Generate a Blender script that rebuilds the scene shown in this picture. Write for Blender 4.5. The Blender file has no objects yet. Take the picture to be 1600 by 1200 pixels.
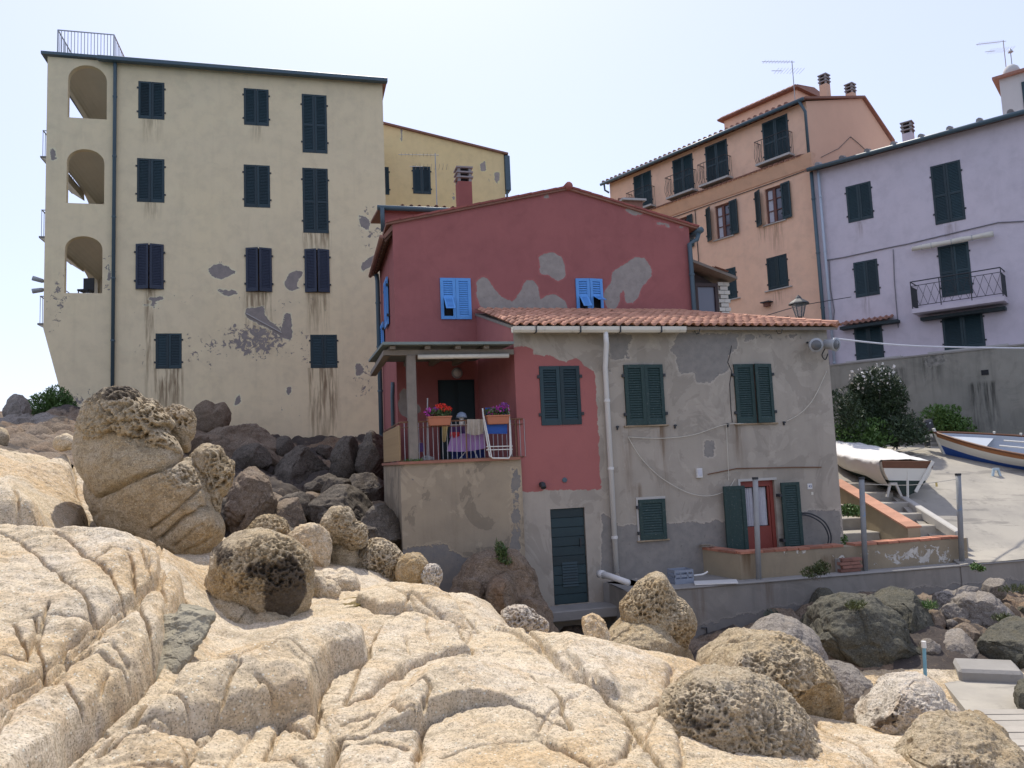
import bpy, bmesh, math, random
import numpy as np
from mathutils import Vector, Matrix
rng = np.random.default_rng(7); random.seed(7)
R = math.radians
scene = bpy.context.scene
COL = scene.collection

# ------------------------------------------------------------ camera, sky, sun, exposure
EZ = 5.0                                  # eye height above the sea
F = 1220.0; PITCH = R(5.6); ROLL = R(2.45)
CAM = Vector((0, 0, EZ))
fwd = Vector((0, math.cos(PITCH), math.sin(PITCH)))
u0_ = Vector((0, -math.sin(PITCH), math.cos(PITCH))); r0_ = Vector((1, 0, 0))
upv = u0_ * math.cos(ROLL) + r0_ * math.sin(ROLL)
rgt = r0_ * math.cos(ROLL) - u0_ * math.sin(ROLL)
cd = bpy.data.cameras.new('camera'); cam = bpy.data.objects.new('camera', cd); COL.objects.link(cam)
cd.sensor_fit = 'HORIZONTAL'; cd.sensor_width = 36.0; cd.lens = F / 1600 * 36
cd.clip_start = 0.05; cd.clip_end = 8000
M = Matrix((rgt, upv, -fwd)).transposed().to_4x4(); M.translation = CAM
cam.matrix_world = M
scene.camera = cam

SUN_EL, SUN_AZ = R(58), R(-9)             # azimuth from +Y (view axis), negative = towards -X
world = bpy.data.worlds.new('World'); scene.world = world; world.use_nodes = True
wn = world.node_tree.nodes; wl = world.node_tree.links
sky = wn.new('ShaderNodeTexSky'); sky.sky_type = 'NISHITA'; sky.sun_disc = False
sky.sun_elevation = SUN_EL; sky.sun_rotation = SUN_AZ
sky.altitude = 0; sky.air_density = 1.0; sky.dust_density = 1.3; sky.ozone_density = 1.0
wn['Background'].inputs['Strength'].default_value = 0.15
hz_ = wn.new('ShaderNodeMix'); hz_.data_type = 'RGBA'; hz_.inputs[0].default_value = 0.68     # a hazy summer sky: pale veil over the blue
wl.new(sky.outputs[0], hz_.inputs[6]); hz_.inputs[7].default_value = (2.95, 3.1, 4.2, 1)
wl.new(hz_.outputs[2], wn['Background'].inputs['Color'])
sd = bpy.data.lights.new('sun', 'SUN'); sd.energy = 2.7; sd.angle = R(0.55); sd.color = (1.0, 0.94, 0.84)
sun = bpy.data.objects.new('sun', sd); COL.objects.link(sun)
sdir = Vector((math.sin(SUN_AZ) * math.cos(SUN_EL), math.cos(SUN_AZ) * math.cos(SUN_EL), math.sin(SUN_EL)))
sun.rotation_euler = sdir.to_track_quat('Z', 'Y').to_euler()
sun.location = (0, 0, 40)
scene.view_settings.view_transform = 'Standard'; scene.view_settings.look = 'None'
scene.view_settings.exposure = 0.78; scene.view_settings.gamma = 1.0
scene.view_settings.use_curve_mapping = False
scene.render.engine = 'CYCLES'
scene.cycles.max_bounces = 6; scene.cycles.diffuse_bounces = 4

# ------------------------------------------------------------ photo measurements -> world
def ray(px, py):
    return fwd + rgt * ((px - 800) / F) - upv * ((py - 600) / F)
def at(px, py, Y):
    d = ray(px, py); return CAM + d * (Y / d.y)
class Frame:
    """a facade plane: origin on the plane, U to the right, N outward, heights are z minus eye height"""
    def __init__(s, o, ang):
        s.o = Vector(o); s.U = Vector((math.cos(ang), math.sin(ang), 0)); s.N = Vector((math.sin(ang), -math.cos(ang), 0))
    def uv(s, px, py, n=0.0):
        d = ray(px, py); o = s.o + s.N * n
        t = (o - CAM).dot(s.N) / d.dot(s.N); p = CAM + d * t
        return (p - s.o).dot(s.U), p.z - EZ
    def rect(s, xl, xr, yt, yb, n=0.0):
        ym = (yt + yb) / 2; xm = (xl + xr) / 2
        return s.uv(xl, ym, n)[0], s.uv(xr, ym, n)[0], s.uv(xm, yb, n)[1], s.uv(xm, yt, n)[1]
    def P(s, u, v, n=0.0):
        p = s.o + s.U * u + s.N * n; p.z = EZ + v; return p
    def shifted(s, n):
        f = Frame(s.o + s.N * n, 0); f.U = s.U.copy(); f.N = s.N.copy(); return f
    def side(s, u, leftfacing=True):
        """frame of the wall that goes back from this one at u; its U runs backwards"""
        f = Frame(s.o + s.U * u, 0); f.U = -s.N; f.N = -s.U if leftfacing else s.U.copy(); return f

# ------------------------------------------------------------ numpy noise
def _h(ix, iy, iz, seed):
    h = (ix.astype(np.uint32) * np.uint32(374761393) + iy.astype(np.uint32) * np.uint32(668265263)
         + iz.astype(np.uint32) * np.uint32(2147483647 - 58) + np.uint32((seed * 974634777) & 0xffffffff))
    h = (h ^ (h >> np.uint32(13))) * np.uint32(1274126177)
    h = h ^ (h >> np.uint32(16)); h = h * np.uint32(2246822519); h = h ^ (h >> np.uint32(15))
    return h.astype(np.float32) / np.float32(4294967295.0)
def vnoise(p, seed=0):
    i = np.floor(p).astype(np.int64); f = (p - i).astype(np.float32); f = f * f * f * (f * (f * 6 - 15) + 10)
    r = 0
    for a in (0, 1):
        for b in (0, 1):
            for c in (0, 1):
                w = (f[:, 0] if a else 1 - f[:, 0]) * (f[:, 1] if b else 1 - f[:, 1]) * (f[:, 2] if c else 1 - f[:, 2])
                r = r + w * _h(i[:, 0] + a, i[:, 1] + b, i[:, 2] + c, seed)
    return r * 2 - 1
def fbm(p, oct=4, seed=0, gain=0.5):
    r = 0; a = 1.0; s = 1.0
    for k in range(oct):
        r = r + a * vnoise(p * s + 17.3 * k, seed + k); a *= gain; s *= 2.03
    return r
def worley(p, seed=0):
    i = np.floor(p).astype(np.int64); f = (p - i).astype(np.float32)
    f1 = np.full(len(p), 9.0, np.float32); f2 = f1.copy()
    for a in (-1, 0, 1):
        for b in (-1, 0, 1):
            for c in (-1, 0, 1):
                X, Y, Z = i[:, 0] + a, i[:, 1] + b, i[:, 2] + c
                d = np.sqrt((a + _h(X, Y, Z, seed) - f[:, 0]) ** 2 + (b + _h(X, Y, Z, seed + 11) - f[:, 1]) ** 2
                            + (c + _h(X, Y, Z, seed + 23) - f[:, 2]) ** 2)
                f2 = np.minimum(f2, np.maximum(f1, d)); f1 = np.minimum(f1, d)
    return f1, f2
def sstep(a, b, x):
    t = np.clip((x - a) / (b - a), 0, 1); return t * t * (3 - 2 * t)
def seg_dist(P, poly, closed=False):
    d = np.full(len(P), 1e9, np.float32); pts = np.asarray(poly, np.float32)
    n = len(pts)
    for k in range(n if closed else n - 1):
        a = pts[k]; b = pts[(k + 1) % n]; ab = b - a
        t = np.clip(((P - a) @ ab) / max(float(ab @ ab), 1e-9), 0, 1)
        d = np.minimum(d, np.hypot(P[:, 0] - a[0] - t * ab[0], P[:, 1] - a[1] - t * ab[1]))
    return d
def inside(P, poly):
    pts = np.asarray(poly, float); r = np.zeros(len(P), bool); n = len(pts)
    for k in range(n):
        x1, y1 = pts[k]; x2, y2 = pts[(k + 1) % n]
        c = ((y1 > P[:, 1]) != (y2 > P[:, 1])) & (P[:, 0] < (x2 - x1) * (P[:, 1] - y1) / ((y2 - y1) or 1e-9) + x1)
        r ^= c
    return r
def sdf(P, polys, far=-1.0):
    """signed distance, positive inside any of the polygons"""
    out = np.full(len(P), far, np.float32)
    for poly in polys:
        pts = np.asarray(poly, float); lo = pts.min(0) - 0.6; hi = pts.max(0) + 0.6
        m = ((P >= lo) & (P <= hi)).all(1)
        if not m.any(): continue
        Q = P[m]; d = seg_dist(Q, poly, True); d = np.where(inside(Q, poly), d, -d)
        out[m] = np.maximum(out[m], d)
    return out

# ------------------------------------------------------------ objects
ROOT = {}
def tag(o, label=None, cat=None, group=None, kind=None):
    if label: o['label'] = label
    if cat: o['category'] = cat
    if group: o['group'] = group
    if kind: o['kind'] = kind
    return o
def thing(name, loc, label, cat, group=None):
    o = bpy.data.objects.new(name, None); COL.objects.link(o); o.location = loc; o.empty_display_size = 0.2
    ROOT[o.name] = Vector(loc); return tag(o, label, cat, group)
def link(name, me, parent=None, mat=None):
    o = bpy.data.objects.new(name, me); COL.objects.link(o)
    if mat is not None and not me.materials: me.materials.append(mat)
    if parent is not None:
        o.parent = parent; ROOT[o.name] = ROOT[parent.name]
    else: ROOT[o.name] = Vector((0, 0, 0))
    return o
def np_mesh(name, V, Fq, mat, parent=None, attrs=None, smooth=True, tri=None):
    """mesh from numpy: V (n,3) world, Fq (m,4) quads and/or tri (k,3)"""
    off = np.array(ROOT[parent.name] if parent is not None else (0, 0, 0)); V = np.asarray(V, np.float64) - off
    me = bpy.data.meshes.new(name)
    nq = 0 if Fq is None else len(Fq); nt = 0 if tri is None else len(tri)
    me.vertices.add(len(V)); me.vertices.foreach_set('co', V.astype(np.float32).ravel())
    idx = np.concatenate([np.asarray(Fq, np.int32).ravel() if nq else np.zeros(0, np.int32), np.asarray(tri, np.int32).ravel() if nt else np.zeros(0, np.int32)])
    me.loops.add(len(idx)); me.loops.foreach_set('vertex_index', idx)
    me.polygons.add(nq + nt)
    st = np.concatenate([np.arange(nq) * 4, nq * 4 + np.arange(nt) * 3]).astype(np.int32)
    me.polygons.foreach_set('loop_start', st)
    me.polygons.foreach_set('use_smooth', np.full(nq + nt, bool(smooth)))
    me.update(calc_edges=True); me.validate()
    for k, a in (attrs or {}).items():
        at_ = me.attributes.new(k, 'FLOAT', 'POINT'); at_.data.foreach_set('value', np.asarray(a, np.float32))
    return link(name, me, parent, mat)
class MB:
    def __init__(s): s.v = []; s.f = []
    def quad(s, *p):
        b = len(s.v); s.v += [Vector(q) for q in p]; s.f.append(tuple(range(b, b + len(p)))); return s
    def hexa(s, c):
        b = len(s.v); s.v += [Vector(q) for q in c]
        for q in ((3, 2, 1, 0), (4, 5, 6, 7), (0, 1, 5, 4), (1, 2, 6, 5), (2, 3, 7, 6), (3, 0, 4, 7)): s.f.append(tuple(b + i for i in q))
        return s
    def box(s, lo, hi):
        (a, b, c), (d, e, f) = lo, hi
        return s.hexa([(a, b, c), (d, b, c), (d, e, c), (a, e, c), (a, b, f), (d, b, f), (d, e, f), (a, e, f)])
    def fbox(s, fr, u0, u1, v0, v1, n0, n1):
        P = fr.P
        return s.hexa([P(u0, v0, n1), P(u1, v0, n1), P(u1, v0, n0), P(u0, v0, n0), P(u0, v1, n1), P(u1, v1, n1), P(u1, v1, n0), P(u0, v1, n0)])
    def obox(s, c, ax, ay, az):
        c, ax, ay, az = map(Vector, (c, ax, ay, az))
        return s.hexa([c - ax - ay - az, c + ax - ay - az, c + ax + ay - az, c - ax + ay - az, c - ax - ay + az, c + ax - ay + az, c + ax + ay + az, c - ax + ay + az])
    def bar(s, a, b, w, h=None, up=(0, 0, 1)):
        a, b = Vector(a), Vector(b); h = h or w; d = (b - a); L = d.length; d.normalize()
        x = d.cross(Vector(up))
        if x.length < 1e-4: x = d.cross(Vector((1, 0, 0)))
        x.normalize(); y = x.cross(d)
        return s.obox((a + b) / 2, d * (L / 2), x * (w / 2), y * (h / 2))
    def tube(s, pts, r, n=6, cap=True):
        pts = [Vector(p) for p in pts]; b = len(s.v); m = len(pts); rs = r if hasattr(r, '__len__') else [r] * m
        x = None
        for i, p in enumerate(pts):
            d = (pts[min(i + 1, m - 1)] - pts[max(i - 1, 0)]).normalized()
            if x is None:
                x = d.orthogonal().normalized()
            x = (x - d * x.dot(d)).normalized(); y = d.cross(x)
            for k in range(n):
                a = 2 * math.pi * k / n; s.v.append(p + (x * math.cos(a) + y * math.sin(a)) * rs[i])
        for i in range(m - 1):
            for k in range(n):
                k2 = (k + 1) % n; s.f.append((b + i * n + k, b + i * n + k2, b + (i + 1) * n + k2, b + (i + 1) * n + k))
        if cap: s.f.append(tuple(b + k for k in range(n))[::-1]); s.f.append(tuple(b + (m - 1) * n + k for k in range(n)))
        return s
    def lathe(s, c, prof, n=12, axis=None):
        """prof: (radius, height) pairs about a vertical (or given) axis through c"""
        c = Vector(c); z = Vector(axis or (0, 0, 1)).normalized(); x = z.orthogonal().normalized(); y = z.cross(x); b = len(s.v); m = len(prof)
        for r, h in prof:
            for k in range(n):
                a = 2 * math.pi * k / n; s.v.append(c + (x * math.cos(a) + y * math.sin(a)) * r + z * h)
        for i in range(m - 1):
            for k in range(n):
                k2 = (k + 1) % n; s.f.append((b + i * n + k, b + i * n + k2, b + (i + 1) * n + k2, b + (i + 1) * n + k))
        s.f.append(tuple(b + k for k in range(n))[::-1]); s.f.append(tuple(b + (m - 1) * n + k for k in range(n)))
        return s
    def prism(s, poly, d):
        """closed polygon (list of points) extruded by vector d"""
        n = len(poly); d = Vector(d); b = len(s.v); s.v += [Vector(p) for p in poly] + [Vector(p) + d for p in poly]
        s.f.append(tuple(b + i for i in range(n))); s.f.append(tuple(b + n + i for i in range(n))[::-1])
        for i in range(n):
            j = (i + 1) % n; s.f.append((b + i, b + n + i, b + n + j, b + j))
        return s
    def build(s, name, mat, parent=None, smooth=False, bevel=0):
        off = ROOT[parent.name] if parent is not None else Vector((0, 0, 0))
        me = bpy.data.meshes.new(name); me.from_pydata([tuple(v - off) for v in s.v], [], s.f)
        bm = bmesh.new(); bm.from_mesh(me); bmesh.ops.recalc_face_normals(bm, faces=bm.faces)
        if bevel: bmesh.ops.bevel(bm, geom=bm.edges[:], offset=bevel, segments=1, affect='EDGES', profile=0.5, clamp_overlap=True)
        if smooth:
            for f in bm.faces: f.smooth = True
        bm.to_mesh(me); bm.free(); me.update()
        return link(name, me, parent, mat)
def inst(name, me, parent, mat4):
    """another object sharing a mesh, placed by a world matrix"""
    o = bpy.data.objects.new(name, me); COL.objects.link(o)
    m = mat4.copy()
    if parent is not None:
        o.parent = parent; ROOT[o.name] = ROOT[parent.name]; m.translation = m.translation - ROOT[parent.name]
    else: ROOT[o.name] = m.translation.copy()
    o.matrix_local = m; return o
def lib_mesh(name, mb, mat):
    me = bpy.data.meshes.new(name); me.from_pydata([tuple(v) for v in mb.v], [], mb.f)
    bm = bmesh.new(); bm.from_mesh(me); bmesh.ops.recalc_face_normals(bm, faces=bm.faces); bm.to_mesh(me); bm.free()
    me.materials.append(mat); return me
def basis(o, x, y, z):
    m = Matrix((x, y, z)).transposed().to_4x4(); m.translation = o; return m
def copy_tree(o, loc, parent=None):
    c = o.copy(); COL.objects.link(c)
    if parent is None: c.location = loc; ROOT[c.name] = Vector(loc)
    else: c.parent = parent; ROOT[c.name] = ROOT[parent.name]
    for ch in list(o.children): copy_tree(ch, None, c)
    return c

# ------------------------------------------------------------ materials
MATS = {}
class NT:
    def __init__(s, name):
        s.m = bpy.data.materials.new(name); s.m.use_nodes = True; s.t = s.m.node_tree; s.n = s.t.nodes; s.l = s.t.links
        s.b = s.n['Principled BSDF']; s.co = None
    def node(s, t, **k):
        n = s.n.new(t)
        for a, b in k.items(): setattr(n, a, b)
        return n
    def set(s, sock, val):
        if isinstance(val, bpy.types.NodeSocket): s.l.new(val, sock)
        else: sock.default_value = (tuple(val) + (1,))[:4] if hasattr(val, '__len__') and sock.type == 'RGBA' else val
    def coord(s, scale=(1, 1, 1), world=True, loc=(0, 0, 0)):
        if world: c = s.node('ShaderNodeNewGeometry').outputs['Position']
        else: c = s.node('ShaderNodeTexCoord').outputs['Object']
        mp = s.node('ShaderNodeMapping'); mp.inputs['Scale'].default_value = scale; mp.inputs['Location'].default_value = loc
        s.l.new(c, mp.inputs[0]); return mp.outputs[0]
    def noise(s, scale, detail=4, rough=0.55, vec=None, dist=0.0):
        n = s.node('ShaderNodeTexNoise'); n.inputs['Scale'].default_value = scale; n.inputs['Detail'].default_value = detail
        n.inputs['Roughness'].default_value = rough; n.inputs['Distortion'].default_value = dist
        if vec is not None: s.l.new(vec, n.inputs['Vector'])
        return n.outputs['Fac']
    def voro(s, scale, vec=None, feature='F1', out='Distance'):
        n = s.node('ShaderNodeTexVoronoi'); n.feature = feature; n.inputs['Scale'].default_value = scale
        if vec is not None: s.l.new(vec, n.inputs['Vector'])
        return n.outputs[out]
    def ramp(s, fac, stops):
        n = s.node('ShaderNodeValToRGB'); e = n.color_ramp.elements
        while len(e) < len(stops): e.new(0.5)
        for el, (p, c) in zip(e, stops):
            el.position = p; el.color = (c, c, c, 1) if not hasattr(c, '__len__') else (*c, 1)
        s.l.new(fac, n.inputs[0]); return n.outputs[0]
    def mr(s, v, a, b, c=0.0, d=1.0):
        n = s.node('ShaderNodeMapRange'); n.interpolation_type = 'SMOOTHSTEP'; s.set(n.inputs[0], v)
        for i, x in enumerate((a, b, c, d)): s.set(n.inputs[i + 1], x)
        return n.outputs[0]
    def math(s, op, a, b=0.0, clamp=False):
        n = s.node('ShaderNodeMath', operation=op, use_clamp=clamp); s.set(n.inputs[0], a); s.set(n.inputs[1], b); return n.outputs[0]
    def mix(s, fac, a, b, mode='MIX'):
        n = s.node('ShaderNodeMix', data_type='RGBA', blend_type=mode); s.set(n.inputs[0], fac); s.set(n.inputs[6], a); s.set(n.inputs[7], b); return n.outputs[2]
    def attr(s, name):
        n = s.node('ShaderNodeAttribute'); n.attribute_name = name; return n.outputs['Fac']
    def bump(s, h, strength=0.3, dist=0.02, prev=None):
        n = s.node('ShaderNodeBump'); n.inputs['Strength'].default_value = strength; n.inputs['Distance'].default_value = dist
        s.l.new(h, n.inputs['Height'])
        if prev is not None: s.l.new(prev, n.inputs['Normal'])
        return n.outputs[0]
    def out(s, color, rough=0.8, normal=None, **k):
        s.set(s.b.inputs['Base Color'], color); s.set(s.b.inputs['Roughness'], rough)
        if normal is not None: s.l.new(normal, s.b.inputs['Normal'])
        for a, v in k.items(): s.set(s.b.inputs[a.replace('_', ' ')], v)
        return s.m
def simple(name, color, rough=0.6, var=0.15, scale=6.0, bump=0.15, dirt=None, metal=0.0, rnd=0.0):
    """plain paint / plastic / wood: a colour with faint grain, wear and (rnd) per-object variation"""
    if name in MATS: return MATS[name]
    t = NT(name); c = t.coord(world=False)
    n1 = t.noise(scale, 5, 0.6, c); n2 = t.noise(scale * 9, 3, 0.6, c)
    dark = tuple(x * (1 - var) for x in color); lite = tuple(min(1, x * (1 + var)) for x in color)
    col = t.mix(n1, dark, lite)
    if dirt: col = t.mix(t.math('MULTIPLY', t.mr(t.noise(scale * 1.6, 8, 0.72, c), 0.55, 0.72), 0.75), col, dirt)
    if rnd:
        oi = t.node('ShaderNodeObjectInfo').outputs['Random']
        col = t.mix(oi, t.mix(1.0, col, (1 - rnd,) * 3, 'MULTIPLY'), t.mix(1.0, col, (1 + rnd,) * 3, 'MULTIPLY'))
    MATS[name] = t.out(col, rough, t.bump(n2, bump, 0.01), Metallic=metal); return MATS[name]
def stucco(name, base, base2, patch, patch2, paint=None, paint2=None, bump=0.35, streak=0.25, rag=0.10, mottle=0.14, stain=(0.13, 0.075, 0.035)):
    """render on a wall: attributes peel / paint are signed distances of the bare and of the painted areas, flake a density, stain 0..1"""
    t = NT(name); c = t.coord()
    big = t.noise(0.45, 4, 0.55, c); mid = t.noise(2.3, 6, 0.6, c); fine = t.noise(38, 4, 0.65, c); vs = t.noise(2.2, 5, 0.6, t.coord((1.6, 1.6, 0.14)))
    col = t.mix(t.mr(big, 0.3, 0.7), base, base2)
    col = t.mix(t.math('MULTIPLY', t.mr(mid, 0.4, 0.75), 0.35), col, tuple(x * 0.72 for x in base2))
    col = t.mix(t.math('MULTIPLY', t.mr(vs, 0.5, 0.8), streak), col, tuple(x * 0.5 for x in base))
    pt_ = t.mr(t.noise(0.8, 5, 0.6, t.coord(loc=(4, 9, 2)), 1.6), 0.535, 0.56); col = t.mix(t.math('MULTIPLY', pt_, mottle), col, tuple(x * 0.45 for x in base2))
    pt2 = t.mr(t.noise(1.3, 6, 0.62, t.coord(loc=(1, 3, 8)), 1.2), 0.57, 0.60); col = t.mix(t.math('MULTIPLY', pt2, mottle * .9), col, tuple(min(.85, x * 1.3) for x in base))
    rn = t.math('ADD', t.math('MULTIPLY', t.math('SUBTRACT', t.noise(4.5, 6, 0.62, c), 0.5), rag * 2.4), t.math('MULTIPLY', t.math('SUBTRACT', t.noise(23, 4, 0.6, c), 0.5), rag * 0.7))
    if paint:
        pm = t.mr(t.math('ADD', t.math('SUBTRACT', t.attr('paint'), 1.0), t.math('MULTIPLY', rn, 0.6)), -0.006, 0.006)
        pc = t.mix(t.mr(big, 0.3, 0.7), paint, paint2); pc = t.mix(t.math('MULTIPLY', t.mr(mid, 0.45, 0.8), 0.3), pc, tuple(x * 0.75 for x in paint))
        col = t.mix(pm, col, pc)
    st = t.math('MULTIPLY', t.attr('stain'), t.mr(t.noise(5.0, 5, 0.6, t.coord((2.2, 2.2, 0.18))), 0.36, 0.66))
    col = t.mix(st, col, stain)
    kd = t.math('ADD', t.math('SUBTRACT', t.attr('peel'), 1.0), rn); km = t.mr(kd, -0.008, 0.008)
    col = t.mix(t.math('MULTIPLY', t.mr(kd, -0.05, -0.015), 0.35), col, tuple(min(.8, x * 1.35) for x in base))
    fl = t.mr(t.math('ADD', t.noise(5.5, 7, 0.68, c, 0.6), t.math('MULTIPLY', t.attr('flake'), 0.22)), 0.735, 0.745)
    km = t.math('MAXIMUM', km, fl)
    kc = t.mix(t.mr(t.noise(6, 6, 0.65, c), 0.3, 0.7), patch, patch2)
    kc = t.mix(t.math('MULTIPLY', t.mr(t.noise(16, 3, 0.6, c), 0.6, 0.75), 0.4), kc, tuple(x * .5 for x in patch))
    col = t.mix(km, col, kc)
    b1 = t.bump(fine, bump, 0.006); b2 = t.bump(mid, 0.25, 0.03, b1); b3 = t.bump(t.math('MULTIPLY', km, -1.0), 0.8, 0.006, b2)
    return t.out(col, 0.92, b3, Specular_IOR_Level=0.2)
# ------------------------------------------------------------ rock materials
def granite(name, base, pale, ochre, darkc, grain=1.0, ochre_amt=0.5, bump=0.6, cracks=0.25):
    t = NT(name); c = t.coord()
    big = t.noise(0.9, 5, 0.6, c, 0.3); mid = t.noise(3.6, 7, 0.68, c, 0.4); sm = t.noise(15, 7, 0.74, c); gr = t.noise(62 * grain, 5, 0.78, c)
    col = t.mix(t.mr(big, 0.35, 0.68), base, pale)
    col = t.mix(t.math('MULTIPLY', t.mr(mid, 0.46, 0.70), ochre_amt), col, ochre)
    col = t.mix(t.math('MULTIPLY', t.attr('ochre'), t.mr(sm, 0.3, 0.6)), col, ochre)
    fol = t.noise(3.4, 8, 0.74, t.coord((0.8, 0.8, 4.2), loc=(3, 1, 0)), 0.9)
    col = t.mix(t.math('MULTIPLY', t.mr(fol, 0.52, 0.64), 0.52), col, tuple(x * 0.5 for x in base))
    lich = t.mr(t.noise(2.6, 9, 0.78, c, 0.7), 0.55, 0.64)
    col = t.mix(t.math('MULTIPLY', lich, t.math('MULTIPLY', t.mr(sm, 0.42, 0.58), 0.66)), col, tuple(x * 0.40 for x in base))
    col = t.mix(t.math('MULTIPLY', t.mr(sm, 0.50, 0.62), 0.58), col, tuple(x * 0.55 for x in base))
    col = t.mix(t.math('MULTIPLY', t.mr(gr, 0.50, 0.62), 0.72), col, tuple(x * 0.42 for x in base))
    col = t.mix(t.math('MULTIPLY', t.mr(gr, 0.46, 0.34), 0.45), col, tuple(min(1, x * 1.30) for x in pale))
    cr = t.voro(40 * grain, c); crn = t.math('MULTIPLY', t.mr(cr, 0.30, 0.20), t.mr(t.voro(40 * grain, c, out='Color'), 0.60, 0.7))
    col = t.mix(t.math('MULTIPLY', crn, 0.6), col, tuple(min(.78, x * 1.45) for x in pale))
    sp = t.mr(t.voro(58 * grain, t.coord(loc=(5, 2, 1))), 0.27, 0.17)
    col = t.mix(t.math('MULTIPLY', sp, 0.72), col, tuple(x * 0.24 for x in base))
    # hair cracks
    wv = t.node('ShaderNodeVectorMath', operation='ADD'); t.l.new(c, wv.inputs[0])
    nt_ = t.node('ShaderNodeTexNoise'); nt_.inputs['Scale'].default_value = 2.2; nt_.inputs['Detail'].default_value = 6; t.l.new(c, nt_.inputs['Vector'])
    sc = t.node('ShaderNodeVectorMath', operation='SCALE'); t.l.new(nt_.outputs['Color'], sc.inputs[0]); sc.inputs['Scale'].default_value = 0.9; t.l.new(sc.outputs[0], wv.inputs[1])
    ed = t.voro(1.7, wv.outputs[0], 'DISTANCE_TO_EDGE'); hair = t.math('MULTIPLY', t.mr(ed, 0.014, 0.003), t.mr(t.noise(1.4, 3, 0.5, t.coord(loc=(7, 7, 7))), 0.48, 0.58))
    col = t.mix(t.math('MULTIPLY', hair, 0.5 * cracks), col, tuple(x * 0.30 for x in base))
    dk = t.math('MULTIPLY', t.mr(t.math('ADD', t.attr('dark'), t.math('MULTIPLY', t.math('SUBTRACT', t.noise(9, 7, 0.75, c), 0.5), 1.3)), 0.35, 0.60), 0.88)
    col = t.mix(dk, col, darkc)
    b1 = t.bump(gr, 0.95 * bump, 0.018); b2 = t.bump(sm, 0.7 * bump, 0.035, b1); b3 = t.bump(fol, 0.6 * bump, 0.05, b2); b4 = t.bump(crn, 0.3, 0.008, b3); b5 = t.bump(t.math('MULTIPLY', hair, -1.0), 0.8 * cracks, 0.02, b4)
    return t.out(col, 0.9, b5, Specular_IOR_Level=0.25)
M_GRAN = granite('granite', (0.635, 0.51, 0.335), (0.69, 0.595, 0.455), (0.58, 0.39, 0.19), (0.075, 0.055, 0.038))
M_HONEY = granite('granite_honeycomb', (0.53, 0.41, 0.245), (0.60, 0.50, 0.355), (0.51, 0.33, 0.135), (0.06, 0.045, 0.033), bump=0.9)
M_QUARTZ = granite('granite_pale', (0.58, 0.505, 0.40), (0.66, 0.60, 0.50), (0.45, 0.28, 0.13), (0.10, 0.075, 0.055))
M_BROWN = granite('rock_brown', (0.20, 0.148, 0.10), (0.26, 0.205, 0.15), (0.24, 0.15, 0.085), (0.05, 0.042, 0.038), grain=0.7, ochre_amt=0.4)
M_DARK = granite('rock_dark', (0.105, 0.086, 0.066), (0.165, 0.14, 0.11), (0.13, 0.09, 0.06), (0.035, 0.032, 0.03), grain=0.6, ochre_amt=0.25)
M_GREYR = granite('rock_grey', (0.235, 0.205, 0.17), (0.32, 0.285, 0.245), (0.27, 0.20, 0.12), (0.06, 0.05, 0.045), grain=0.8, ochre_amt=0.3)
M_SLATE = granite('rock_olive', (0.085, 0.082, 0.062), (0.14, 0.13, 0.10), (0.13, 0.105, 0.05), (0.03, 0.03, 0.026), grain=0.7, ochre_amt=0.4)

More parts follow.
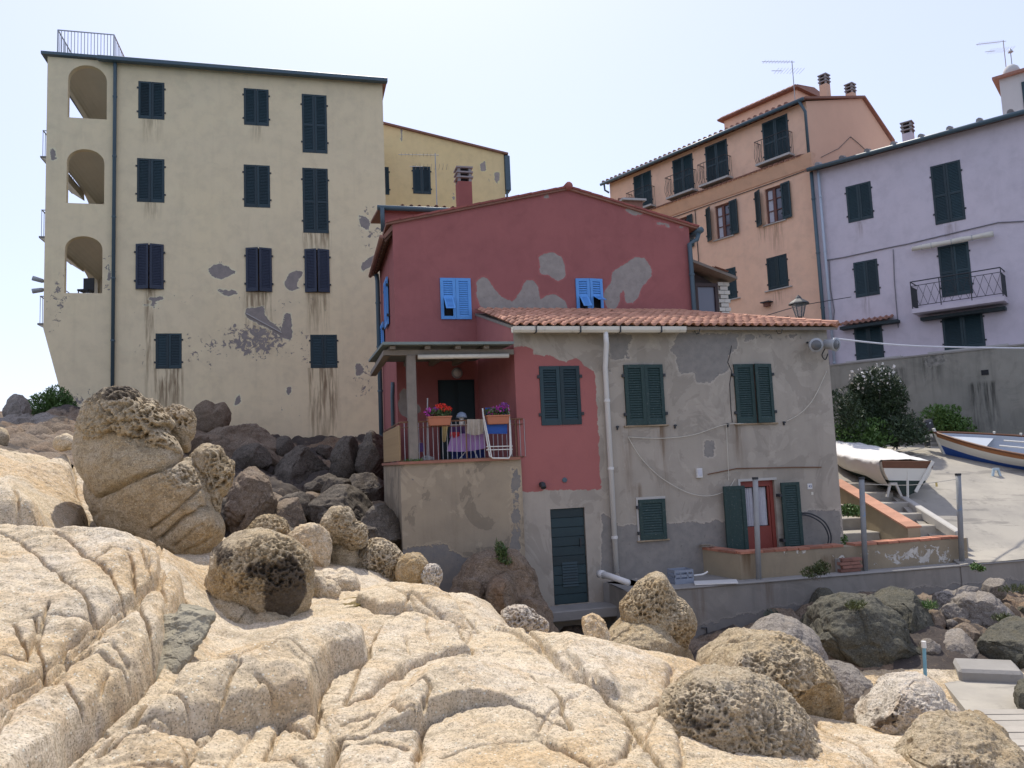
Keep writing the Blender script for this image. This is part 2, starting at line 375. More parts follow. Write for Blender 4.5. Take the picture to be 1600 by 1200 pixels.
# ------------------------------------------------------------ the rocky shore (one height field, real scale)
CTRL = {  # photo column -> (distance, height relative to the eye)
 -300: [(2.6, -1.0), (4.5, -.7), (7, .1), (10, .6), (16, 1.3), (24, 2.2)],
 0: [(2.5, -1.15), (3.2, -1.17), (4.6, -.93), (5.7, -.59), (6.8, -.16), (7.6, -.30), (8.6, -.10), (10, .35), (13, .75), (16, 1.1), (20, 1.6), (25.5, 2.1)],
 150: [(2.5, -1.18), (3.3, -1.22), (4.7, -.95), (5.8, -.68), (6.9, -.44), (7.5, -.70), (8.4, -.78), (9.2, -.6), (11, .05), (16, 1.0), (22, 1.9), (26, 2.2)],
 255: [(4.6, -1.05), (5.7, -.82), (6.8, -.60), (7.4, -.62)],
 320: [(3.4, -1.28), (4.4, -1.24), (5.8, -1.16), (7.2, -1.02), (8.6, -.80), (10, -.75), (12.5, -1.1), (15, -.5), (20, .5), (25.5, 1.6)],
 450: [(2.6, -1.30), (3.5, -1.34), (4.4, -1.32), (5.1, -1.26), (6.2, -1.16), (7.2, -1.15), (8, -1.09), (9.2, -.95), (10.3, -1.4), (11.5, -1.75), (14, -1.15), (20, .0), (26, 1.0)],
 600: [(3.55, -1.37), (4.3, -1.38), (6, -1.33), (8.2, -1.28), (9.2, -1.31), (9.9, -1.8), (10.8, -2.4), (13, -2.5), (16, -1.4), (22, -.1), (27, .7)],
 750: [(2.6, -1.36), (3.6, -1.41), (4.4, -1.40), (4.8, -1.36), (5.8, -1.33), (7.1, -1.32), (7.8, -1.36), (8.5, -2.0), (9.4, -2.7), (11, -3.0), (14, -3.1), (18, -2.6), (26, .0)],
 880: [(3.65, -1.45), (4.6, -1.44), (5.6, -1.42), (6.5, -1.43), (7.1, -1.9), (8, -2.7), (10, -3.05), (14, -3.15), (26, -.5)],
 1010: [(2.6, -1.45), (3.75, -1.51), (4.6, -1.55), (5.5, -1.58), (6.7, -1.63), (7.3, -2.0), (8.5, -2.95), (11, -3.2), (13.9, -3.3), (26, -1)],
 1180: [(4, -1.63), (5, -1.76), (6.5, -2.05), (7.6, -2.7), (9, -3.2), (12, -3.15), (14, -2.95), (20, -2.6), (27, -1)],
 1350: [(2.6, -1.6), (4.3, -1.78), (5.5, -1.98), (6.6, -2.45), (7.6, -3.2), (9.5, -3.28), (11, -3.1), (12.5, -2.75), (14.2, -2.78), (15.5, -2.95), (20, -2.6), (27, -1)],
 1500: [(3, -1.75), (4.8, -2.0), (5.8, -2.25), (6.8, -3.1), (8.5, -3.27), (10.4, -3.2), (12, -2.95), (13, -2.85), (14.5, -2.8), (15.5, -2.95), (20, -2.4), (27, -1)],
 1640: [(3, -1.9), (5.2, -2.2), (6.0, -2.7), (7, -3.3), (10, -3.25), (12.5, -2.98), (14.5, -2.85), (15.6, -2.95), (20, -2.4), (27, -1)],
 2000: [(3, -1.9), (6, -2.7), (10, -3.2), (14, -2.9), (20, -2.4), (27, -1)],
}
cp = []
for px, L in CTRL.items():
    for Y, z in L: cp.append(((px - 800) / F, math.log(Y), z))
cp = np.array(cp)
AX, AY = 1.0, 0.62
def tps(d2): return 0.5 * d2 * np.log(np.maximum(d2, 1e-12))
def _solve():
    n = len(cp); A = cp[:, :2] * (AX, AY); d2 = ((A[:, None] - A[None]) ** 2).sum(2)
    K = tps(d2) + np.eye(n) * 4e-4; Pm = np.c_[np.ones(n), A]
    S = np.block([[K, Pm], [Pm.T, np.zeros((3, 3))]]); w = np.linalg.solve(S, np.r_[cp[:, 2], np.zeros(3)])
    return A, w
_A, _w = _solve()
def base_h(t, Y):
    q = np.c_[np.ravel(t) * AX, np.log(np.ravel(Y)) * AY]; out = np.empty(len(q))
    for s in range(0, len(q), 40000):
        b = q[s:s + 40000]; d2 = (b[:, None, 0] - _A[None, :, 0]) ** 2 + (b[:, None, 1] - _A[None, :, 1]) ** 2
        out[s:s + 40000] = tps(d2) @ _w[:-3] + _w[-3] + b @ _w[-2:]
    return out
_YS = np.exp(np.linspace(math.log(2.6), math.log(13), 420))
def ground_pt(px, py, dz=0.0, ys=None):
    """where the sight line of a photo point first meets the shore"""
    ys = _YS if ys is None else ys; d = ray(px, py); t = d.x / d.y; z = d.z / d.y * ys; h = base_h(np.full(len(ys), t), ys) + dz
    k = np.nonzero(z < h)[0]; Y = ys[k[0]] if len(k) else ys[int(np.argmin(z - h))]
    return np.array([t * Y, Y])
FRONT = {2: .9, 3: .35, 4: .35, 5: .4, 6: .5, 9: .4, 10: .3, 11: .3, 12: .5, 13: .6, 14: .3, 15: .3, 16: .3}      # blocks that slope gently towards the sea
BLOCKS = [ # joint blocks standing proud: height, edge width, photo outline of their tops
 (.30, .10, [(-80, 800), (45, 797), (150, 803), (215, 814), (250, 836), (262, 855), (237, 884), (200, 916), (152, 950), (104, 991), (53, 1034), (0, 1081), (-80, 1150)]),
 (.24, .10, [(264, 852), (284, 880), (291, 902), (264, 947), (242, 979), (205, 1013), (130, 1077), (62, 1140), (0, 1197), (-80, 1260), (-80, 1156), (0, 1087), (53, 1040), (104, 997), (152, 956), (200, 922), (239, 890)]),
 (.26, .09, [(165, 1088), (215, 1047), (300, 1000), (370, 985), (430, 972), (520, 955), (578, 960), (572, 972), (525, 984), (500, 1005), (486, 1036), (424, 1046), (380, 1056), (330, 1054), (240, 1058)]),
 (.09, .07, [(160, 1105), (240, 1066), (330, 1062), (366, 1080), (345, 1104), (300, 1114), (240, 1106), (185, 1122)]),
 (.07, .07, [(125, 1170), (170, 1132), (220, 1116), (268, 1132), (300, 1160), (288, 1176), (220, 1168), (150, 1184)]),
 (.03, .07, [(300, 1176), (345, 1122), (372, 1088), (428, 1062), (490, 1078), (494, 1098), (486, 1136), (438, 1118), (404, 1104), (380, 1150), (350, 1190)]),
 (.08, .08, [(540, 1076), (592, 966), (640, 930), (716, 958), (733, 994), (673, 1004), (636, 1022), (580, 1061)]),
 (.19, .03, [(542, 1086), (600, 1054), (638, 1030), (676, 1012), (732, 1002), (830, 1004), (868, 1042), (890, 1084), (850, 1064), (800, 1050), (750, 1048), (715, 1054), (672, 1072), (658, 1080), (612, 1090)]),
 (.09, .05, [(612, 1092), (658, 1076), (668, 1086), (664, 1106), (628, 1112)]),
 (.06, .09, [(760, 955), (800, 970), (841, 991), (870, 1018), (931, 1066), (985, 1096), (1042, 1080), (1052, 1030), (985, 1000), (930, 982), (850, 962)]),
 (.02, .06, [(846, 1146), (895, 1093), (925, 1075), (962, 1106), (1005, 1150), (975, 1172), (925, 1184)]),
 (.03, .06, [(418, 1174), (442, 1128), (489, 1146), (500, 1104), (528, 1128), (512, 1188), (470, 1184)]),
 (.13, .08, [(555, 916), (600, 898), (660, 898), (705, 915), (745, 950), (700, 944), (640, 930), (590, 928)]),
 (.22, .16, [(-80, 735), (20, 712), (80, 700), (112, 700), (118, 745), (140, 785), (60, 772), (-80, 785)]),
 (.04, .07, [(940, 1186), (1000, 1150), (1040, 1095), (1060, 1100), (1060, 1230), (960, 1230)]), (.03, .07, [(536, 1150), (534, 1128), (610, 1116), (655, 1126), (645, 1180), (600, 1240), (520, 1240)]),
 (.015, .08, [(668, 1120), (720, 1100), (840, 1104), (838, 1136), (845, 1152), (918, 1192), (900, 1250), (650, 1250), (655, 1180)]),
]
BPX = [(h, np.array(L, float)) for h, w, L in BLOCKS]
BLOCKS = [(h, w, FRONT.get(i, 0), np.array([ground_pt(x, y, h) for x, y in L], np.float32)) for i, (h, w, L) in enumerate(BLOCKS)]
def top_at(px, py): return max([0.0] + [h for h, L in BPX if inside(np.array([[px, py]], float), L)[0]])

def plan(poly, jit=0.015, sub=5):
    P = np.array([ground_pt(*p, .95 * top_at(*p)) for p in poly]); out = []
    for a, b in zip(P[:-1], P[1:]):
        for k in range(sub):
            f = k / sub; out.append(a + (b - a) * f + (rng.normal(0, jit * min(1, np.hypot(*(b - a))), 2) if k else 0))
    out.append(P[-1]); return np.array(out, np.float32)
CRACKS = [ # width, depth, pillow, photo polyline
 
 
 (.014, .05, .03, [(53, 1035), (69, 1042), (100, 1052), (128, 1072)]),
 (.015, .05, .04, [(99, 1005), (128, 1003), (160, 1005), (192, 1011), (200, 1015)]),
 (.012, .03, .02, [(128, 1003), (150, 990), (175, 990), (200, 1003), (200, 1015)]),
 (.016, .06, .05, [(200, 917), (219, 933), (232, 958), (240, 979)]),
 (.014, .05, .03, [(251, 893), (259, 915), (262, 947)]),
 (.014, .05, .03, [(0, 1016), (40, 1012), (75, 1016)]),
 (.016, .06, .04, [(22, 965), (32, 985), (45, 1000)]),
 (.016, .06, .05, [(24, 960), (60, 950), (110, 946), (147, 939)]),
 (.016, .06, .05, [(80, 880), (110, 908), (141, 931), (149, 944)]),
 (.014, .05, .03, [(171, 880), (180, 897), (197, 915)]),
 (.018, .06, .05, [(0, 782), (45, 802), (100, 832), (145, 865), (171, 882)]),
 (.016, .05, .04, [(0, 828), (32, 840), (60, 865), (80, 882)]),
 (.012, .04, .03, [(218, 822), (220, 840), (230, 865), (240, 880)]),
 (.012, .04, .03, [(145, 865), (175, 850), (205, 848)]),
 (.012, .04, .03, [(230, 866), (265, 850)]), (.010, .03, .02, [(240, 828), (255, 850), (272, 868)]),
 
 
 
 (.015, .04, .03, [(534, 1123), (570, 1115), (612, 1108)]),
 (.03, .10, .05, [(534, 1128), (528, 1150), (520, 1172), (514, 1195)]),
 (.015, .05, .04, [(531, 1155), (560, 1150), (600, 1155), (634, 1157)]),
 (.016, .06, .04, [(662, 1122), (657, 1152), (644, 1188)]),
 (.018, .06, .05, [(400, 1105), (439, 1123), (489, 1141), (496, 1120), (500, 1098)]),
 (.016, .05, .04, [(439, 1123), (425, 1150), (413, 1176)]), (.015, .05, .03, [(413, 1176), (450, 1185), (490, 1198)]),
 (.014, .04, .04, [(424, 1055), (455, 1062), (492, 1073), (529, 1081)]),
 (.030, .08, .02, [(760, 960), (800, 975), (841, 997), (868, 1024), (900, 1051), (929, 1072), (961, 1104), (980, 1122), (999, 1144), (1012, 1171), (1033, 1197)]),
 (.02, .07, .05, [(844, 1149), (880, 1165), (919, 1187), (930, 1199)]),
 (.013, .03, .02, [(841, 1136), (860, 1112), (895, 1091)]), (.02, .06, .03, [(956, 1189), (975, 1174), (985, 1140)]),
 (.012, .03, .02, [(665, 950), (668, 980), (673, 1008)]), (.012, .03, .02, [(630, 985), (640, 1010), (640, 1026)]),
 (.016, .04, .03, [(555, 930), (600, 930), (650, 932), (690, 950), (730, 970)]), (.012, .03, .02, [(720, 1000), (735, 985), (742, 960)]),
  
 (.014, .04, .03, [(100, 1190), (145, 1145), (168, 1100)]), (.014, .04, .04, [(250, 1110), (290, 1130), (310, 1155), (330, 1140)]),
  
 (.012, .03, .02, [(1060, 1090), (1090, 1130), (1150, 1180)]), 
 (.02, .06, .04, [(1270, 1125), (1300, 1150), (1340, 1165), (1370, 1190)]), (.012, .03, .02, [(690, 1180), (760, 1165), (840, 1150)]),
]
CRACKS = [(w, d, pl, plan(p)) for w, d, pl, p in CRACKS]
LIPS = [ # height, fade behind, photo polyline from left to right (a step facing the viewer)
 (.07, .5, plan([(880, 1000), (925, 1060), (975, 1095)], .006)),
]
def detail_h(X, Y, z, near=True):
    P = np.c_[X, Y].astype(np.float32); P3 = np.c_[X, Y, z]
    z = z + 0.06 * fbm(P3 * 0.5, 2, 3) * np.clip(Y / 8, .5, 3)
    amp = 1.0
    # foliation: long low swells running with the joints
    q = np.c_[(X * .75 + Y * .66) * 1.1, (-X * .66 + Y * .75) * 3.4, z * 2]
    z = z + 0.016 * fbm(q, 5, 9) + 0.009 * fbm(P3 * 6, 4, 21) + .0055 * (1 - np.abs(fbm(P3 * 13, 4, 31))) + .004 * fbm(P3 * 34, 3, 37)
    ph = np.interp(X, [-3, -1, .3, 3], [.75, .45, -.08, -.45]); al = X * np.cos(ph) + Y * np.sin(ph); ac = -X * np.sin(ph) + Y * np.cos(ph)
    q3 = np.c_[al * .9, ac * 7.0, z * 5]; rd = 1 - np.abs(fbm(q3 + .35 * np.c_[fbm(P3 * 1.6, 3, 71), fbm(P3 * 1.6, 3, 73), 0 * X], 4, 75)); rm = sstep(-.25, .4, fbm(P3 * .9, 3, 79))
    z = z - .016 * rm * sstep(.86, 1.0, rd) - .008 * sstep(.2, .75, fbm(q3 * .5, 3, 83))
    # secondary joints: uneven blocks
    warp = np.c_[fbm(P3 * .9, 3, 41), fbm(P3 * .9 + 9, 3, 43), 0 * X]
    f1, f2 = worley(np.c_[(X * .75 + Y * .66) * .55, (-X * .66 + Y * .75) * 1.0, X * 0] + warp * .5, 5)
    e = (f2 - f1) / 1.0
    br = sstep(-.1, .35, fbm(P3 * .8, 3, 51)); z = z - br * (.012 * np.exp(-(e / .012) ** 2) + .005 * np.exp(-e / .06))
    wob = np.c_[fbm(P3 * 3.1, 3, 61), fbm(P3 * 3.1 + 5, 3, 63)].astype(np.float32) * .022; hb = np.zeros(len(X)); gv = np.zeros(len(X))
    for bi, (h, w, wf, L) in enumerate(BLOCKS):
        lo = L.min(0) - .3; hi = L.max(0) + .3; m = ((P >= lo) & (P <= hi)).all(1)
        if not m.any(): continue
        Q = P[m] + wob[m]; s = seg_dist(Q, L, True); s = np.where(inside(Q, L), s, -s); r = 1.0
        if wf: r = np.clip((Q[:, 1] - L[:, 1].min()) / wf, .12, 1); r = r * r * (3 - 2 * r)
        if bi == 7: r = sstep(0, .75, L[:, 0].max() - Q[:, 0]) * sstep(0, .35, Q[:, 0] - L[:, 0].min())
        hb[m] = np.where(s > -.05, np.maximum(hb[m], h * r * (.70 * sstep(-.02, w * .5, s) + .30 * sstep(0, .25, s)) ), hb[m]); gv[m] = np.maximum(gv[m], min(1, h / .12) * np.exp(-((s + .008) / .011) ** 2))
    z = z + hb - .08 * gv
    for w, d, pl, L in CRACKS:
        lo = L.min(0) - 1.0; hi = L.max(0) + 1.0; m = ((P >= lo) & (P <= hi)).all(1)
        if not m.any(): continue
        dd = seg_dist(P[m], L) * (1 + .5 * fbm(P3[m] * 7, 2, 77))
        dd = np.abs(dd); ww = w * .6
        z[m] -= d * np.exp(-(dd / ww) ** 2) + pl * np.exp(-dd / .09) * .6
    for h, fade, L in LIPS:
        lo = L.min(0) - 1.2; hi = L.max(0) + 1.2; m = ((P >= lo) & (P <= hi)).all(1)
        if not m.any(): continue
        Q = P[m]; xs = L[:, 0]; o = np.argsort(xs); yl = np.interp(Q[:, 0], xs[o], L[o, 1]); s = Q[:, 1] - yl + .03 * fbm(P3[m] * 4, 2, 5)
        tx = np.clip((Q[:, 0] - xs.min()) / max(xs.max() - xs.min(), .01), 0, 1); tap = np.clip(np.minimum(tx, 1 - tx) * 5, 0, 1)
        z[m] += h * tap * sstep(-.035, .02, s) * np.exp(-np.maximum(s, 0) / fade) - .35 * h * tap * np.exp(-(np.minimum(s, 0) / .10) ** 2) * (s < 0)
    return z
def polar_grid(tv, Yv):
    T, Yg = np.meshgrid(tv, Yv); nr, nc = T.shape
    i = (np.arange(nr - 1)[:, None] * nc + np.arange(nc - 1)[None]).ravel()
    return T.ravel(), Yg.ravel(), np.c_[i, i + 1, i + nc + 1, i + nc]
def shore(name, tv, Yv, mat, dark):
    t, Y, Fq = polar_grid(tv, Yv); X = t * Y; z = base_h(t, Y); z = detail_h(X, Y, z)
    if Yv[0] > 10.5:
        k = np.clip((Y - YJ) / 1.5, 0, 1); p3 = np.c_[X, Y, z]; f1, f2 = worley(p3 * .8 + .3 * np.c_[fbm(p3, 3, 3), fbm(p3, 3, 4), 0 * X], 13); g1, g2 = worley(p3 * 2.1, 17)
        z = z + k * (.30 * (.5 - f1) + .10 * (.5 - g1) - .16 * np.exp(-((f2 - f1) / .06) ** 2) + .08 * fbm(p3 * 3.5, 4, 19) - .05)
    V = np.c_[X, Y, z + EZ]
    o = np_mesh(name, V, Fq, mat, None, {'dark': dark(X, Y, z), 'ochre': .8 * sstep(.05, .5, fbm(np.c_[X, Y, z] * 1.3, 4, 91))})
    return tag(o, None, None, None, 'structure')
YJ = 11.0
shore('granite_shore', np.linspace(-.74, .78, 1120), np.exp(np.linspace(math.log(2.55), math.log(YJ), 560)), M_GRAN,
      lambda X, Y, z: np.clip((Y - 8.6) / 1.5, 0, .35) + .25 * (fbm(np.c_[X, Y, z] * .8, 3, 88) > .35))
shore('rocky_ground', np.linspace(-1.0, 1.0, 560), np.exp(np.linspace(math.log(YJ), math.log(34), 230)), M_BROWN,
      lambda X, Y, z: .35 + .3 * (fbm(np.c_[X, Y, z] * .5, 3, 88) > .2))
def shore_sides(name, tv):
    t, Y, Fq = polar_grid(tv, np.exp(np.linspace(math.log(2.55), math.log(YJ), 120))); X = t * Y; z = base_h(t, Y) + .1 * fbm(np.c_[X, Y, X * 0] * .6, 3, 3)
    return tag(np_mesh(name, np.c_[X, Y, z + EZ], Fq, M_GRAN, None, {'dark': X * 0, 'ochre': X * 0}), None, None, None, 'structure')
shore_sides('granite_shore', np.linspace(-1.05, -.7402, 60)); shore_sides('granite_shore', np.linspace(.7802, 1.05, 60))
# the near edge of the shore under the photographer, and the sea
t, Y, Fq = polar_grid(np.linspace(-1.05, 1.05, 60), np.linspace(2.56, 2.56 + 1e-3, 2))
m = MB(); 
for i in range(59):
    a, b = (-1.05 + 2.1 * i / 59) * 2.57, (-1.05 + 2.1 * (i + 1) / 59) * 2.57
    za, zb = [float(base_h(np.array([q / 2.57]), np.array([2.57]))[0]) + EZ for q in (a, b)]
    m.quad((a, 2.57, za - .05), (b, 2.57, zb - .05), (b * 1.5, -3, zb - .35), (a * 1.5, -3, za - .35)); m.quad((a * 1.5, -3, za - .35), (b * 1.5, -3, zb - .35), (b * 1.5, -5, -1), (a * 1.5, -5, -1))
tag(m.build('granite_shore', M_GRAN, None, True), kind='structure')
tw = NT('sea_water'); wc = tw.coord(); M_SEA = tw.out((0.02, 0.07, 0.09), 0.12, tw.bump(tw.noise(1.2, 6, 0.6, wc), 0.4, 0.15))
m = MB().quad((-5000, -5000, 0), (5000, -5000, 0), (5000, 5000, 0), (-5000, 5000, 0)); tag(m.build('sea', M_SEA), kind='structure')

# ------------------------------------------------------------ boulders: one solid lump per outline
def lump(outline, Y, T, n=None, cuts=0, pits=None, pit=(.06, .05), cracks=(), rough=.05, seed=0, dark=None, ochre=None, tilt=0.0, flat=.8, strata=0.0, facet=0.0):
    pts = [at(px, py, Y) for px, py in outline]; A = np.array([(p.x, p.z) for p in pts])
    c0 = (A.min(0) + A.max(0)) / 2; ctr = np.array([A[:, 0].mean(), A[:, 1].mean()]) * .5 + c0 * .5
    D = A - ctr; ang = np.arctan2(D[:, 1], D[:, 0]); rr = np.hypot(D[:, 0], D[:, 1]); o = np.argsort(ang); ang = ang[o]; rr = rr[o]
    aa = np.linspace(-math.pi, math.pi, 361); rad = np.interp(aa, np.r_[ang - 2 * math.pi, ang, ang + 2 * math.pi], np.r_[rr, rr, rr])
    k = np.ones(9) / 9; rad = np.convolve(np.r_[rad[-5:-1], rad, rad[1:5]], k, 'valid')
    ext = max(A[:, 0].ptp() if hasattr(A[:, 0], 'ptp') else np.ptp(A[:, 0]), np.ptp(A[:, 1])); px = ext / Y * F * .64
    if n is None: n = int(np.clip(px * .62, 14, 125))
    V = []; Q = []; b = 0
    g = np.tan(np.linspace(-1, 1, n) * math.pi / 4); a, c = np.meshgrid(g, g)
    i = (np.arange(n - 1)[:, None] * n + np.arange(n - 1)[None]).ravel(); q = np.c_[i, i + 1, i + n + 1, i + n]
    one = np.ones_like(a)
    for f, flip in (((a, -one, c), 0), ((a, one, c), 1), ((one, a, c), 0), ((-one, a, c), 1), ((a, c, one), 0), ((a, c, -one), 1)):
        if f[1] is one or (f[1] == 1).all(): pass
        v = np.stack([x.ravel() for x in f], 1); v = v / np.linalg.norm(v, axis=1)[:, None]
        V.append(v); Q.append((q[:, ::-1] if flip else q) + b); b += n * n
    d = np.concatenate(V); Q = np.concatenate(Q)
    th = np.arctan2(d[:, 2], d[:, 0]); rho = np.hypot(d[:, 0], d[:, 2]); rad_ = np.interp(th, aa, rad)
    la = np.cos(th) * rad_ * rho ** .9; lz = np.sin(th) * rad_ * rho ** .9; dep = np.sign(d[:, 1]) * np.abs(d[:, 1]) ** flat * T
    mid = at(np.mean([p[0] for p in outline]), np.mean([p[1] for p in outline]), Y); hd = np.array([mid.x, mid.y]); hd = hd / np.hypot(*hd)
    dep = dep + lz * tilt
    P = np.c_[ctr[0] + la + dep * hd[0], Y + dep * hd[1], ctr[1] + lz]
    # outward direction, then relief along it
    nr = np.c_[d[:, 0] / max(ext / 2, .05), d[:, 1] / max(T, .05), d[:, 2] / max(ext / 2, .05)]; nr /= np.linalg.norm(nr, axis=1)[:, None]
    S = ext; o3 = P + seed * 13.7
    h = rough * S * (.9 * fbm(o3 * (1.6 / S), 3, seed) + .35 * fbm(o3 * (7 / S), 4, seed + 4)) + .008 * fbm(o3 * 9, 4, seed + 6) + .005 * fbm(o3 * 26, 4, seed + 8)
    if facet:
        f1, f2 = worley(o3 * (2.6 / S) + .25 * np.c_[fbm(o3 * (3 / S), 2, 1), fbm(o3 * (3 / S), 2, 2), fbm(o3 * (3 / S), 2, 3)], seed)
        h = h - facet * S * (f1 - .45) - facet * S * .55 * np.exp(-((f2 - f1) / .05) ** 2)
    if strata: h = h + strata * S * fbm(np.c_[o3[:, 0] * .6 + o3[:, 2] * .7, o3[:, 1], o3[:, 2] * 4.5] * (2.2 / S), 4, seed + 5)
    ppx = (P[:, 0] / P[:, 1])                                   # where each point lies on its own outline plane
    L2 = np.c_[ctr[0] + la, ctr[1] + lz].astype(np.float32)
    def ell(spec):
        w = np.zeros(len(P), np.float32)
        for cx, cy, rx, ry, s in spec:
            p = at(cx, cy, Y); ex = rx / F * Y; ey = ry / F * Y
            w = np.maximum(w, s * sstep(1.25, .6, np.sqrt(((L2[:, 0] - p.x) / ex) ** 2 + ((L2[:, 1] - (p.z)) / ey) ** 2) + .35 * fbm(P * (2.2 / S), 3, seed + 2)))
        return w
    if pits:
        w = ell(pits); sc, dp = pit
        wz = np.c_[fbm(o3 * (1.3 / sc) * .5, 2, 3), fbm(o3 * (1.3 / sc) * .5, 2, 5), fbm(o3 * (1.3 / sc) * .5, 2, 6)] * .25
        f1, f2 = worley(o3 / sc + wz, seed + 3); g1, g2 = worley(o3 / (sc * .5) + wz, seed + 6)
        keep = sstep(-.45, .1, fbm(o3 * (1.2 / sc) * .35, 2, seed + 9))
        h = h - w * dp * 1.35 * (sstep(.50, .22, f1) * (.35 + .65 * keep) + .42 * sstep(.50, .2, g1)) + w * dp * .3
    for cw, cdp, poly in cracks:
        L = np.array([(at(x, y, Y).x, at(x, y, Y).z) for x, y in poly], np.float32); dd = seg_dist(L2, L) * (1 + .4 * fbm(P * 6, 2, 3))
        h = h - (cdp * np.exp(-(dd / cw) ** 2) + cdp * .6 * np.exp(-np.abs(dd) / (cw * 4))) * (d[:, 1] < .5)
    P = P + nr * h[:, None]
    if cuts:                                                      # flat broken faces
        rc = np.random.default_rng(seed + 100); C0 = np.array([ctr[0], Y, ctr[1]]); R_ = np.array([np.ptp(A[:, 0]) / 2, T, np.ptp(A[:, 1]) / 2]); N_ = rc.normal(size=(cuts, 3)) * (1, 1, .8); N_ /= np.linalg.norm(N_, axis=1)[:, None]
        for nv in N_:
            sup = math.sqrt(((nv * R_) ** 2).sum()) * rc.uniform(.66, .92); dd = (P - C0) @ nv - sup - .02 * S * fbm(o3 * (5 / S), 3, seed + 31); P = P - nv * (np.maximum(dd, 0) * .93)[:, None]
        P = P + nr * (.010 * S * fbm(o3 * (14 / S), 4, seed + 41) - .02 * S * np.exp(-(np.abs(fbm(o3 * (2.4 / S), 3, seed + 51)) / .03) ** 2))[:, None]
    return P, Q, ell(dark) if dark else np.zeros(len(P)), ell(ochre) if ochre else np.zeros(len(P))
def weld(P, Q):
    """merge the seams of the six patches"""
    key = np.round(P, 5); _, first, inv = np.unique(key, axis=0, return_index=True, return_inverse=True)
    return first, inv.ravel()[Q]
def boulder(name, label, mat, lumps, group=None, cat='rock'):
    Vs, Qs, D, O = [], [], [], []; b = 0
    for L in lumps:
        P, Q, dk, oc = lump(**L); fi, Q = weld(P, Q); P = P[fi]
        Q = Q[[len(set(r)) == 4 for r in Q.tolist()]] if False else Q
        Vs.append(P); Qs.append(Q + b); D.append(dk[fi]); O.append(oc[fi]); b += len(P)
    V = np.concatenate(Vs); base = V.mean(0); base[2] = V[:, 2].min()
    o = np_mesh(name, V - base, np.concatenate(Qs), mat, None, {'dark': np.concatenate(D), 'ochre': np.concatenate(O)})
    o.location = base; ROOT[o.name] = Vector(base)
    return tag(o, label, cat, group)
# ------------------------------------------------------------ the sunlit boulders on the shore
Lm = lambda outline, Y, T, **k: dict(outline=outline, Y=Y, T=T, **k)
boulder('boulder', 'big layered granite boulder with a honeycombed dome, in front of the yellow block', M_HONEY, [
    Lm([(112, 705), (122, 660), (150, 640), (220, 660), (285, 700), (322, 745), (335, 790), (350, 825), (338, 852), (310, 895), (270, 890), (210, 850), (155, 815), (125, 760)], 9.0, .95, seed=1, n=150, rough=.02,
       pits=[(285, 745, 42, 18, .8), (240, 690, 60, 12, .4)], pit=(.07, .045), ochre=[(310, 850, 45, 40, 1), (250, 790, 60, 40, .6)],
       cracks=[(.022, .07, [(147, 777), (200, 752), (262, 727), (291, 710)]), (.02, .06, [(112, 735), (125, 755), (137, 775), (150, 802)]), (.02, .07, [(291, 706), (312, 740), (324, 770), (325, 795)]),
               (.014, .04, [(235, 820), (275, 790), (312, 762)]), (.018, .06, [(250, 833), (282, 805), (322, 790)]), (.01, .02, [(270, 845), (300, 820), (310, 815)]), (.01, .02, [(285, 852), (310, 845), (335, 830)])]),
    Lm([(120, 690), (126, 655), (135, 630), (155, 612), (182, 605), (210, 612), (226, 626), (240, 626), (258, 645), (262, 675), (277, 668), (276, 690), (290, 712), (262, 729), (210, 722), (160, 708)], 8.9, .72, seed=2, n=165, rough=.025,
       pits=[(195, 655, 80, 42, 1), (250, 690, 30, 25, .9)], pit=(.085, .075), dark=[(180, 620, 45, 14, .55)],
       cracks=[(.014, .05, [(160, 704), (207, 718), (262, 728)]), (.02, .05, [(222, 690), (235, 676), (262, 668)])]),
    Lm([(252, 650), (262, 636), (285, 635), (302, 645), (306, 668), (298, 690), (296, 706), (275, 706), (258, 690)], 9.3, .3, seed=3, n=80, pits=[(275, 655, 30, 25, 1)], pit=(.06, .05), rough=.05),
    Lm([(292, 712), (305, 700), (322, 691), (345, 700), (348, 712), (364, 728), (362, 755), (345, 775), (345, 800), (335, 812), (325, 790), (312, 742)], 8.95, .34, seed=4, n=100, pits=[(345, 735, 26, 32, 1), (345, 790, 10, 25, .7)], pit=(.07, .06), rough=.05)])
boulder('boulder', 'squat granite boulder with a dark stained face, middle of the sunlit slabs', M_HONEY, [
    Lm([(316, 930), (330, 893), (345, 855), (368, 840), (410, 834), (455, 846), (484, 872), (489, 905), (482, 950), (468, 985), (430, 1000), (370, 1010), (325, 1010), (305, 968)], 6.9, .52, seed=5, n=150, rough=.045,
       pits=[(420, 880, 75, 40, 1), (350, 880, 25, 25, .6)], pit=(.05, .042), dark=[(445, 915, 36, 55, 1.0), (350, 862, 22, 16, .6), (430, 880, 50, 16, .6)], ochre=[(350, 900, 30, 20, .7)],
       cracks=[(.014, .045, [(318, 920), (345, 935), (375, 945), (395, 960), (420, 975)]), (.01, .03, [(367, 940), (362, 965), (345, 985)])]),
    Lm([(280, 1030), (300, 985), (322, 935), (345, 925), (400, 950), (470, 970), (500, 985), (470, 1010), (400, 1040), (320, 1060)], 6.75, .5, seed=105, n=90, rough=.03, cuts=4)])
boulder('boulder', 'small pitted dome of rock behind the stained boulder', M_HONEY, [Lm([(382, 842), (394, 816), (415, 804), (437, 812), (450, 842), (447, 870), (388, 870)], 9.0, .3, seed=6, n=80, pits=[(418, 835, 40, 35, 1)], pit=(.05, .045))])
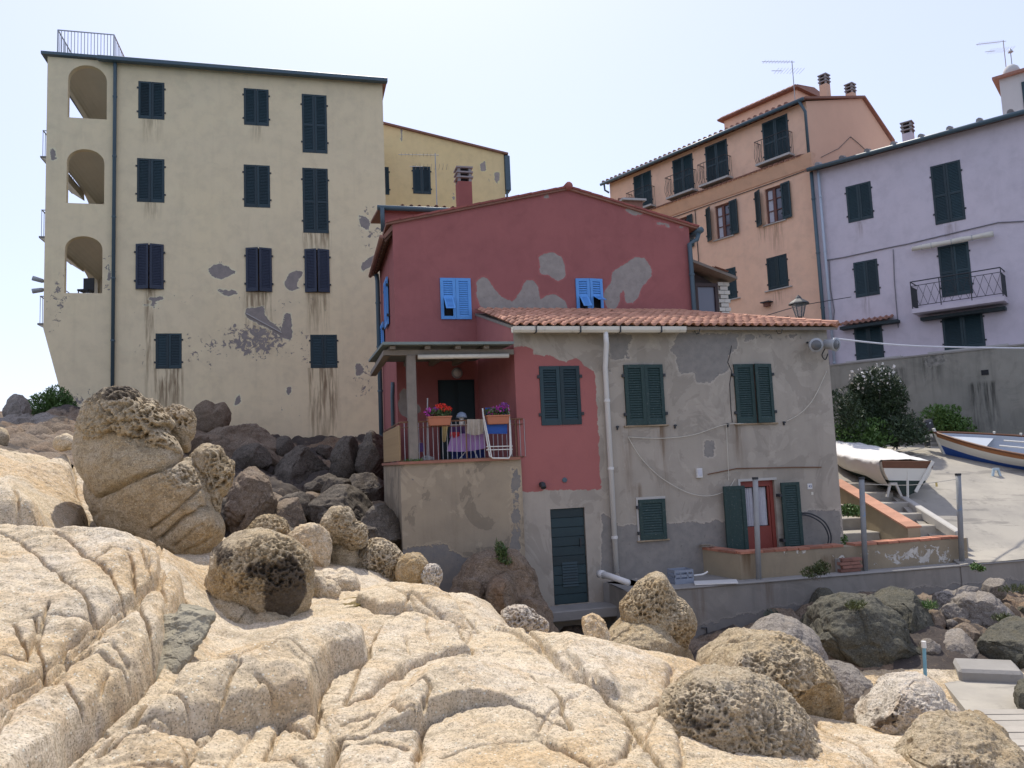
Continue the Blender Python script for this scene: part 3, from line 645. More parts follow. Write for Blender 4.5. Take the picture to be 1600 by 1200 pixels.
boulder('boulder', 'yellowish cracked lump wedged between two pitted knobs', M_GRAN, [Lm([(446, 838), (465, 822), (491, 820), (514, 840), (523, 880), (515, 905), (470, 905), (448, 872)], 8.7, .32, seed=7, n=80, cuts=8, ochre=[(480, 860, 40, 40, .7)], pits=[(505, 850, 14, 22, .6)], pit=(.04, .03))])
boulder('boulder', 'knobbly overhanging rock head against the dark boulders', M_HONEY, [
    Lm([(497, 832), (512, 800), (529, 790), (551, 798), (556, 812), (575, 833), (577, 846), (562, 858), (530, 848), (505, 846)], 9.1, .34, seed=8, n=100, pits=[(535, 830, 45, 40, .9)], pit=(.045, .04), rough=.07),
    Lm([(512, 845), (555, 845), (560, 860), (548, 900), (512, 905), (506, 870)], 9.15, .25, seed=9, n=60, rough=.03)])
boulder('boulder', 'round brown boulder full of holes beside the plastered house base', M_HONEY, [Lm([(545, 892), (562, 860), (590, 841), (615, 850), (632, 872), (622, 915), (555, 918)], 9.3, .4, seed=10, n=100, pits=[(590, 868, 50, 40, 1)], pit=(.05, .05), dark=[(590, 870, 30, 20, .35)])])
boulder('boulder', 'small ochre knob at the crest of the central slab', M_HONEY, [Lm([(618, 888), (634, 866), (655, 863), (669, 878), (665, 908), (640, 915), (622, 905)], 8.9, .2, seed=11, n=60, ochre=[(645, 885, 30, 30, 1)])])
boulder('boulder', 'tiny grey pitted knob next to the ochre one', M_QUARTZ, [Lm([(662, 890), (672, 881), (684, 884), (690, 902), (684, 916), (664, 914)], 8.8, .14, seed=12, n=40, pits=[(676, 897, 20, 20, 1)], pit=(.04, .035))])
boulder('boulder', 'rounded rock above the little green rock pool', M_GRAN, [Lm([(500, 905), (505, 893), (525, 893), (555, 898), (563, 915), (552, 934), (520, 936), (504, 925)], 7.9, .26, seed=13, n=60)])
boulder('boulder', 'cracked rock shoulder beside the stained boulder', M_GRAN, [Lm([(482, 905), (492, 892), (510, 905), (530, 935), (533, 950), (500, 952), (480, 935)], 7.5, .22, seed=14, n=60, cuts=6)])
boulder('rock_spire', 'pointed honeycombed granite spire in front of the terrace wall', M_HONEY, [
    Lm([(968, 942), (985, 925), (1007, 904), (1022, 894), (1037, 898), (1045, 916), (1056, 937), (1077, 955), (1081, 974), (1073, 996), (1062, 1030), (1040, 1060), (1000, 1050), (975, 1010), (955, 985), (972, 965)], 6.9, .34, seed=15, n=150, rough=.03,
       pits=[(1015, 935, 45, 32, .85), (1062, 970, 22, 40, 1)], pit=(.045, .04), ochre=[(1000, 970, 40, 30, .6), (1060, 990, 20, 30, .7)]),
    Lm([(925, 1030), (950, 990), (985, 968), (1055, 1000), (1090, 1040), (1060, 1075), (960, 1070)], 6.75, .5, seed=115, n=90, rough=.04, cuts=6)])
boulder('boulder', 'broad honeycombed boulder near the concrete landing', M_HONEY, [
    Lm([(1062, 1030), (1085, 1008), (1120, 998), (1165, 997), (1220, 1004), (1266, 1030), (1300, 1060), (1313, 1090), (1309, 1125), (1290, 1150), (1230, 1150), (1150, 1130), (1080, 1080)], 6.2, .55, seed=16, n=165, rough=.04, cuts=3,
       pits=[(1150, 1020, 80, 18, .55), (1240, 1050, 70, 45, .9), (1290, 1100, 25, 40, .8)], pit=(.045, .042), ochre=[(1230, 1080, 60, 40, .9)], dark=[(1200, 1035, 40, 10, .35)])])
boulder('boulder', 'near boulder with black pitted hollows at the bottom of the picture', M_HONEY, [
    Lm([(1030, 1110), (1052, 1068), (1090, 1045), (1130, 1045), (1180, 1062), (1220, 1090), (1258, 1128), (1284, 1170), (1296, 1215), (1280, 1280), (1150, 1290), (1060, 1230), (1030, 1160)], 4.9, .5, seed=17, n=170, rough=.045, cuts=3,
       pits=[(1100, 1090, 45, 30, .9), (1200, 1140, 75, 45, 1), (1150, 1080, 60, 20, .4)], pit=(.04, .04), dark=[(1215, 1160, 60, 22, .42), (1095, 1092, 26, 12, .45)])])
boulder('boulder', 'whitish quartz boulder beside the wooden walkway', M_QUARTZ, [
    Lm([(1318, 1118), (1345, 1088), (1388, 1070), (1430, 1063), (1456, 1072), (1478, 1100), (1510, 1120), (1524, 1142), (1500, 1170), (1420, 1180), (1345, 1160)], 6.2, .5, seed=18, n=130, cuts=14, rough=.03,
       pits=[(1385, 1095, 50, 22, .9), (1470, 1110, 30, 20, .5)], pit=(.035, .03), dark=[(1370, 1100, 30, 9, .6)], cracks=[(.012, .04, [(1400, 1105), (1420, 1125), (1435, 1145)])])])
boulder('boulder', 'tan boulder at the lower corner below the walkway planks', M_HONEY, [
    Lm([(1385, 1190), (1405, 1158), (1440, 1142), (1500, 1134), (1560, 1148), (1605, 1170), (1650, 1200), (1660, 1270), (1400, 1290), (1375, 1230)], 4.9, .5, seed=19, n=130, rough=.05, cuts=5, pits=[(1500, 1170, 50, 25, .8), (1570, 1190, 40, 20, .6)], pit=(.04, .035))])
boulder('boulder', 'smooth brownish boulder against the terrace wall in shade', M_GREYR, [Lm([(1160, 995), (1190, 970), (1225, 966), (1256, 980), (1288, 1015), (1298, 1045), (1230, 1050), (1160, 1030)], 9.6, .7, seed=20, n=90, rough=.03)])
boulder('boulder', 'fluted grey rock between the honeycombed and quartz boulders', M_GREYR, [Lm([(1285, 1040), (1325, 1040), (1364, 1062), (1362, 1082), (1345, 1120), (1300, 1140), (1290, 1090)], 8.2, .5, seed=21, n=80, cuts=12, facet=.02, strata=.03)])
boulder('boulder', 'rough grey honeycomb lump on the crest in front of the green door', M_QUARTZ, [Lm([(780, 972), (790, 955), (808, 949), (828, 953), (842, 960), (856, 975), (850, 1000), (785, 1000)], 7.9, .2, seed=22, n=80, pits=[(818, 968, 50, 30, 1)], pit=(.05, .05), dark=[(818, 968, 50, 30, .4)])])
boulder('boulder', 'broken rusty flake of rock lying on the crest near the spire', M_GRAN, [Lm([(905, 975), (920, 962), (935, 958), (946, 975), (955, 1000), (930, 1012), (908, 995)], 6.6, .14, seed=23, n=60, cuts=12, ochre=[(930, 970, 30, 20, 1)])])
boulder('rock_mound', 'brown fissured rock rising against the house wall left of the green door', M_BROWN, [
    Lm([(700, 930), (716, 895), (750, 868), (778, 860), (808, 866), (832, 890), (842, 925), (860, 970), (850, 1030), (720, 1030), (690, 980)], 13.6, .9, seed=24, n=100, cuts=12, facet=.03, rough=.03),
    Lm([(760, 935), (770, 905), (790, 898), (803, 915), (806, 955), (795, 1000), (765, 1000)], 12.9, .5, seed=25, n=60, cuts=8, rough=.02, ochre=[(780, 920, 15, 30, .9)]),
    Lm([(720, 920), (735, 895), (750, 905), (755, 940), (745, 1000), (720, 1000)], 13.0, .4, seed=26, n=50, cuts=8, rough=.03), Lm([(805, 950), (825, 930), (848, 940), (862, 975), (870, 1030), (805, 1030)], 12.9, .4, seed=27, n=50, cuts=8, rough=.03)])
# ------------------------------------------------------------ shaded rocks below the yellow block
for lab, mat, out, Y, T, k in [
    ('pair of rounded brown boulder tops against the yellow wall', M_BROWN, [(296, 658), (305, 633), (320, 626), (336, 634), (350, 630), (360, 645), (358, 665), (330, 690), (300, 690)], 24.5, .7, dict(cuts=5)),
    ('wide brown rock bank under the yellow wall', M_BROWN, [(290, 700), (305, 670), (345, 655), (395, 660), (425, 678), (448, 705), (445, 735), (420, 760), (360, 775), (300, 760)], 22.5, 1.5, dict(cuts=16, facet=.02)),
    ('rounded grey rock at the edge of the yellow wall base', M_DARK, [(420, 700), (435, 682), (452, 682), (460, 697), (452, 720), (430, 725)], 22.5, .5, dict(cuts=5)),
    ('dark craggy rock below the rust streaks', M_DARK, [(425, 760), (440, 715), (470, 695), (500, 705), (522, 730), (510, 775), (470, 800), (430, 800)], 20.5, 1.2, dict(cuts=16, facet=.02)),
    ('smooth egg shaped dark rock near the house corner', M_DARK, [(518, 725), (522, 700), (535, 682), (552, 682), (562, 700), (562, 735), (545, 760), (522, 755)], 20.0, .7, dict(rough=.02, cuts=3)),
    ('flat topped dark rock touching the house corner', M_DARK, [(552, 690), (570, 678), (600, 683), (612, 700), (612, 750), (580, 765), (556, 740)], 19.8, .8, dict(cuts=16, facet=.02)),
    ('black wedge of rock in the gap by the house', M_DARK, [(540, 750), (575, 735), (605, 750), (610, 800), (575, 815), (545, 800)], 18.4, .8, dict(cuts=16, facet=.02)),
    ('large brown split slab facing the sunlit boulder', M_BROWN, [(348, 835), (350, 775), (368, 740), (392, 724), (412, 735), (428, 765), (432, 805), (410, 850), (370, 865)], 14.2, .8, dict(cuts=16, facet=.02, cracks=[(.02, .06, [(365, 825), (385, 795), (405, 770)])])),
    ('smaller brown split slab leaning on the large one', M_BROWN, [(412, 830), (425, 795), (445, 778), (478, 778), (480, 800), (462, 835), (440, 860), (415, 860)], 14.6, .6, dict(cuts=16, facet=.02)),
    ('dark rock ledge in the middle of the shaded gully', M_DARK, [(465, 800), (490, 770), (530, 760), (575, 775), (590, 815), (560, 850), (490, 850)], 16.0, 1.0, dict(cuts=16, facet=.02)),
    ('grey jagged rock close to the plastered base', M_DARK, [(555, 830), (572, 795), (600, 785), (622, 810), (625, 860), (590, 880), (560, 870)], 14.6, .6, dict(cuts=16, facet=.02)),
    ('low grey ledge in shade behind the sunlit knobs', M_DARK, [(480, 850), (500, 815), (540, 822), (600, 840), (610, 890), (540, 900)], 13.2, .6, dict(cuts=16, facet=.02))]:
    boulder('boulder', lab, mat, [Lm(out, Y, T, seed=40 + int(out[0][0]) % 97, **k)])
boulder('boulder', 'grey upright rock on the skyline beside the green bush', M_GREYR, [Lm([(3, 655), (8, 630), (18, 617), (32, 615), (44, 628), (50, 650), (40, 675), (8, 675)], 21, .5, seed=60, cuts=10)])
boulder('rock_bank', 'long grey rock bank on the far skyline under the bush', M_GREYR, [Lm([(-60, 670), (0, 652), (50, 648), (100, 655), (140, 665), (140, 700), (60, 715), (-60, 720)], 19, 1.2, seed=61, n=90, cuts=12)])
boulder('boulder', 'brown rock stub at the picture edge on the upper slab', M_HONEY, [Lm([(-20, 690), (-5, 668), (9, 672), (12, 690), (0, 705), (-20, 705)], 11.5, .3, seed=62)])
boulder('boulder', 'small tan rock lying below the grey rock bank', M_GRAN, [Lm([(82, 690), (95, 680), (112, 682), (120, 694), (105, 702), (85, 700)], 10.8, .2, seed=63)])
# ------------------------------------------------------------ dark rocks under the terrace wall
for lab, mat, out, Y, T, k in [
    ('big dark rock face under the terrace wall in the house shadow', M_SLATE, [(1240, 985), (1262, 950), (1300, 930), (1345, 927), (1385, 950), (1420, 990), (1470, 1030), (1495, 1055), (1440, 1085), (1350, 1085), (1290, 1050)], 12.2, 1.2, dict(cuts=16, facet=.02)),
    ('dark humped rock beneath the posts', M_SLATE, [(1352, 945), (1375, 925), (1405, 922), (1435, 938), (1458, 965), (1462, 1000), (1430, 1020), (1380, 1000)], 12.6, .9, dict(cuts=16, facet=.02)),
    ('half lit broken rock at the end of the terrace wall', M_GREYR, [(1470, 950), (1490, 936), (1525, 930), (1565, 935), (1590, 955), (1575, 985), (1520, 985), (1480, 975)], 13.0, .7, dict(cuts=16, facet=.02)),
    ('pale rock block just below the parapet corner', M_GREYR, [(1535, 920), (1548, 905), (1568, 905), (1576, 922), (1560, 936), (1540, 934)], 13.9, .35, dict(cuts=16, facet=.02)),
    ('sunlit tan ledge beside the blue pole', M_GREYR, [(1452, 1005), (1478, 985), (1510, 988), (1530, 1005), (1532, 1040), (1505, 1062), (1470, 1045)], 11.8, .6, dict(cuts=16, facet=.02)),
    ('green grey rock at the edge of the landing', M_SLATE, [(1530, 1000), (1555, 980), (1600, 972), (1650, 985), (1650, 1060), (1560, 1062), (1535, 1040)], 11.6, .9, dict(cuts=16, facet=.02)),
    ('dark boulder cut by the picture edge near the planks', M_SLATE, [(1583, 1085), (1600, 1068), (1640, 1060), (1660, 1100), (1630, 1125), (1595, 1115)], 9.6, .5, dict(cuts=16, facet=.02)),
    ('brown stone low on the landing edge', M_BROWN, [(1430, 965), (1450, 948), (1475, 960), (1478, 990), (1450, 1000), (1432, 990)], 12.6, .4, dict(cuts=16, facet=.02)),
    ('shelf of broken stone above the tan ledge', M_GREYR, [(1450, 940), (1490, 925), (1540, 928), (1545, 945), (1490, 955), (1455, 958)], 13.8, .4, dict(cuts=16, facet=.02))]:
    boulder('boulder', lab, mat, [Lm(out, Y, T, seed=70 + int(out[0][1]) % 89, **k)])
# mortar patch with brick bits in the gully
mort = simple('old_mortar', (0.30, 0.265, 0.185), 0.95, 0.35, 9, 0.9, (0.15, 0.14, 0.115))
Yb = float(ground_pt(265, 1012)[1]) + .02
boulder('mortar_patch', 'grey green mortar patch filling the joint below the stained boulder', mort, [Lm([(208, 1050), (218, 1018), (240, 990), (275, 970), (300, 950), (322, 945), (334, 962), (326, 985), (305, 1005), (285, 1025), (250, 1046)], Yb, .13, seed=30, n=100, cuts=3, rough=.07, tilt=1.7)], cat='masonry')
FARY = np.exp(np.linspace(math.log(11.2), math.log(30), 260))
rk_ = np.random.default_rng(21)
def scatter(n, xr, yr, lab, group, mats, szr, T_, ykeep, seed0):
    for k in range(n):
        px, py = rk_.uniform(*xr), rk_.uniform(*yr); q = ground_pt(px, py, 0, FARY); Y = float(q[1])
        if not (ykeep[0] < Y < ykeep[1]): continue
        w = rk_.uniform(*szr); hgt = w * rk_.uniform(.55, .95); a0 = rk_.uniform(0, 6.28)
        out = [(px + w * math.cos(a0 + a) * rk_.uniform(.75, 1.1), py - hgt * .15 + hgt * math.sin(a0 + a) * rk_.uniform(.75, 1.1)) for a in np.linspace(0, 2 * math.pi, 9)[:-1]]
        boulder('boulder', lab(px, py, w, k % len(mats)), mats[k % len(mats)], [Lm(out, Y, w / F * Y * T_, seed=seed0 + k, cuts=18, facet=.02, rough=.05)], group)
def lab_g(px, py, w, mi):
    near = 'by the porch base' if px > 545 else ('below the rust streaks' if px > 440 else 'behind the honeycombed boulder'); lev = 'at the top of' if py < 750 else ('halfway down' if py < 815 else 'at the bottom of')
    return '%s %s jagged rock %s the shaded heap, %s' % ('large' if w > 30 else ('middling' if w > 21 else 'small'), ('black', 'dark grey', 'brown')[mi], lev, near)
def lab_b(px, py, w, mi):
    near = 'beside the landing' if py > 1020 else ('close under the terrace wall' if py < 965 else 'halfway down the bank'); pos = 'below the parapet plant' if px < 1300 else ('below the brick pier' if px < 1430 else 'below the ramp end')
    return '%s %s broken rock %s, %s' % ('large' if w > 23 else ('middling' if w > 15 else 'small'), ('grey', 'olive', 'brown', 'pale grey')[mi], near, pos)
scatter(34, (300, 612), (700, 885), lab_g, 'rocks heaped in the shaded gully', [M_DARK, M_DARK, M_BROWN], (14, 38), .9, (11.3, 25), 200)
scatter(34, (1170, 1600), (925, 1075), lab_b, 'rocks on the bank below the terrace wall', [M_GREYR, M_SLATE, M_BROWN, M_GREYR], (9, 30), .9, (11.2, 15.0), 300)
# ------------------------------------------------------------ building kit
G_SHUT = simple('green_shutter_paint', (0.012, 0.034, 0.040), 0.55, 0.25, 5, 0.1, rnd=.28)
G_SHUT_OLD = simple('green_shutter_worn', (0.015, 0.042, 0.037), 0.6, 0.25, 14, 0.2, (0.15, 0.16, 0.145))
B_SHUT = simple('blue_shutter_paint', (0.11, 0.34, 0.72), 0.5, 0.12, 6, 0.1)
NAVY_SHUT = simple('navy_shutter_paint', (0.016, 0.024, 0.046), 0.5, 0.2, 5, 0.1)
IRON = simple('dark_iron', (0.03, 0.033, 0.036), 0.6, 0.2, 8)
RUST = simple('rusty_iron', (0.17, 0.085, 0.045), 0.8, 0.3, 12)
ZINC = simple('grey_blue_metal', (0.065, 0.105, 0.125), 0.5, 0.15, 5)
GALV = simple('galvanised_metal', (0.36, 0.37, 0.37), 0.5, 0.15, 6)
WHITEP = simple('white_plastic', (0.66, 0.65, 0.61), 0.5, 0.08, 4)
CREAMP = simple('cream_gutter', (0.64, 0.60, 0.50), 0.6, 0.1, 4, dirt=(.4, .36, .28))
WOODG = simple('weathered_wood', (0.22, 0.19, 0.155), 0.9, 0.3, 7, 0.4)
WOODB = simple('brown_wood', (0.15, 0.062, 0.03), 0.6, 0.3, 8, 0.2)
TERRA = simple('roof_terracotta', (0.49, 0.25, 0.16), 0.9, 0.25, 6, 0.35, (0.30, 0.16, 0.11), rnd=.28)
TERRA_D = simple('old_terracotta', (0.27, 0.135, 0.095), 0.95, 0.3, 6, 0.35, (0.15, 0.11, 0.09), rnd=.2)
STONE = simple('pale_stone', (0.46, 0.44, 0.40), 0.9, 0.12, 8, 0.3)
CONC = simple('concrete_grey', (0.27, 0.255, 0.23), 0.95, 0.25, 2.2, 0.5, (0.17, 0.16, 0.145))
DARKIN = simple('dark_interior', (0.02, 0.02, 0.022), 0.9, 0.1, 4)
ROPE = simple('pale_rope', (0.60, 0.56, 0.46), 0.9, 0.15, 30)
tg = NT('window_glass'); MGLASS = tg.out((0.13, 0.14, 0.17), 0.08, None, Metallic=0.0, Specular_IOR_Level=0.6)
CURT = simple('lace_curtain', (0.55, 0.55, 0.58), 0.9, 0.15, 14)

def grid_lines(a, b, step, extra):
    L = list(np.linspace(a, b, max(2, int(round((b - a) / step)) + 1))); done = set(extra)
    for e in extra:
        L = [x for x in L if abs(x - e) > step * .35 or x in (a, b) or x in done]
        if all(abs(x - e) > 1e-6 for x in L): L.append(e)
    return sorted(set(L))
def wall(name, fr, u0, u1, v0, v1, mat, parent, holes=(), step=.12, reveal=.16, clips=(), peel=(), paint=(), flake=(), stain=(), arches=()):
    """a rendered wall with real openings; clips = half planes in (u,v): keep points left of the line a->b"""
    ex_u = [h[0] for h in holes] + [h[1] for h in holes] + [a[0] for a in arches] + [a[1] for a in arches]
    ex_v = [h[2] for h in holes] + [h[3] for h in holes] + [a[2] for a in arches] + [a[4] for a in arches]
    ex_u = [e for e in ex_u if u0 < e < u1]; ex_v = [e for e in ex_v if v0 < e < v1]
    us = np.array(grid_lines(u0, u1, step, ex_u)); vs = np.array(grid_lines(v0, v1, step, ex_v))
    U, V = np.meshgrid(us, vs); U, V = U.ravel(), V.ravel(); nc, nr = len(us), len(vs)
    i = (np.arange(nr - 1)[:, None] * nc + np.arange(nc - 1)[None]).ravel(); Q = np.c_[i, i + 1, i + nc + 1, i + nc]
    cu = (us[:-1] + us[1:]) / 2; cv = (vs[:-1] + vs[1:]) / 2; CU, CV = np.meshgrid(cu, cv); CU, CV = CU.ravel(), CV.ravel()
    keep = np.ones(len(Q), bool)
    for h in list(holes) + [(a[0], a[1], a[2], a[4]) for a in arches]: keep &= ~((CU > h[0]) & (CU < h[1]) & (CV > h[2]) & (CV < h[3]))
    Q = Q[keep]
    bm = bmesh.new(); bv = [bm.verts.new((u, v, 0)) for u, v in zip(U, V)]
    for q in Q.tolist(): bm.faces.new([bv[k] for k in q])
    def quad(*p): bm.faces.new([bm.verts.new(x) for x in p])
    for h in holes:
        a, b, c, d = h[:4]; r = -(h[4] if len(h) > 4 else reveal)
        quad((a, c, 0), (a, c, r), (a, d, r), (a, d, 0)); quad((b, c, 0), (b, d, 0), (b, d, r), (b, c, r)); quad((a, d, 0), (a, d, r), (b, d, r), (b, d, 0)); quad((a, c, 0), (b, c, 0), (b, c, r), (a, c, r))
    for a, b, c, s, d in arches:                                  # left, right, sill, springing, crown
        r = -reveal; A = [(a, c)]; n = 20
        for k in range(n + 1):
            th = math.pi * (1 - k / n); A.append(((a + b) / 2 + (b - a) / 2 * math.cos(th), s + (d - s) * math.sin(th) ** .9))
        A.append((b, c))
        for p, q in zip(A[:-1], A[1:]): quad((p[0], p[1], 0), (p[0], p[1], r), (q[0], q[1], r), (q[0], q[1], 0))
        quad((a, c, 0), (b, c, 0), (b, c, r), (a, c, r))
        for p, q in zip(A[1:-2], A[2:-1]): quad((p[0], p[1], 0), (q[0], q[1], 0), (q[0], d, 0), (p[0], d, 0))
    for a, b in clips:
        d = Vector((b[0] - a[0], b[1] - a[1], 0)); n = Vector((d.y, -d.x, 0)).normalized()
        bmesh.ops.bisect_plane(bm, geom=bm.verts[:] + bm.edges[:] + bm.faces[:], plane_co=(a[0], a[1], 0), plane_no=n, clear_outer=True)
    bmesh.ops.delete(bm, geom=[v for v in bm.verts if not v.link_faces], context='VERTS')
    bm.verts.ensure_lookup_table()
    L = np.array([v.co[:] for v in bm.verts]); Mw = np.array([fr.U[:], (0, 0, 1), fr.N[:]])
    W = L @ Mw + np.array([fr.o.x, fr.o.y, EZ])
    bm.verts.index_update(); q4 = [[v.index for v in f.verts] for f in bm.faces if len(f.verts) == 4]; t3 = []
    for f in bm.faces:
        if len(f.verts) != 4:
            vv = [v.index for v in f.verts]
            for k in range(1, len(vv) - 1): t3.append((vv[0], vv[k], vv[k + 1]))
    bm.free(); P2 = L[:, :2].astype(np.float32)
    far = np.zeros(len(P2), np.float32)
    fl = far.copy(); st = far.copy()
    for cu_, cv_, ru, rv, s in flake: fl = np.maximum(fl, s * sstep(1.3, .3, np.hypot((P2[:, 0] - cu_) / ru, (P2[:, 1] - cv_) / rv)))
    for a, b, top, bot, s in stain: st = np.maximum(st, s * sstep(a - .1, a + .05, P2[:, 0]) * sstep(b + .1, b - .05, P2[:, 0]) * sstep(top + .05, top, P2[:, 1]) * np.clip((P2[:, 1] - bot) / max(top - bot, .01), 0, 1) ** .6)
    at_ = {'peel': sdf(P2, peel) + 1, 'flake': fl, 'stain': st, 'paint': sdf(P2, paint) + 1}
    return np_mesh(name, W, np.array(q4, np.int32), mat, parent, at_, False, np.array(t3, np.int32) if t3 else None)
def pxpoly(fr, pts): return [fr.uv(*p) for p in pts]
def pxell(fr, cx, cy, rx, ry, s):
    a = fr.uv(cx, cy); b = fr.uv(cx + rx, cy); c = fr.uv(cx, cy - ry); return (a[0], a[1], abs(b[0] - a[0]), abs(c[1] - a[1]), s)
def pxstain(fr, xl, xr, yt, yb, s=1.0):
    a, b, c, d = fr.rect(xl, xr, yt, yb); return (a, b, d, c, s)
SLATS = {}
def shutter(parent, fr, u0, u1, v0, v1, mat, n=.03, leaves=2, swing=(0, 0), slat_parts=False, solid=False, gap=None, cross=True, hinges=True, label=None, panels=None):
    """louvred shutters: every leaf is a part, its louvres are sub-parts (near) or one sub-part (far)"""
    w = (u1 - u0) / leaves; out = []
    for k in range(leaves):
        a = u0 + w * k + .004; b = a + w - .008; hs = k if leaves == 2 else 0
        ang = swing[k] if leaves == 2 else swing[0]; hu = a if hs == 0 else b          # hinge side
        def T(u, v, d):
            x = u - hu; c, s = math.cos(ang), math.sin(ang)
            if hs == 0: return fr.P(hu + x * c + d * -s * 0, v, n + d + x * s)
            return fr.P(hu + x * c, v, n + d - x * s)
        def hx(mb, ua, ub, va, vb, d0, d1, tw=0):
            return mb.hexa([T(ua, va, d1 - tw), T(ub, va, d1 - tw), T(ub, va, d0 - tw), T(ua, va, d0 - tw), T(ua, vb, d1), T(ub, vb, d1), T(ub, vb, d0), T(ua, vb, d0)])
        st = min(.075, w * .17); mb = MB(); th = .04
        hx(mb, a, a + st, v0, v1, 0, th); hx(mb, b - st, b, v0, v1, 0, th); hx(mb, a + st, b - st, v1 - st, v1, .002, th - .002); hx(mb, a + st, b - st, v0, v0 + st * 1.5, .002, th - .002)
        secs = [(v0 + st * 1.5, v1 - st)]
        if cross and v1 - v0 > 1.7:
            c = (v0 + v1) / 2 - .1; hx(mb, a + st, b - st, c, c + st, .002, th - .002); secs = [(v0 + st * 1.5, c), (c + st, v1 - st)]
        leaf = mb.build('shutter', mat, parent)
        if label: leaf['label'] = label
        out.append(leaf)
        if solid:
            m2 = MB()
            for s0, s1 in secs: hx(m2, a + st, b - st, s0, s1, .012, .024)
            m2.build('panel', mat, leaf); continue
        m2 = MB(); pitch = .047 if slat_parts else .055
        hx(m2, a + st * .9, b - st * .9, v0 + st, v1 - st, -.004, .002); m2.build('backing', DARKIN if slat_parts else mat, leaf)
        m2 = MB()
        for s0, s1 in secs:
            m = max(1, int((s1 - s0) / pitch)); p = (s1 - s0) / m
            for q in range(m):
                va = s0 + q * p; tgt = MB() if slat_parts else m2
                # a louvre: lower edge outwards, upper edge tucked behind the next one
                tgt.hexa([T(a + st, va, .034), T(b - st, va, .034), T(b - st, va - .004, .028), T(a + st, va - .004, .028), T(a + st, va + p * .95, .012), T(b - st, va + p * .95, .012), T(b - st, va + p * .9, .006), T(a + st, va + p * .9, .006)])
                if slat_parts: tgt.build('slat', mat, leaf)
        if not slat_parts: tag(m2.build('louvres', mat, leaf), kind='stuff')
        if hinges:
            m3 = MB()
            for hv in (v0 + .18 * (v1 - v0), v1 - .18 * (v1 - v0)):
                hd = -1 if hs == 0 else 1; e = a if hs == 0 else b
                m3.fbox(fr, min(e, e + hd * .05), max(e, e + hd * .05), hv - .03, hv + .03, .0, n + .05)
            tag(m3.build('hinges', IRON, leaf), kind='stuff')
    return out
def sill(parent, fr, u0, u1, v, mat=STONE, d=.09, h=.045): return MB().fbox(fr, u0 - .06, u1 + .06, v - h, v, -.1, d).build('sill', mat, parent, bevel=.006)
def gutter(parent, pts, r, mat, name='gutter'): return MB().tube(pts, r, 10).build(name, mat, parent, True)
def pipe(parent, pts, r, mat, name='downpipe', clamps=0):
    o = MB().tube(pts, r, 10).build(name, mat, parent, True)
    if clamps:
        m = MB(); a, b = Vector(pts[-2]), Vector(pts[-1])
        for k in range(clamps):
            c = a + (b - a) * ((k + .5) / clamps); d = (b - a).normalized(); m.tube([c - d * .025, c + d * .025], r * 1.22, 10)
        tag(m.build('clamps', mat, o), kind='stuff')
    return o
def s_tile(wd=.19, ln=.40, th=.014, amp=.045):
    """an S shaped roof tile: x across, y up the slope, z out of the roof"""
    prof = [(-.5, .012), (-.40, .0), (-.25, -.005), (-.10, .004), (.0, amp * .55), (.12, amp), (.25, amp * 1.12), (.38, amp), (.50, .016), (.56, .004)]
    m = MB(); n = len(prof)
    for y, k, lift in ((0, 1.0, .016), (ln, .93, 0)):
        for x, z in prof: m.v.append(Vector((x * wd * k, y, z + lift)))
        for x, z in prof: m.v.append(Vector((x * wd * k, y, z + lift - th)))
    a, b, c, d = 0, n, 2 * n, 3 * n
    for i in range(n - 1):
        m.f += [(a + i, a + i + 1, c + i + 1, c + i), (b + i + 1, b + i, d + i, d + i + 1), (b + i, b + i + 1, a + i + 1, a + i)]
    return m
TILE = lib_mesh('roof_tile', s_tile(), TERRA); TILE_D = lib_mesh('roof_tile', s_tile(.2, .42), TERRA_D)
for me in (TILE, TILE_D):
    for p in me.polygons: p.use_smooth = True
def tile_field(parent, o, ux, uy, nx, ny, mesh, mat, dx=.19, dy=.33, parts=300, keep=None, jit=.004, stuff='roof_tiles', row0=0):
    """tiles on a slope: o = eave corner, ux along the eave, uy up the slope; the eave rows are objects, the rest one part"""
    ux = Vector(ux).normalized(); uy = Vector(uy).normalized(); uz = ux.cross(uy); count = 0; rest = []
    for j in range(ny):
        for i in range(nx):
            if keep and not keep(i, j): continue
            a = rng.normal(0, .012); x = ux * math.cos(a) + uy * math.sin(a); y = uz.cross(x)
            m4 = basis(Vector(o) + ux * ((i + .5) * dx + rng.normal(0, jit)) + uy * (j * dy + rng.normal(0, jit * 2)) + uz * (.012 + abs(rng.normal(0, jit))), x, y, uz)
            if count < parts: inst('roof_tile', mesh, parent, m4); count += 1
            else: rest.append(m4)
    if rest:
        tv = np.array([v.co[:] for v in mesh.vertices]); tf = np.array([p.vertices[:] for p in mesh.polygons]); V = []; Q = []
        for k, m4 in enumerate(rest):
            a = np.array(m4); V.append(tv @ a[:3, :3].T + a[:3, 3]); Q.append(tf + k * len(tv))
        tag(np_mesh(stuff, np.concatenate(V), np.concatenate(Q), mat, parent, None, True), kind='stuff')
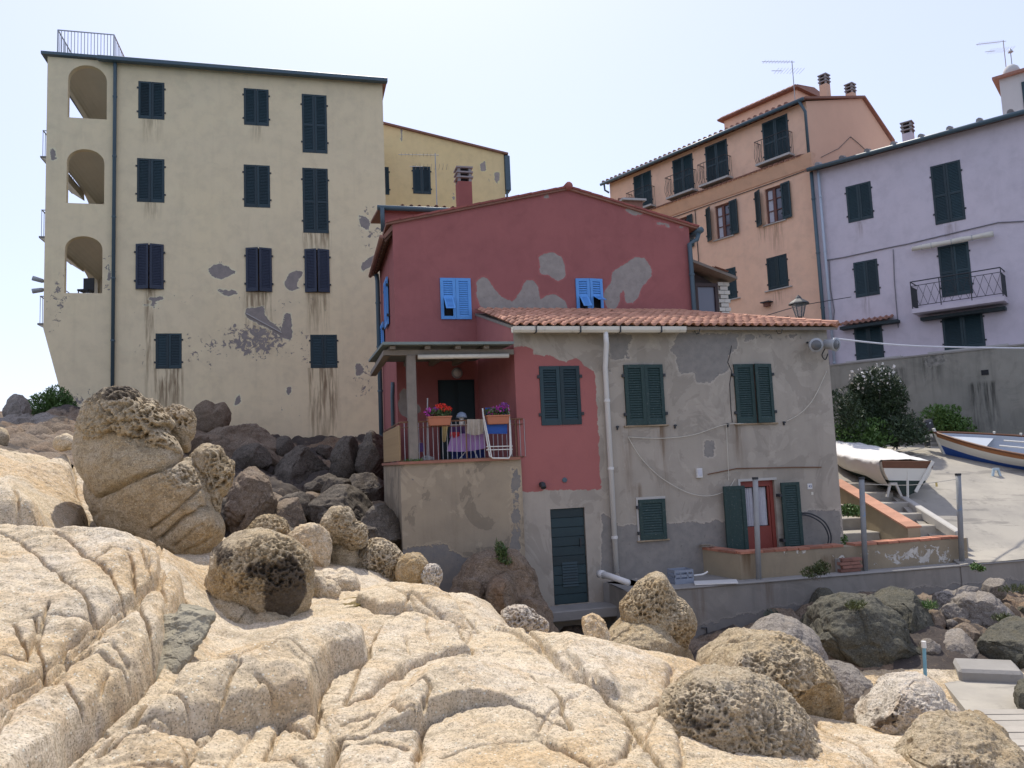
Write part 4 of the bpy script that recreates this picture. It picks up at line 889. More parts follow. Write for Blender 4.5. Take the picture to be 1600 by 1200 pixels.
def chimney(parent, c, w, h, mat, slots=3, cap=TERRA_D, name='chimney', fr=None):
    ux = fr.U if fr else Vector((1, 0, 0)); uy = -fr.N if fr else Vector((0, 1, 0)); c = Vector(c); Z = Vector((0, 0, 1))
    o = MB().obox(c + Z * h / 2, ux * w / 2, uy * w / 2, Z * h / 2).build(name, mat, parent)
    m = MB(); z = h
    for k in range(slots):
        for sx in (-1, 1):
            for sy in (-1, 1): m.obox(c + Z * (z + .055) + ux * sx * w * .4 + uy * sy * w * .4, ux * w * .1, uy * w * .1, Z * .055)
        m.obox(c + Z * (z + .13), ux * w * .6, uy * w * .6, Z * .022); z += .15
    m.build('cowl', cap, o); MB().obox(c + Z * (h + .2), ux * w * .25, uy * w * .25, Z * .2).build('flue', DARKIN, o)
    return o
def shell(parent, fr, u0, u1, v0, v1, depth, mat, name='wall', front=False, flat_roof=True):
    """the sides, the back and the top that the photo does not show"""
    m = MB(); P = fr.P
    m.quad(P(u0, v0, 0), P(u0, v0, -depth), P(u0, v1, -depth), P(u0, v1, 0)); m.quad(P(u1, v0, 0), P(u1, v1, 0), P(u1, v1, -depth), P(u1, v0, -depth)); m.quad(P(u0, v0, -depth), P(u1, v0, -depth), P(u1, v1, -depth), P(u0, v1, -depth))
    if flat_roof: m.quad(P(u0, v1, 0), P(u1, v1, 0), P(u1, v1, -depth), P(u0, v1, -depth))
    return m.build(name, mat, parent)
def antenna(name, base, h, label, yaw=0, booms=2, mat=GALV, L=1.3):
    a = thing(name, base, label, 'antenna'); b = Vector(base); MB().tube([b, b + Vector((0, 0, h))], .018, 6).build('mast', mat, a)
    d = Vector((math.cos(yaw), math.sin(yaw), 0)); e = Vector((-d.y, d.x, 0))
    for k in range(booms):
        z = h - .06 - .42 * k; m = MB(); s = b + Vector((0, 0, z)); LL = L * (1 - .12 * k); m.tube([s + d * (.12 if k == 0 else -LL * .4), s - d * LL * (1 if k == 0 else .8)], .012, 5); boom = m.build('boom', mat, a)
        m = MB()
        for q in range(9):
            c = s - d * LL * (.12 + q * .1) if k == 0 else s + d * LL * (.35 - q * .12); w = .16 if k == 0 else .26; up = Vector((0, 0, .0)); m.tube([c - e * w, c + e * w], .006, 4)
        m.build('element', mat, boom)
    return a

# ------------------------------------------------------------ yellow apartment block
A_H = R(14.5)
yf = Frame(at(598, 400, 28.5), A_H)
M_YEL = stucco('yellow_render', (0.79, 0.655, 0.41), (0.76, 0.635, 0.41), (0.31, 0.27, 0.235), (0.25, 0.22, 0.195), streak=.14, rag=.09, mottle=.05)
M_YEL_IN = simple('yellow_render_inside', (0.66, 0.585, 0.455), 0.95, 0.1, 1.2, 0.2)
yb = thing('apartment_block', yf.P(-5, -2), 'tall pale yellow apartment block with green shutters and stacked arched loggias', 'building')
yu0 = yf.uv(71, 300)[0]; yu1 = yf.uv(602, 300)[0]; ytl = yf.uv(182, 97)[1]; ytr = yf.uv(600, 129)[1]; ytop = (ytl + ytr) / 2; ylog = yf.uv(120, 88)[1]
ywin = [(216, 257, 128, 186, 0), (381, 420, 139, 196, 0), (472, 511, 148, 239, 0), (214, 257, 248, 316, 0), (381, 422, 258, 324, 0), (473, 513, 263, 364, 0),
        (212, 256, 382, 452, 1), (384, 425, 388, 456, 1), (476, 515, 390, 457, 1), (243, 284, 521, 576, 0), (485, 527, 523, 575, 0)]
yh = [yf.rect(*w[:4]) for w in ywin]
yarch = []
for xl, xr, yt, ys_, yb_ in ((106, 167, 102, 128, 185), (104, 163, 233, 256, 318), (101, 160, 369, 391, 458)):
    a, b, c, d = yf.rect(xl, xr, yt, yb_); s = yf.uv((xl + xr) / 2, ys_)[1]; yarch.append((a, b, c, s, d))
pp = lambda *p: pxpoly(yf, p)
ypeel = [pp((325, 421), (335, 414), (345, 412), (355, 416), (368, 424), (360, 431), (345, 437), (333, 432)), pp((339, 453), (350, 452), (355, 457), (365, 452), (371, 458), (357, 463), (347, 461)),
    pp((384, 482), (400, 480), (412, 478), (414, 492), (420, 500), (440, 517), (445, 489), (455, 488), (457, 532), (440, 527), (415, 511), (392, 500), (383, 494)), pp((444, 441), (453, 425), (474, 423), (471, 432), (463, 443), (470, 452), (456, 455), (446, 449)),
    pp((560, 335), (572, 340), (578, 346), (576, 360), (563, 354)), pp((583, 400), (590, 393), (588, 412), (575, 418), (565, 425), (566, 410)), pp((78, 233), (86, 231), (90, 250), (80, 250)),
    pp((447, 606), (454, 604), (455, 612), (450, 617)), pp((369, 620), (374, 616), (377, 629), (367, 634)),
    pp((170, 412), (174, 425), (172, 440), (168, 438)), pp((105, 625), (130, 640), (140, 620), (150, 625), (135, 655), (112, 650)), pp((555, 572), (560, 566), (570, 577), (560, 590), (556, 585)), pp((232, 466), (250, 463), (262, 466), (240, 472)), pp((222, 476), (255, 478), (240, 482))]
ye = lambda *a: pxell(yf, *a)
yflake = [ye(400, 532, 75, 36, 1.25), ye(315, 545, 50, 40, .6), ye(470, 540, 35, 40, .7), ye(570, 590, 30, 45, .75), ye(580, 350, 25, 60, .7), ye(90, 470, 22, 60, .85), ye(130, 630, 45, 30, .9), ye(170, 430, 14, 50, .8), ye(250, 470, 60, 25, .5), ye(430, 470, 120, 30, .45), ye(440, 640, 60, 40, .35), ye(330, 440, 40, 50, .35), ye(500, 470, 40, 30, .5), ye(225, 555, 25, 30, .5)]
ys = lambda *a: pxstain(yf, *a)
ystain = [ys(243, 284, 576, 680, 1), ys(485, 527, 575, 720, .9), ys(228, 240, 453, 660, .9), ys(384, 425, 457, 560, .8), ys(475, 515, 364, 395, .9), ys(480, 512, 458, 525, .75), ys(225, 250, 187, 225, .5), ys(225, 250, 317, 345, .5), ys(395, 410, 197, 225, .4)]
ch0, ch1 = yf.uv(68, 515), yf.uv(106, 655)
tl0, tl1 = yf.uv(72, 86), yf.uv(180, 97)
wall('wall', yf, yu0, yu1, -1.5, ytop, M_YEL, yb, [h + (.14,) for h in yh], .11, .22, [(ch0, ch1)], ypeel, (), yflake, ystain, yarch)
ydep = 9.0
us = yf.uv(176, 300)[0]                                   # the wall between loggias and flats
m = MB(); P = yf.P
m.quad(P(us, -1.5, -.3), P(us, -1.5, -ydep), P(us, ytop, -ydep), P(us, ytop, -.3)); m.quad(P(yu1, -1.5, 0), P(yu1, ytop, 0), P(yu1, ytop, -ydep), P(yu1, -1.5, -ydep)); m.quad(P(yu0, -1.5, -ydep), P(yu1, -1.5, -ydep), P(yu1, ytop, -ydep), P(yu0, ytop, -ydep))
m.quad(P(us, -1.5, -5.6), P(us, ytop, -5.6), P(yu0, ytop, -5.6), P(yu0, -1.5, -5.6)); m.quad(P(yu0, -1.5, -5.6), P(yu0, ytop, -5.6), P(yu0, ytop, -ydep), P(yu0, -1.5, -ydep))
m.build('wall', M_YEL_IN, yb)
# loggia floors, vaults and the open arches of the end wall
ef = Frame(yf.P(yu0, 0), 0); ef.o.z = 0; ef.U = -yf.N; ef.N = -yf.U
efi = ef.shifted(-.32)
earch = [(.45, 5.45, c + .02, d - .42, d + .06) for a, b, c, s, d in yarch]
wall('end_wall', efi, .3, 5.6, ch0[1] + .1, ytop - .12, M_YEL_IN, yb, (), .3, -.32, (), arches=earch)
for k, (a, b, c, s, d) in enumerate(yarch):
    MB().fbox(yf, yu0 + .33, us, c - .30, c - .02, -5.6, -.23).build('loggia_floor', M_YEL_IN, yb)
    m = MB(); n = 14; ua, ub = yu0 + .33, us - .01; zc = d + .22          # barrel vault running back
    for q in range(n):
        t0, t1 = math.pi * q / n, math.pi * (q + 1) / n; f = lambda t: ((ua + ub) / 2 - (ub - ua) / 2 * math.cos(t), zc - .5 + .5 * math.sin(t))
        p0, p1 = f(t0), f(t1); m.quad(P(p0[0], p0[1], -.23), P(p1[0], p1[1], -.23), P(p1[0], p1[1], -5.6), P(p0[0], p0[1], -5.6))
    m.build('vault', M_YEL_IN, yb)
    bo = ef                                                # balcony on the end wall
    zb = [yf.uv(60, 231)[1], yf.uv(60, 360)[1], yf.uv(60, 500)[1]][k] if k < 3 else c
    bal = MB().hexa([ef.P(.9, zb - .28, 0), ef.P(4.6, zb - .28, 0), ef.P(4.6, zb - .28, -.02), ef.P(.9, zb - .28, -.02), ef.P(.9, zb, .42), ef.P(4.6, zb, .42), ef.P(4.6, zb, 0), ef.P(.9, zb, 0)]).build('balcony', M_YEL_IN, yb)
    m = MB().fbox(ef, .88, 4.62, zb, zb + .06, 0, .45); m.build('balcony_slab', CONC, bal)
    m = MB()
    for q in range(16): x = .92 + 3.66 * q / 15; m.tube([ef.P(x, zb + .06, .38), ef.P(x, zb + 1.0, .38)], .011, 5)
    m.tube([ef.P(.92, zb + 1.0, .0), ef.P(.92, zb + 1.0, .38), ef.P(4.6, zb + 1.0, .38), ef.P(4.6, zb + 1.0, 0)], .022, 6)
    m.build('railing', GALV, bal)
# rails behind the lowest opening and the roof terrace railing
c3 = yarch[2][2]; m = MB()
for h in (.22, .48): m.tube([efi.P(.75, c3 + h, .16), efi.P(4.9, c3 + h, .16)], .016, 6)
m.build('railing', GALV, yb)
zr = yf.uv(120, 86)[1]; zt = yf.uv(130, 48.5)[1]; a = yf.uv(89, 86)[0]; b = yf.uv(177, 92)[0]
rl = MB().tube([P(a, zt, -4.6), P(a, zt, -.08), P(b, zt, -.08), P(b, zt, -4.6)], .025, 6).build('roof_railing', GALV, yb)
bar_me = lib_mesh('bar', MB().tube([(0, 0, 0), (0, 0, zt - zr)], .012, 5), GALV); post_me = lib_mesh('post', MB().tube([(0, 0, 0), (0, 0, zt - zr)], .025, 6), GALV)
for q in range(18): inst('post' if q in (0, 17) else 'bar', post_me if q in (0, 17) else bar_me, rl, Matrix.Translation(P(a + (b - a) * q / 17, zr, -.08)))
for q in range(1, 22):
    for s in (a, b): inst('bar', bar_me, rl, Matrix.Translation(P(s, zr, -.08 - 4.5 * q / 21)))
# roofs with dark verge and gutter
MB().fbox(yf, yu0 - .18, us + .15, zr - .1, zr, -5.6, .12).build('terrace_roof', ZINC, yb)
gl = yf.uv(155, 92); gr = yf.uv(605, 127, .15)
m = MB().hexa([P(gl[0], ytop, .25), P(gr[0], ytop, .25), P(gr[0], ytop + .6, -ydep), P(gl[0], ytop + .6, -ydep), P(gl[0], ytop + .05, .25), P(gr[0], ytop + .05, .25), P(gr[0], ytop + .65, -ydep), P(gl[0], ytop + .65, -ydep)]); m.build('roof', TERRA_D, yb)
MB().fbox(yf, gl[0], gr[0], ytop - .10, ytop + .06, .10, .32).build('gutter', ZINC, yb, bevel=.02)
p0, p1 = yf.uv(181, 100), yf.uv(175, 612); pipe(yb, [P(p0[0], ytop - .02, .15), P(p0[0], ytop - .25, .09), P(p1[0] + .03, p1[1] - 1.5, .09)], .062, ZINC, clamps=6)
for h, w in zip(yh, ywin):
    ajar = w[4]; shutter(yb, yf, *h, NAVY_SHUT if ajar else G_SHUT, n=-.03 if not ajar else .0, swing=(.30, .30) if ajar else (0, 0))
q = yf.uv(385, 490); r_ = yf.uv(440, 520); MB().bar(P(q[0], q[1], .01), P(r_[0], r_[1], .01), .05, .03).build('pipe_stub', STONE, yb)
for (px, py) in ((57, 436), (64, 449)):
    b_ = ef.P(.35, yf.uv(66, py)[1], 0)
    fl = thing('floodlight', b_, 'grey wall floodlight on the corner of the yellow block, %s of two' % ('upper' if py == 436 else 'lower'), 'floodlight')
    MB().tube([b_, b_ + ef.N * .18], .02, 6).build('arm', IRON, fl)
    d = (ef.N + Vector((0, -.3, -.25 if py > 440 else .3))).normalized(); c = b_ + ef.N * .1
    MB().lathe(c, [(.05, 0), (.075, .06), (.085, .34), (.07, .36)], 10, d).build('housing', GALV, fl, True)
cb = yf.P(yf.uv(108, 455)[0] + .1, c3 - .02, -1.6); ch = thing('chair', cb, 'dark chair back standing inside the lowest loggia of the yellow block', 'chair')
MB().obox(cb + Vector((0, 0, .45)), (.2, 0, 0), (0, .2, 0), (0, 0, .03)).build('seat', IRON, ch); MB().obox(cb + Vector((0, .2, .72)), (.19, 0, 0), (0, .02, 0), (0, 0, .24)).build('backrest', IRON, ch)
for sx in (-.17, .17):
    for sy in (-.17, .17): MB().bar(cb + Vector((sx, sy, 0)), cb + Vector((sx, sy, .43)), .03).build('leg', IRON, ch)

# ------------------------------------------------------------ rear yellow house
rf = Frame(at(690, 250, 36), A_H)
M_YEL2 = stucco('ochre_render', (0.82, 0.63, 0.31), (0.80, 0.62, 0.32), (0.42, 0.36, 0.30), (0.34, 0.29, 0.25), rag=.07, mottle=.05, streak=.12)
rb = thing('house', rf.P(0, -1), 'ochre house with sloping verge seen behind the yellow block', 'building')
ra, rz = rf.uv(585, 191), rf.uv(787, 241); P2_ = rf.P
rw = [rf.rect(645, 673, 260, 303), rf.rect(596, 608, 261, 304)]
rp = lambda *p: pxpoly(rf, p)
wall('wall', rf, ra[0] - 1, rz[0], 0, ra[1] + .3, M_YEL2, rb, [h + (.14,) for h in rw], .14, .15, [((rz[0], rz[1]), ra)], [rp((750, 255), (758, 251), (760, 266), (752, 268)), rp((772, 268), (781, 270), (779, 292), (773, 280)), rp((626, 200), (629, 202), (628, 222), (625, 222)), rp((705, 306), (711, 308), (708, 316))], (), [pxell(rf, 765, 275, 25, 30, .6), pxell(rf, 715, 310, 20, 15, .5)])
m = MB(); m.quad(P2_(rz[0], 0, 0), P2_(rz[0], rz[1], 0), P2_(rz[0], rz[1], -8), P2_(rz[0], 0, -8)); m.quad(P2_(ra[0] - 1, 0, -8), P2_(rz[0], 0, -8), P2_(rz[0], rz[1], -8), P2_(ra[0] - 1, ra[1] + .3, -8)); m.build('wall', M_YEL2, rb)
k = (rz[1] - ra[1]) / (rz[0] - ra[0])
m = MB().hexa([P2_(ra[0] - 1, ra[1] - k, .12), P2_(rz[0] + .2, rz[1] + k * .2, .12), P2_(rz[0] + .2, rz[1] + k * .2, -8), P2_(ra[0] - 1, ra[1] - k, -8), P2_(ra[0] - 1, ra[1] - k + .09, .12), P2_(rz[0] + .2, rz[1] + k * .2 + .09, .12), P2_(rz[0] + .2, rz[1] + k * .2 + .09, -8), P2_(ra[0] - 1, ra[1] - k + .09, -8)]); m.build('roof', TERRA_D, rb)
for h in rw: shutter(rb, rf, *h, G_SHUT, n=-.02)
g0 = rf.uv(786, 243); g1 = rf.uv(784, 298); MB().fbox(rf, rz[0] + .02, rz[0] + .28, g1[1], g0[1], -.5, .1).build('gutter_end', ZINC, rb, bevel=.03); pipe(rb, [P2_(rz[0] + .08, g1[1], .02), P2_(rz[0] + .05, 2, .02)], .05, ZINC)
ab = at(683, 330, 26); antenna('tv_antenna', ab, 2.05, 'thin aerial with a horizontal boom in front of the ochre house', 0.15, 2, GALV, 1.25)
# ------------------------------------------------------------ plastered house at the front (with its red painted end)
hf = Frame(ray(960, 900) * (15.4 / ray(960, 900).y), A_H); hf.o.z = 0
HP = hf.P; Z = Vector((0, 0, 1))
M_GREYW = stucco('old_grey_render', (0.425, 0.375, 0.31), (0.37, 0.33, 0.27), (0.225, 0.21, 0.19), (0.275, 0.255, 0.225), (0.38, 0.14, 0.127), (0.355, 0.13, 0.12), bump=.5, streak=.35, rag=.10, mottle=.24)
M_BASE = stucco('porch_base_render', (0.38, 0.31, 0.215), (0.30, 0.25, 0.185), (0.20, 0.19, 0.175), (0.25, 0.225, 0.19), bump=.6, streak=.55, rag=.12, mottle=.42)
M_RED = stucco('red_render', (0.37, 0.135, 0.122), (0.35, 0.128, 0.118), (0.37, 0.325, 0.28), (0.30, 0.265, 0.23), bump=.25, streak=.12, rag=.05, mottle=.08)
hb = thing('plastered_house', HP(2, -2.4), 'grey plastered lean-to house with tiled roof and a red painted end', 'building')
hu0 = hf.uv(807, 640)[0]; hu1 = hf.uv(1305, 680)[0]; veave = (hf.uv(820, 517)[1] + hf.uv(1290, 516)[1]) / 2
hp = lambda *p: pxpoly(hf, p)
he = lambda *a: pxell(hf, *a); hs = lambda *a: pxstain(hf, *a)
hw = {'a': hf.rect(844, 907, 572, 664), 'b': hf.rect(976, 1037, 570, 664), 'c': hf.rect(1148, 1207, 569, 661), 'd': hf.rect(998, 1039, 780, 843), 'door': hf.rect(863, 917, 794, 944), 'entry': hf.rect(1160, 1214, 751, 866)}
paint = [hp((800, 545), (812, 540), (832, 545), (834, 556), (856, 554), (872, 562), (885, 566), (902, 560), (912, 570), (930, 580), (934, 660), (939, 764), (806, 768))]
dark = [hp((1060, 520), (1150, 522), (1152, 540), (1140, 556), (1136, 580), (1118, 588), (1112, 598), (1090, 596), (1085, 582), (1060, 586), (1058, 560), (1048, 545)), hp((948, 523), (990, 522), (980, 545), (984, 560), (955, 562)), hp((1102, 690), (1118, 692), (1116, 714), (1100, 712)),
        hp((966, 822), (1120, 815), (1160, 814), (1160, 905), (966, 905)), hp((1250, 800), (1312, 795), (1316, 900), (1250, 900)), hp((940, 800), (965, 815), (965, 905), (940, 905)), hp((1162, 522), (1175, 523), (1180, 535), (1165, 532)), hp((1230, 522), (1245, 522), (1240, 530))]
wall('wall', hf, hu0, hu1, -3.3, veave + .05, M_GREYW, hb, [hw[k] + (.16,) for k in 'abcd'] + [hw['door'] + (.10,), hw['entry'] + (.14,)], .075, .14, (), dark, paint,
     [he(1180, 525, 90, 14, .8), he(950, 560, 12, 60, .7), he(1010, 870, 90, 30, .5), he(1255, 525, 40, 8, .7)],
     [hs(976, 984, 664, 780, .9), hs(1030, 1040, 664, 790, .9), hs(1150, 1158, 661, 740, .7), hs(996, 1003, 760, 845, .9), hs(1037, 1041, 780, 860, .6), hs(863, 917, 945, 960, .5), hs(1080, 1130, 860, 905, .4)])
m = MB(); m.quad(HP(hu1, -3.3, 0), HP(hu1, -3.3, -3.5), HP(hu1, veave + .05, -3.5), HP(hu1, veave + .05, 0)); m.build('wall', M_GREYW, hb)
# crack in the render
# roof: lean-to slope against the red gable, hipped at its far end
rise = .98; dep = 3.4; eo = .26; sl = rise / dep
roof = MB().hexa([HP(hu0 - .02, veave - .02 - sl * 0, eo * .8), HP(hu1 + .12, veave - .02, eo * .8), HP(hu1 - 1.9, veave + rise - .03, -dep), HP(hu0 - .02, veave + rise - .03, -dep), HP(hu0 - .02, veave + .04, eo * .8), HP(hu1 + .12, veave + .04, eo * .8), HP(hu1 - 1.9, veave + rise + .02, -dep), HP(hu0 - .02, veave + rise + .02, -dep)]).build('roof', WOODG, hb)
uyv = Vector((0, 0, 0)) - hf.N * math.cos(math.atan(sl)) + Z * math.sin(math.atan(sl))
eave0 = HP(hu0 - .05, veave + .06 - .02, eo); nx_ = int((hu1 + .2 - hu0) / .19) + 1
def keep_(i, j):
    u = hu0 - .05 + (i + .5) * .19; return u < hu1 + .16 - (j * .33) / 3.5 * 2.02
tile_field(roof, eave0, hf.U, uyv, nx_, 11, TILE, TERRA, .19, .33, 300, keep_)
# hip tiles running up the far edge
hipm = lib_mesh('hip_tile', MB().tube([(0, -.21, 0), (0, .21, .0)], [.085, .07], 8), TERRA)
for q in range(10):
    a = HP(hu1 + .12, veave + .09, eo * .8); b = HP(hu1 - 1.9, veave + rise + .07, -dep); d = (b - a).normalized(); x = d.cross(Z).normalized(); inst('hip_tile', hipm, roof, basis(a + d * (.2 + q * .36) + Z * .01, x, d, x.cross(d)))
m = MB(); m.quad(HP(hu1 + .1, veave + .03, eo * .5), HP(hu1 + .1, veave + .03, -dep), HP(hu1 - 1.9, veave + rise, -dep)); m.build('hip_slope', TERRA, roof)
gA = hf.uv(800, 516, .3)[0]; gB = hf.uv(1070, 516, .3)[0]
gt = MB(); prof = [(-.07, .05), (-.07, -.02), (-.04, -.065), (.04, -.065), (.07, -.02), (.07, .05), (.055, .05), (.05, -.01), (.03, -.05), (-.03, -.05), (-.055, -.01), (-.055, .05)]
gt.prism([HP(gA, veave - .03 + z, eo + .05 + n) for n, z in prof], hf.U * (gB - gA)); gut = gt.build('gutter', CREAMP, hb)
for px in (836, 905, 967, 1031):
    u = hf.uv(px, 516, .3)[0]; MB().fbox(hf, u - .012, u + .012, veave - .10, veave + .03, eo - .03, eo + .135).build('gutter_bracket', IRON, gut)
for px in (1093, 1222):                                        # left over brackets without gutter
    u = hf.uv(px, 520, .3)[0]; MB().tube([HP(u, veave - .02, .1), HP(u, veave - .1, .16), HP(u + .01, veave - .1, .26), HP(u + .01, veave - .02, .3)], .008, 5).build('gutter_bracket', IRON, hb)
pu0 = hf.uv(940, 530, .08); pu1 = hf.uv(963, 894, .08)
pipe(hb, [HP(pu0[0], veave - .08, eo + .05), HP(pu0[0] + .01, veave - .3, .3), HP(pu0[0] + .04, veave - .75, .09), HP(pu1[0], pu1[1], .09)], .052, WHITEP, clamps=3)
# shutters
shutter(hb, hf, *hw['a'], G_SHUT, n=-.02, slat_parts=True)
shutter(hb, hf, *hw['b'], G_SHUT_OLD, n=.0, slat_parts=True, swing=(.10, .06), label='worn green shutter with pale scuffs')
shutter(hb, hf, *hw['c'], G_SHUT_OLD, n=.0, slat_parts=True, swing=(.05, .16), label='worn green shutter standing slightly ajar')
shutter(hb, hf, *hw['d'], G_SHUT_OLD, n=.0, leaves=1, slat_parts=True, swing=(.06,))
for k in 'bcd': sill(hb, hf, hw[k][0], hw[k][1], hw[k][2] - .002, simple('rusty_sill', (.34, .26, .17), .9, .3, 9, .3, (.2, .09, .04)), .05, .03)
m = MB(); a, b, c, d = hw['d']; m.fbox(hf, a - .04, a, c - .03, d + .05, 0, .015).fbox(hf, a, b + .03, d + .002, d + .05, 0, .015).build('window_frame', STONE, hb)
# green plank door
a, b, c, d = hw['door']; dr = MB().fbox(hf, a + .01, b - .01, c, d, -.09, -.06).build('door', G_SHUT, hb)
n = 10
for q in range(n):
    z0 = c + (d - c) * q / n; z1 = c + (d - c) * (q + 1) / n
    mb = MB().fbox(hf, a + .012, b - .012, z0 + .006, z1 - .006, -.062, -.035 - (.004 if q % 2 else 0)); mb.build('plank', G_SHUT, dr, bevel=.004)
ga, gb = a + (b - a) * .28, a + (b - a) * .72; gz = c + (d - c) * .18
for q in range(9): MB().hexa([HP(ga, gz + q * .052, -.012), HP(gb, gz + q * .052, -.012), HP(gb, gz + q * .052, -.036), HP(ga, gz + q * .052, -.036), HP(ga, gz + q * .052 + .04, -.028), HP(gb, gz + q * .052 + .04, -.028), HP(gb, gz + q * .052 + .04, -.036), HP(ga, gz + q * .052 + .04, -.036)]).build('louvre', G_SHUT, dr)
MB().fbox(hf, b - .12, b - .09, c + 1.05, c + 1.22, -.04, -.01).build('lock_plate', IRON, dr)
MB().fbox(hf, a - .3, b + .65, c - .2, c - .01, -.3, .55).build('doorstep', CONC, hb, bevel=.02)
# entry with red frame, lace curtain and open leaves
a, b, c, d = hw['entry']; REDW = simple('red_door_paint', (0.24, 0.045, 0.03), 0.5, 0.2, 8, 0.1)
en = MB().fbox(hf, a, b, c, d, -.30, -.28).build('door', DARKIN, hb)
MB().fbox(hf, a, a + .08, c, d, -.14, -.07).fbox(hf, a + .08, b - .08, d - .12, d, -.138, -.072).fbox(hf, b - .08, b, c, d, -.14, -.07).build('door_frame', REDW, en)
mid = a + (b - a) * .5
for x0, x1 in ((a + .09, mid), (mid, b - .09)):
    lf = MB().fbox(hf, x0, x1, c, c + .55, -.125, -.085).fbox(hf, x0, x0 + .035, c + .55, d - .13, -.125, -.085).fbox(hf, x1 - .035, x1, c + .55, d - .13, -.125, -.085).build('door_leaf', REDW, en)
    mb = MB(); N_ = 16
    for q in range(N_):
        xa = x0 + .035 + (x1 - x0 - .07) * q / N_; xb = x0 + .035 + (x1 - x0 - .07) * (q + 1) / N_; na = -.14 + .018 * math.sin(q * 1.9); nb = -.14 + .018 * math.sin((q + 1) * 1.9)
        mb.quad(HP(xa, c + .56, na), HP(xb, c + .56, nb), HP(xb, d - .14, nb), HP(xa, d - .14, na))
    mb.build('curtain', CURT, lf)
MB().fbox(hf, a - .05, a - .002, c, d + .05, 0, .02).fbox(hf, a - .002, b + .05, d + .002, d + .05, 0, .018).build('door_surround', STONE, hb)
lw = (b - a) * .62
q0 = hf.uv(1122, 860)[0]
shutter(hb, hf, a - .47, a - .03, c - .02, d - .07, G_SHUT_OLD, n=.12, leaves=1, swing=(.20,), solid=True, label='open green shutter door with flaking white edges')
shutter(hb, hf, b + .06, b + .46, c, d - .06, G_SHUT_OLD, n=.10, leaves=1, slat_parts=True, swing=(.16,), label='open green louvred shutter door beside the entry')
# small fittings on the wall
def plaque(name, lab, cat, px, py, w, h, mat, th=.03):
    u, v = hf.uv(px, py); o = HP(u, v, .002); t_ = thing(name, o, lab, cat); MB().fbox(hf, u - w / 2, u + w / 2, v - h / 2, v + h / 2, .002, th).build('plate', mat, t_, bevel=.004); return t_, u, v
t_, u, v = plaque('meter_box', 'small white meter box with rounded cover on the grey wall', 'meter box', 1091, 739, .12, .19, WHITEP, .07); MB().fbox(hf, u - .045, u + .045, v - .06, v + .07, .071, .078).build('cover', CURT, t_)
t_, u, v = plaque('house_number', 'white house number tile reading 43 near the entry', 'house number', 1265, 760, .115, .115, WHITEP, .012)
BLUEI = simple('blue_enamel', (0.03, 0.05, 0.2), 0.4, 0.1, 9)
def text(body, parent, origin, x, y, size, mat, name='lettering'):
    cu = bpy.data.curves.new(name, 'FONT'); cu.body = body; cu.size = size; cu.align_x = 'CENTER'; cu.align_y = 'CENTER'; cu.extrude = .0015
    to = bpy.data.objects.new(name + '_src', cu); dg = bpy.context.evaluated_depsgraph_get(); COL.objects.link(to); dg.update(); me = bpy.data.meshes.new_from_object(to.evaluated_get(dg)); bpy.data.objects.remove(to)
    me.materials.clear(); me.materials.append(mat); me.name = name; return inst(name, me, parent, basis(origin, x, y, x.cross(y)))
text('43', t_, HP(u + .005, v, .0145), hf.U, Z, .075, BLUEI)
plaque('paper_note', 'small cream tag under the house number', 'note', 1269, 771, .05, .06, CREAMP, .006)
for px, py in ((964, 667), (1054, 665), (1136, 663), (1224, 660)):
    u, v = hf.uv(px, py); MB().bar(HP(u - .03, v, .03), HP(u + .03, v, .03), .03).fbox(hf, u - .01, u + .01, v - .06, v + .02, 0, .04).build('shutter_catch', IRON, hb)
u, v = hf.uv(846, 757); MB().tube([HP(u, v, 0), HP(u, v, .1), HP(u, v - .06, .14)], .055, 8).build('vent_pipe', IRON, hb)
u, v = hf.uv(882, 750); MB().lathe(HP(u, v, 0), [(.05, 0), (.05, .02), (.035, .025)], 10, hf.N).build('vent_cap', ZINC, hb)
pts = [HP(*hf.uv(x, y), .03) for x, y in ((1105, 741), (1125, 737), (1150, 732), (1200, 731), (1245, 730), (1282, 730))]; MB().tube(pts, .012, 5).build('curtain_rail', RUST, hb)
def cord(name, lab, pts, r=.007, mat=ROPE, cat='rope', n=9):
    P_ = [Vector(p) for p in pts]; out = []
    for i in range(len(P_) - 1):
        p0 = P_[max(i - 1, 0)]; p1 = P_[i]; p2 = P_[i + 1]; p3 = P_[min(i + 2, len(P_) - 1)]
        for k in range(n):
            t = k / n; out.append(.5 * ((2 * p1) + (p2 - p0) * t + (2 * p0 - 5 * p1 + 4 * p2 - p3) * t * t + (3 * p1 - p0 - 3 * p2 + p3) * t ** 3))
    out.append(P_[-1]); base = out[0]; ROOT['_c'] = base
    m = MB().tube([p - base for p in out], r, 5); o = m.build(name, mat); o.location = base; ROOT[o.name] = base; return tag(o, lab, cat)
hw_ = lambda L, n=.04: [HP(*hf.uv(x, y), n) for x, y in L]
cord('rope', 'slack white line drooping from the worn window to the open shutter door', hw_([(980, 683), (1000, 715), (1030, 745), (1065, 766), (1090, 774), (1112, 774), (1135, 765), (1147, 748)]))
cord('rope', 'white line strung between the two upper grey wall windows', hw_([(980, 683), (1030, 685), (1080, 680), (1130, 664), (1170, 662)]))
cord('rope', 'white line hanging straight down beside the cracked window', hw_([(1133, 663), (1135, 700), (1137, 750)]), .006)
cord('rope', 'white line rising from the window catch to the house corner', hw_([(1228, 658), (1250, 645), (1270, 622), (1290, 580)]))
crk = hw_([(1143, 540), (1140, 556), (1137, 566), (1143, 580), (1140, 600), (1142, 640), (1144, 660)], .003)
MB().tube(crk, .009, 4).build('wall_crack', DARKIN, hb)
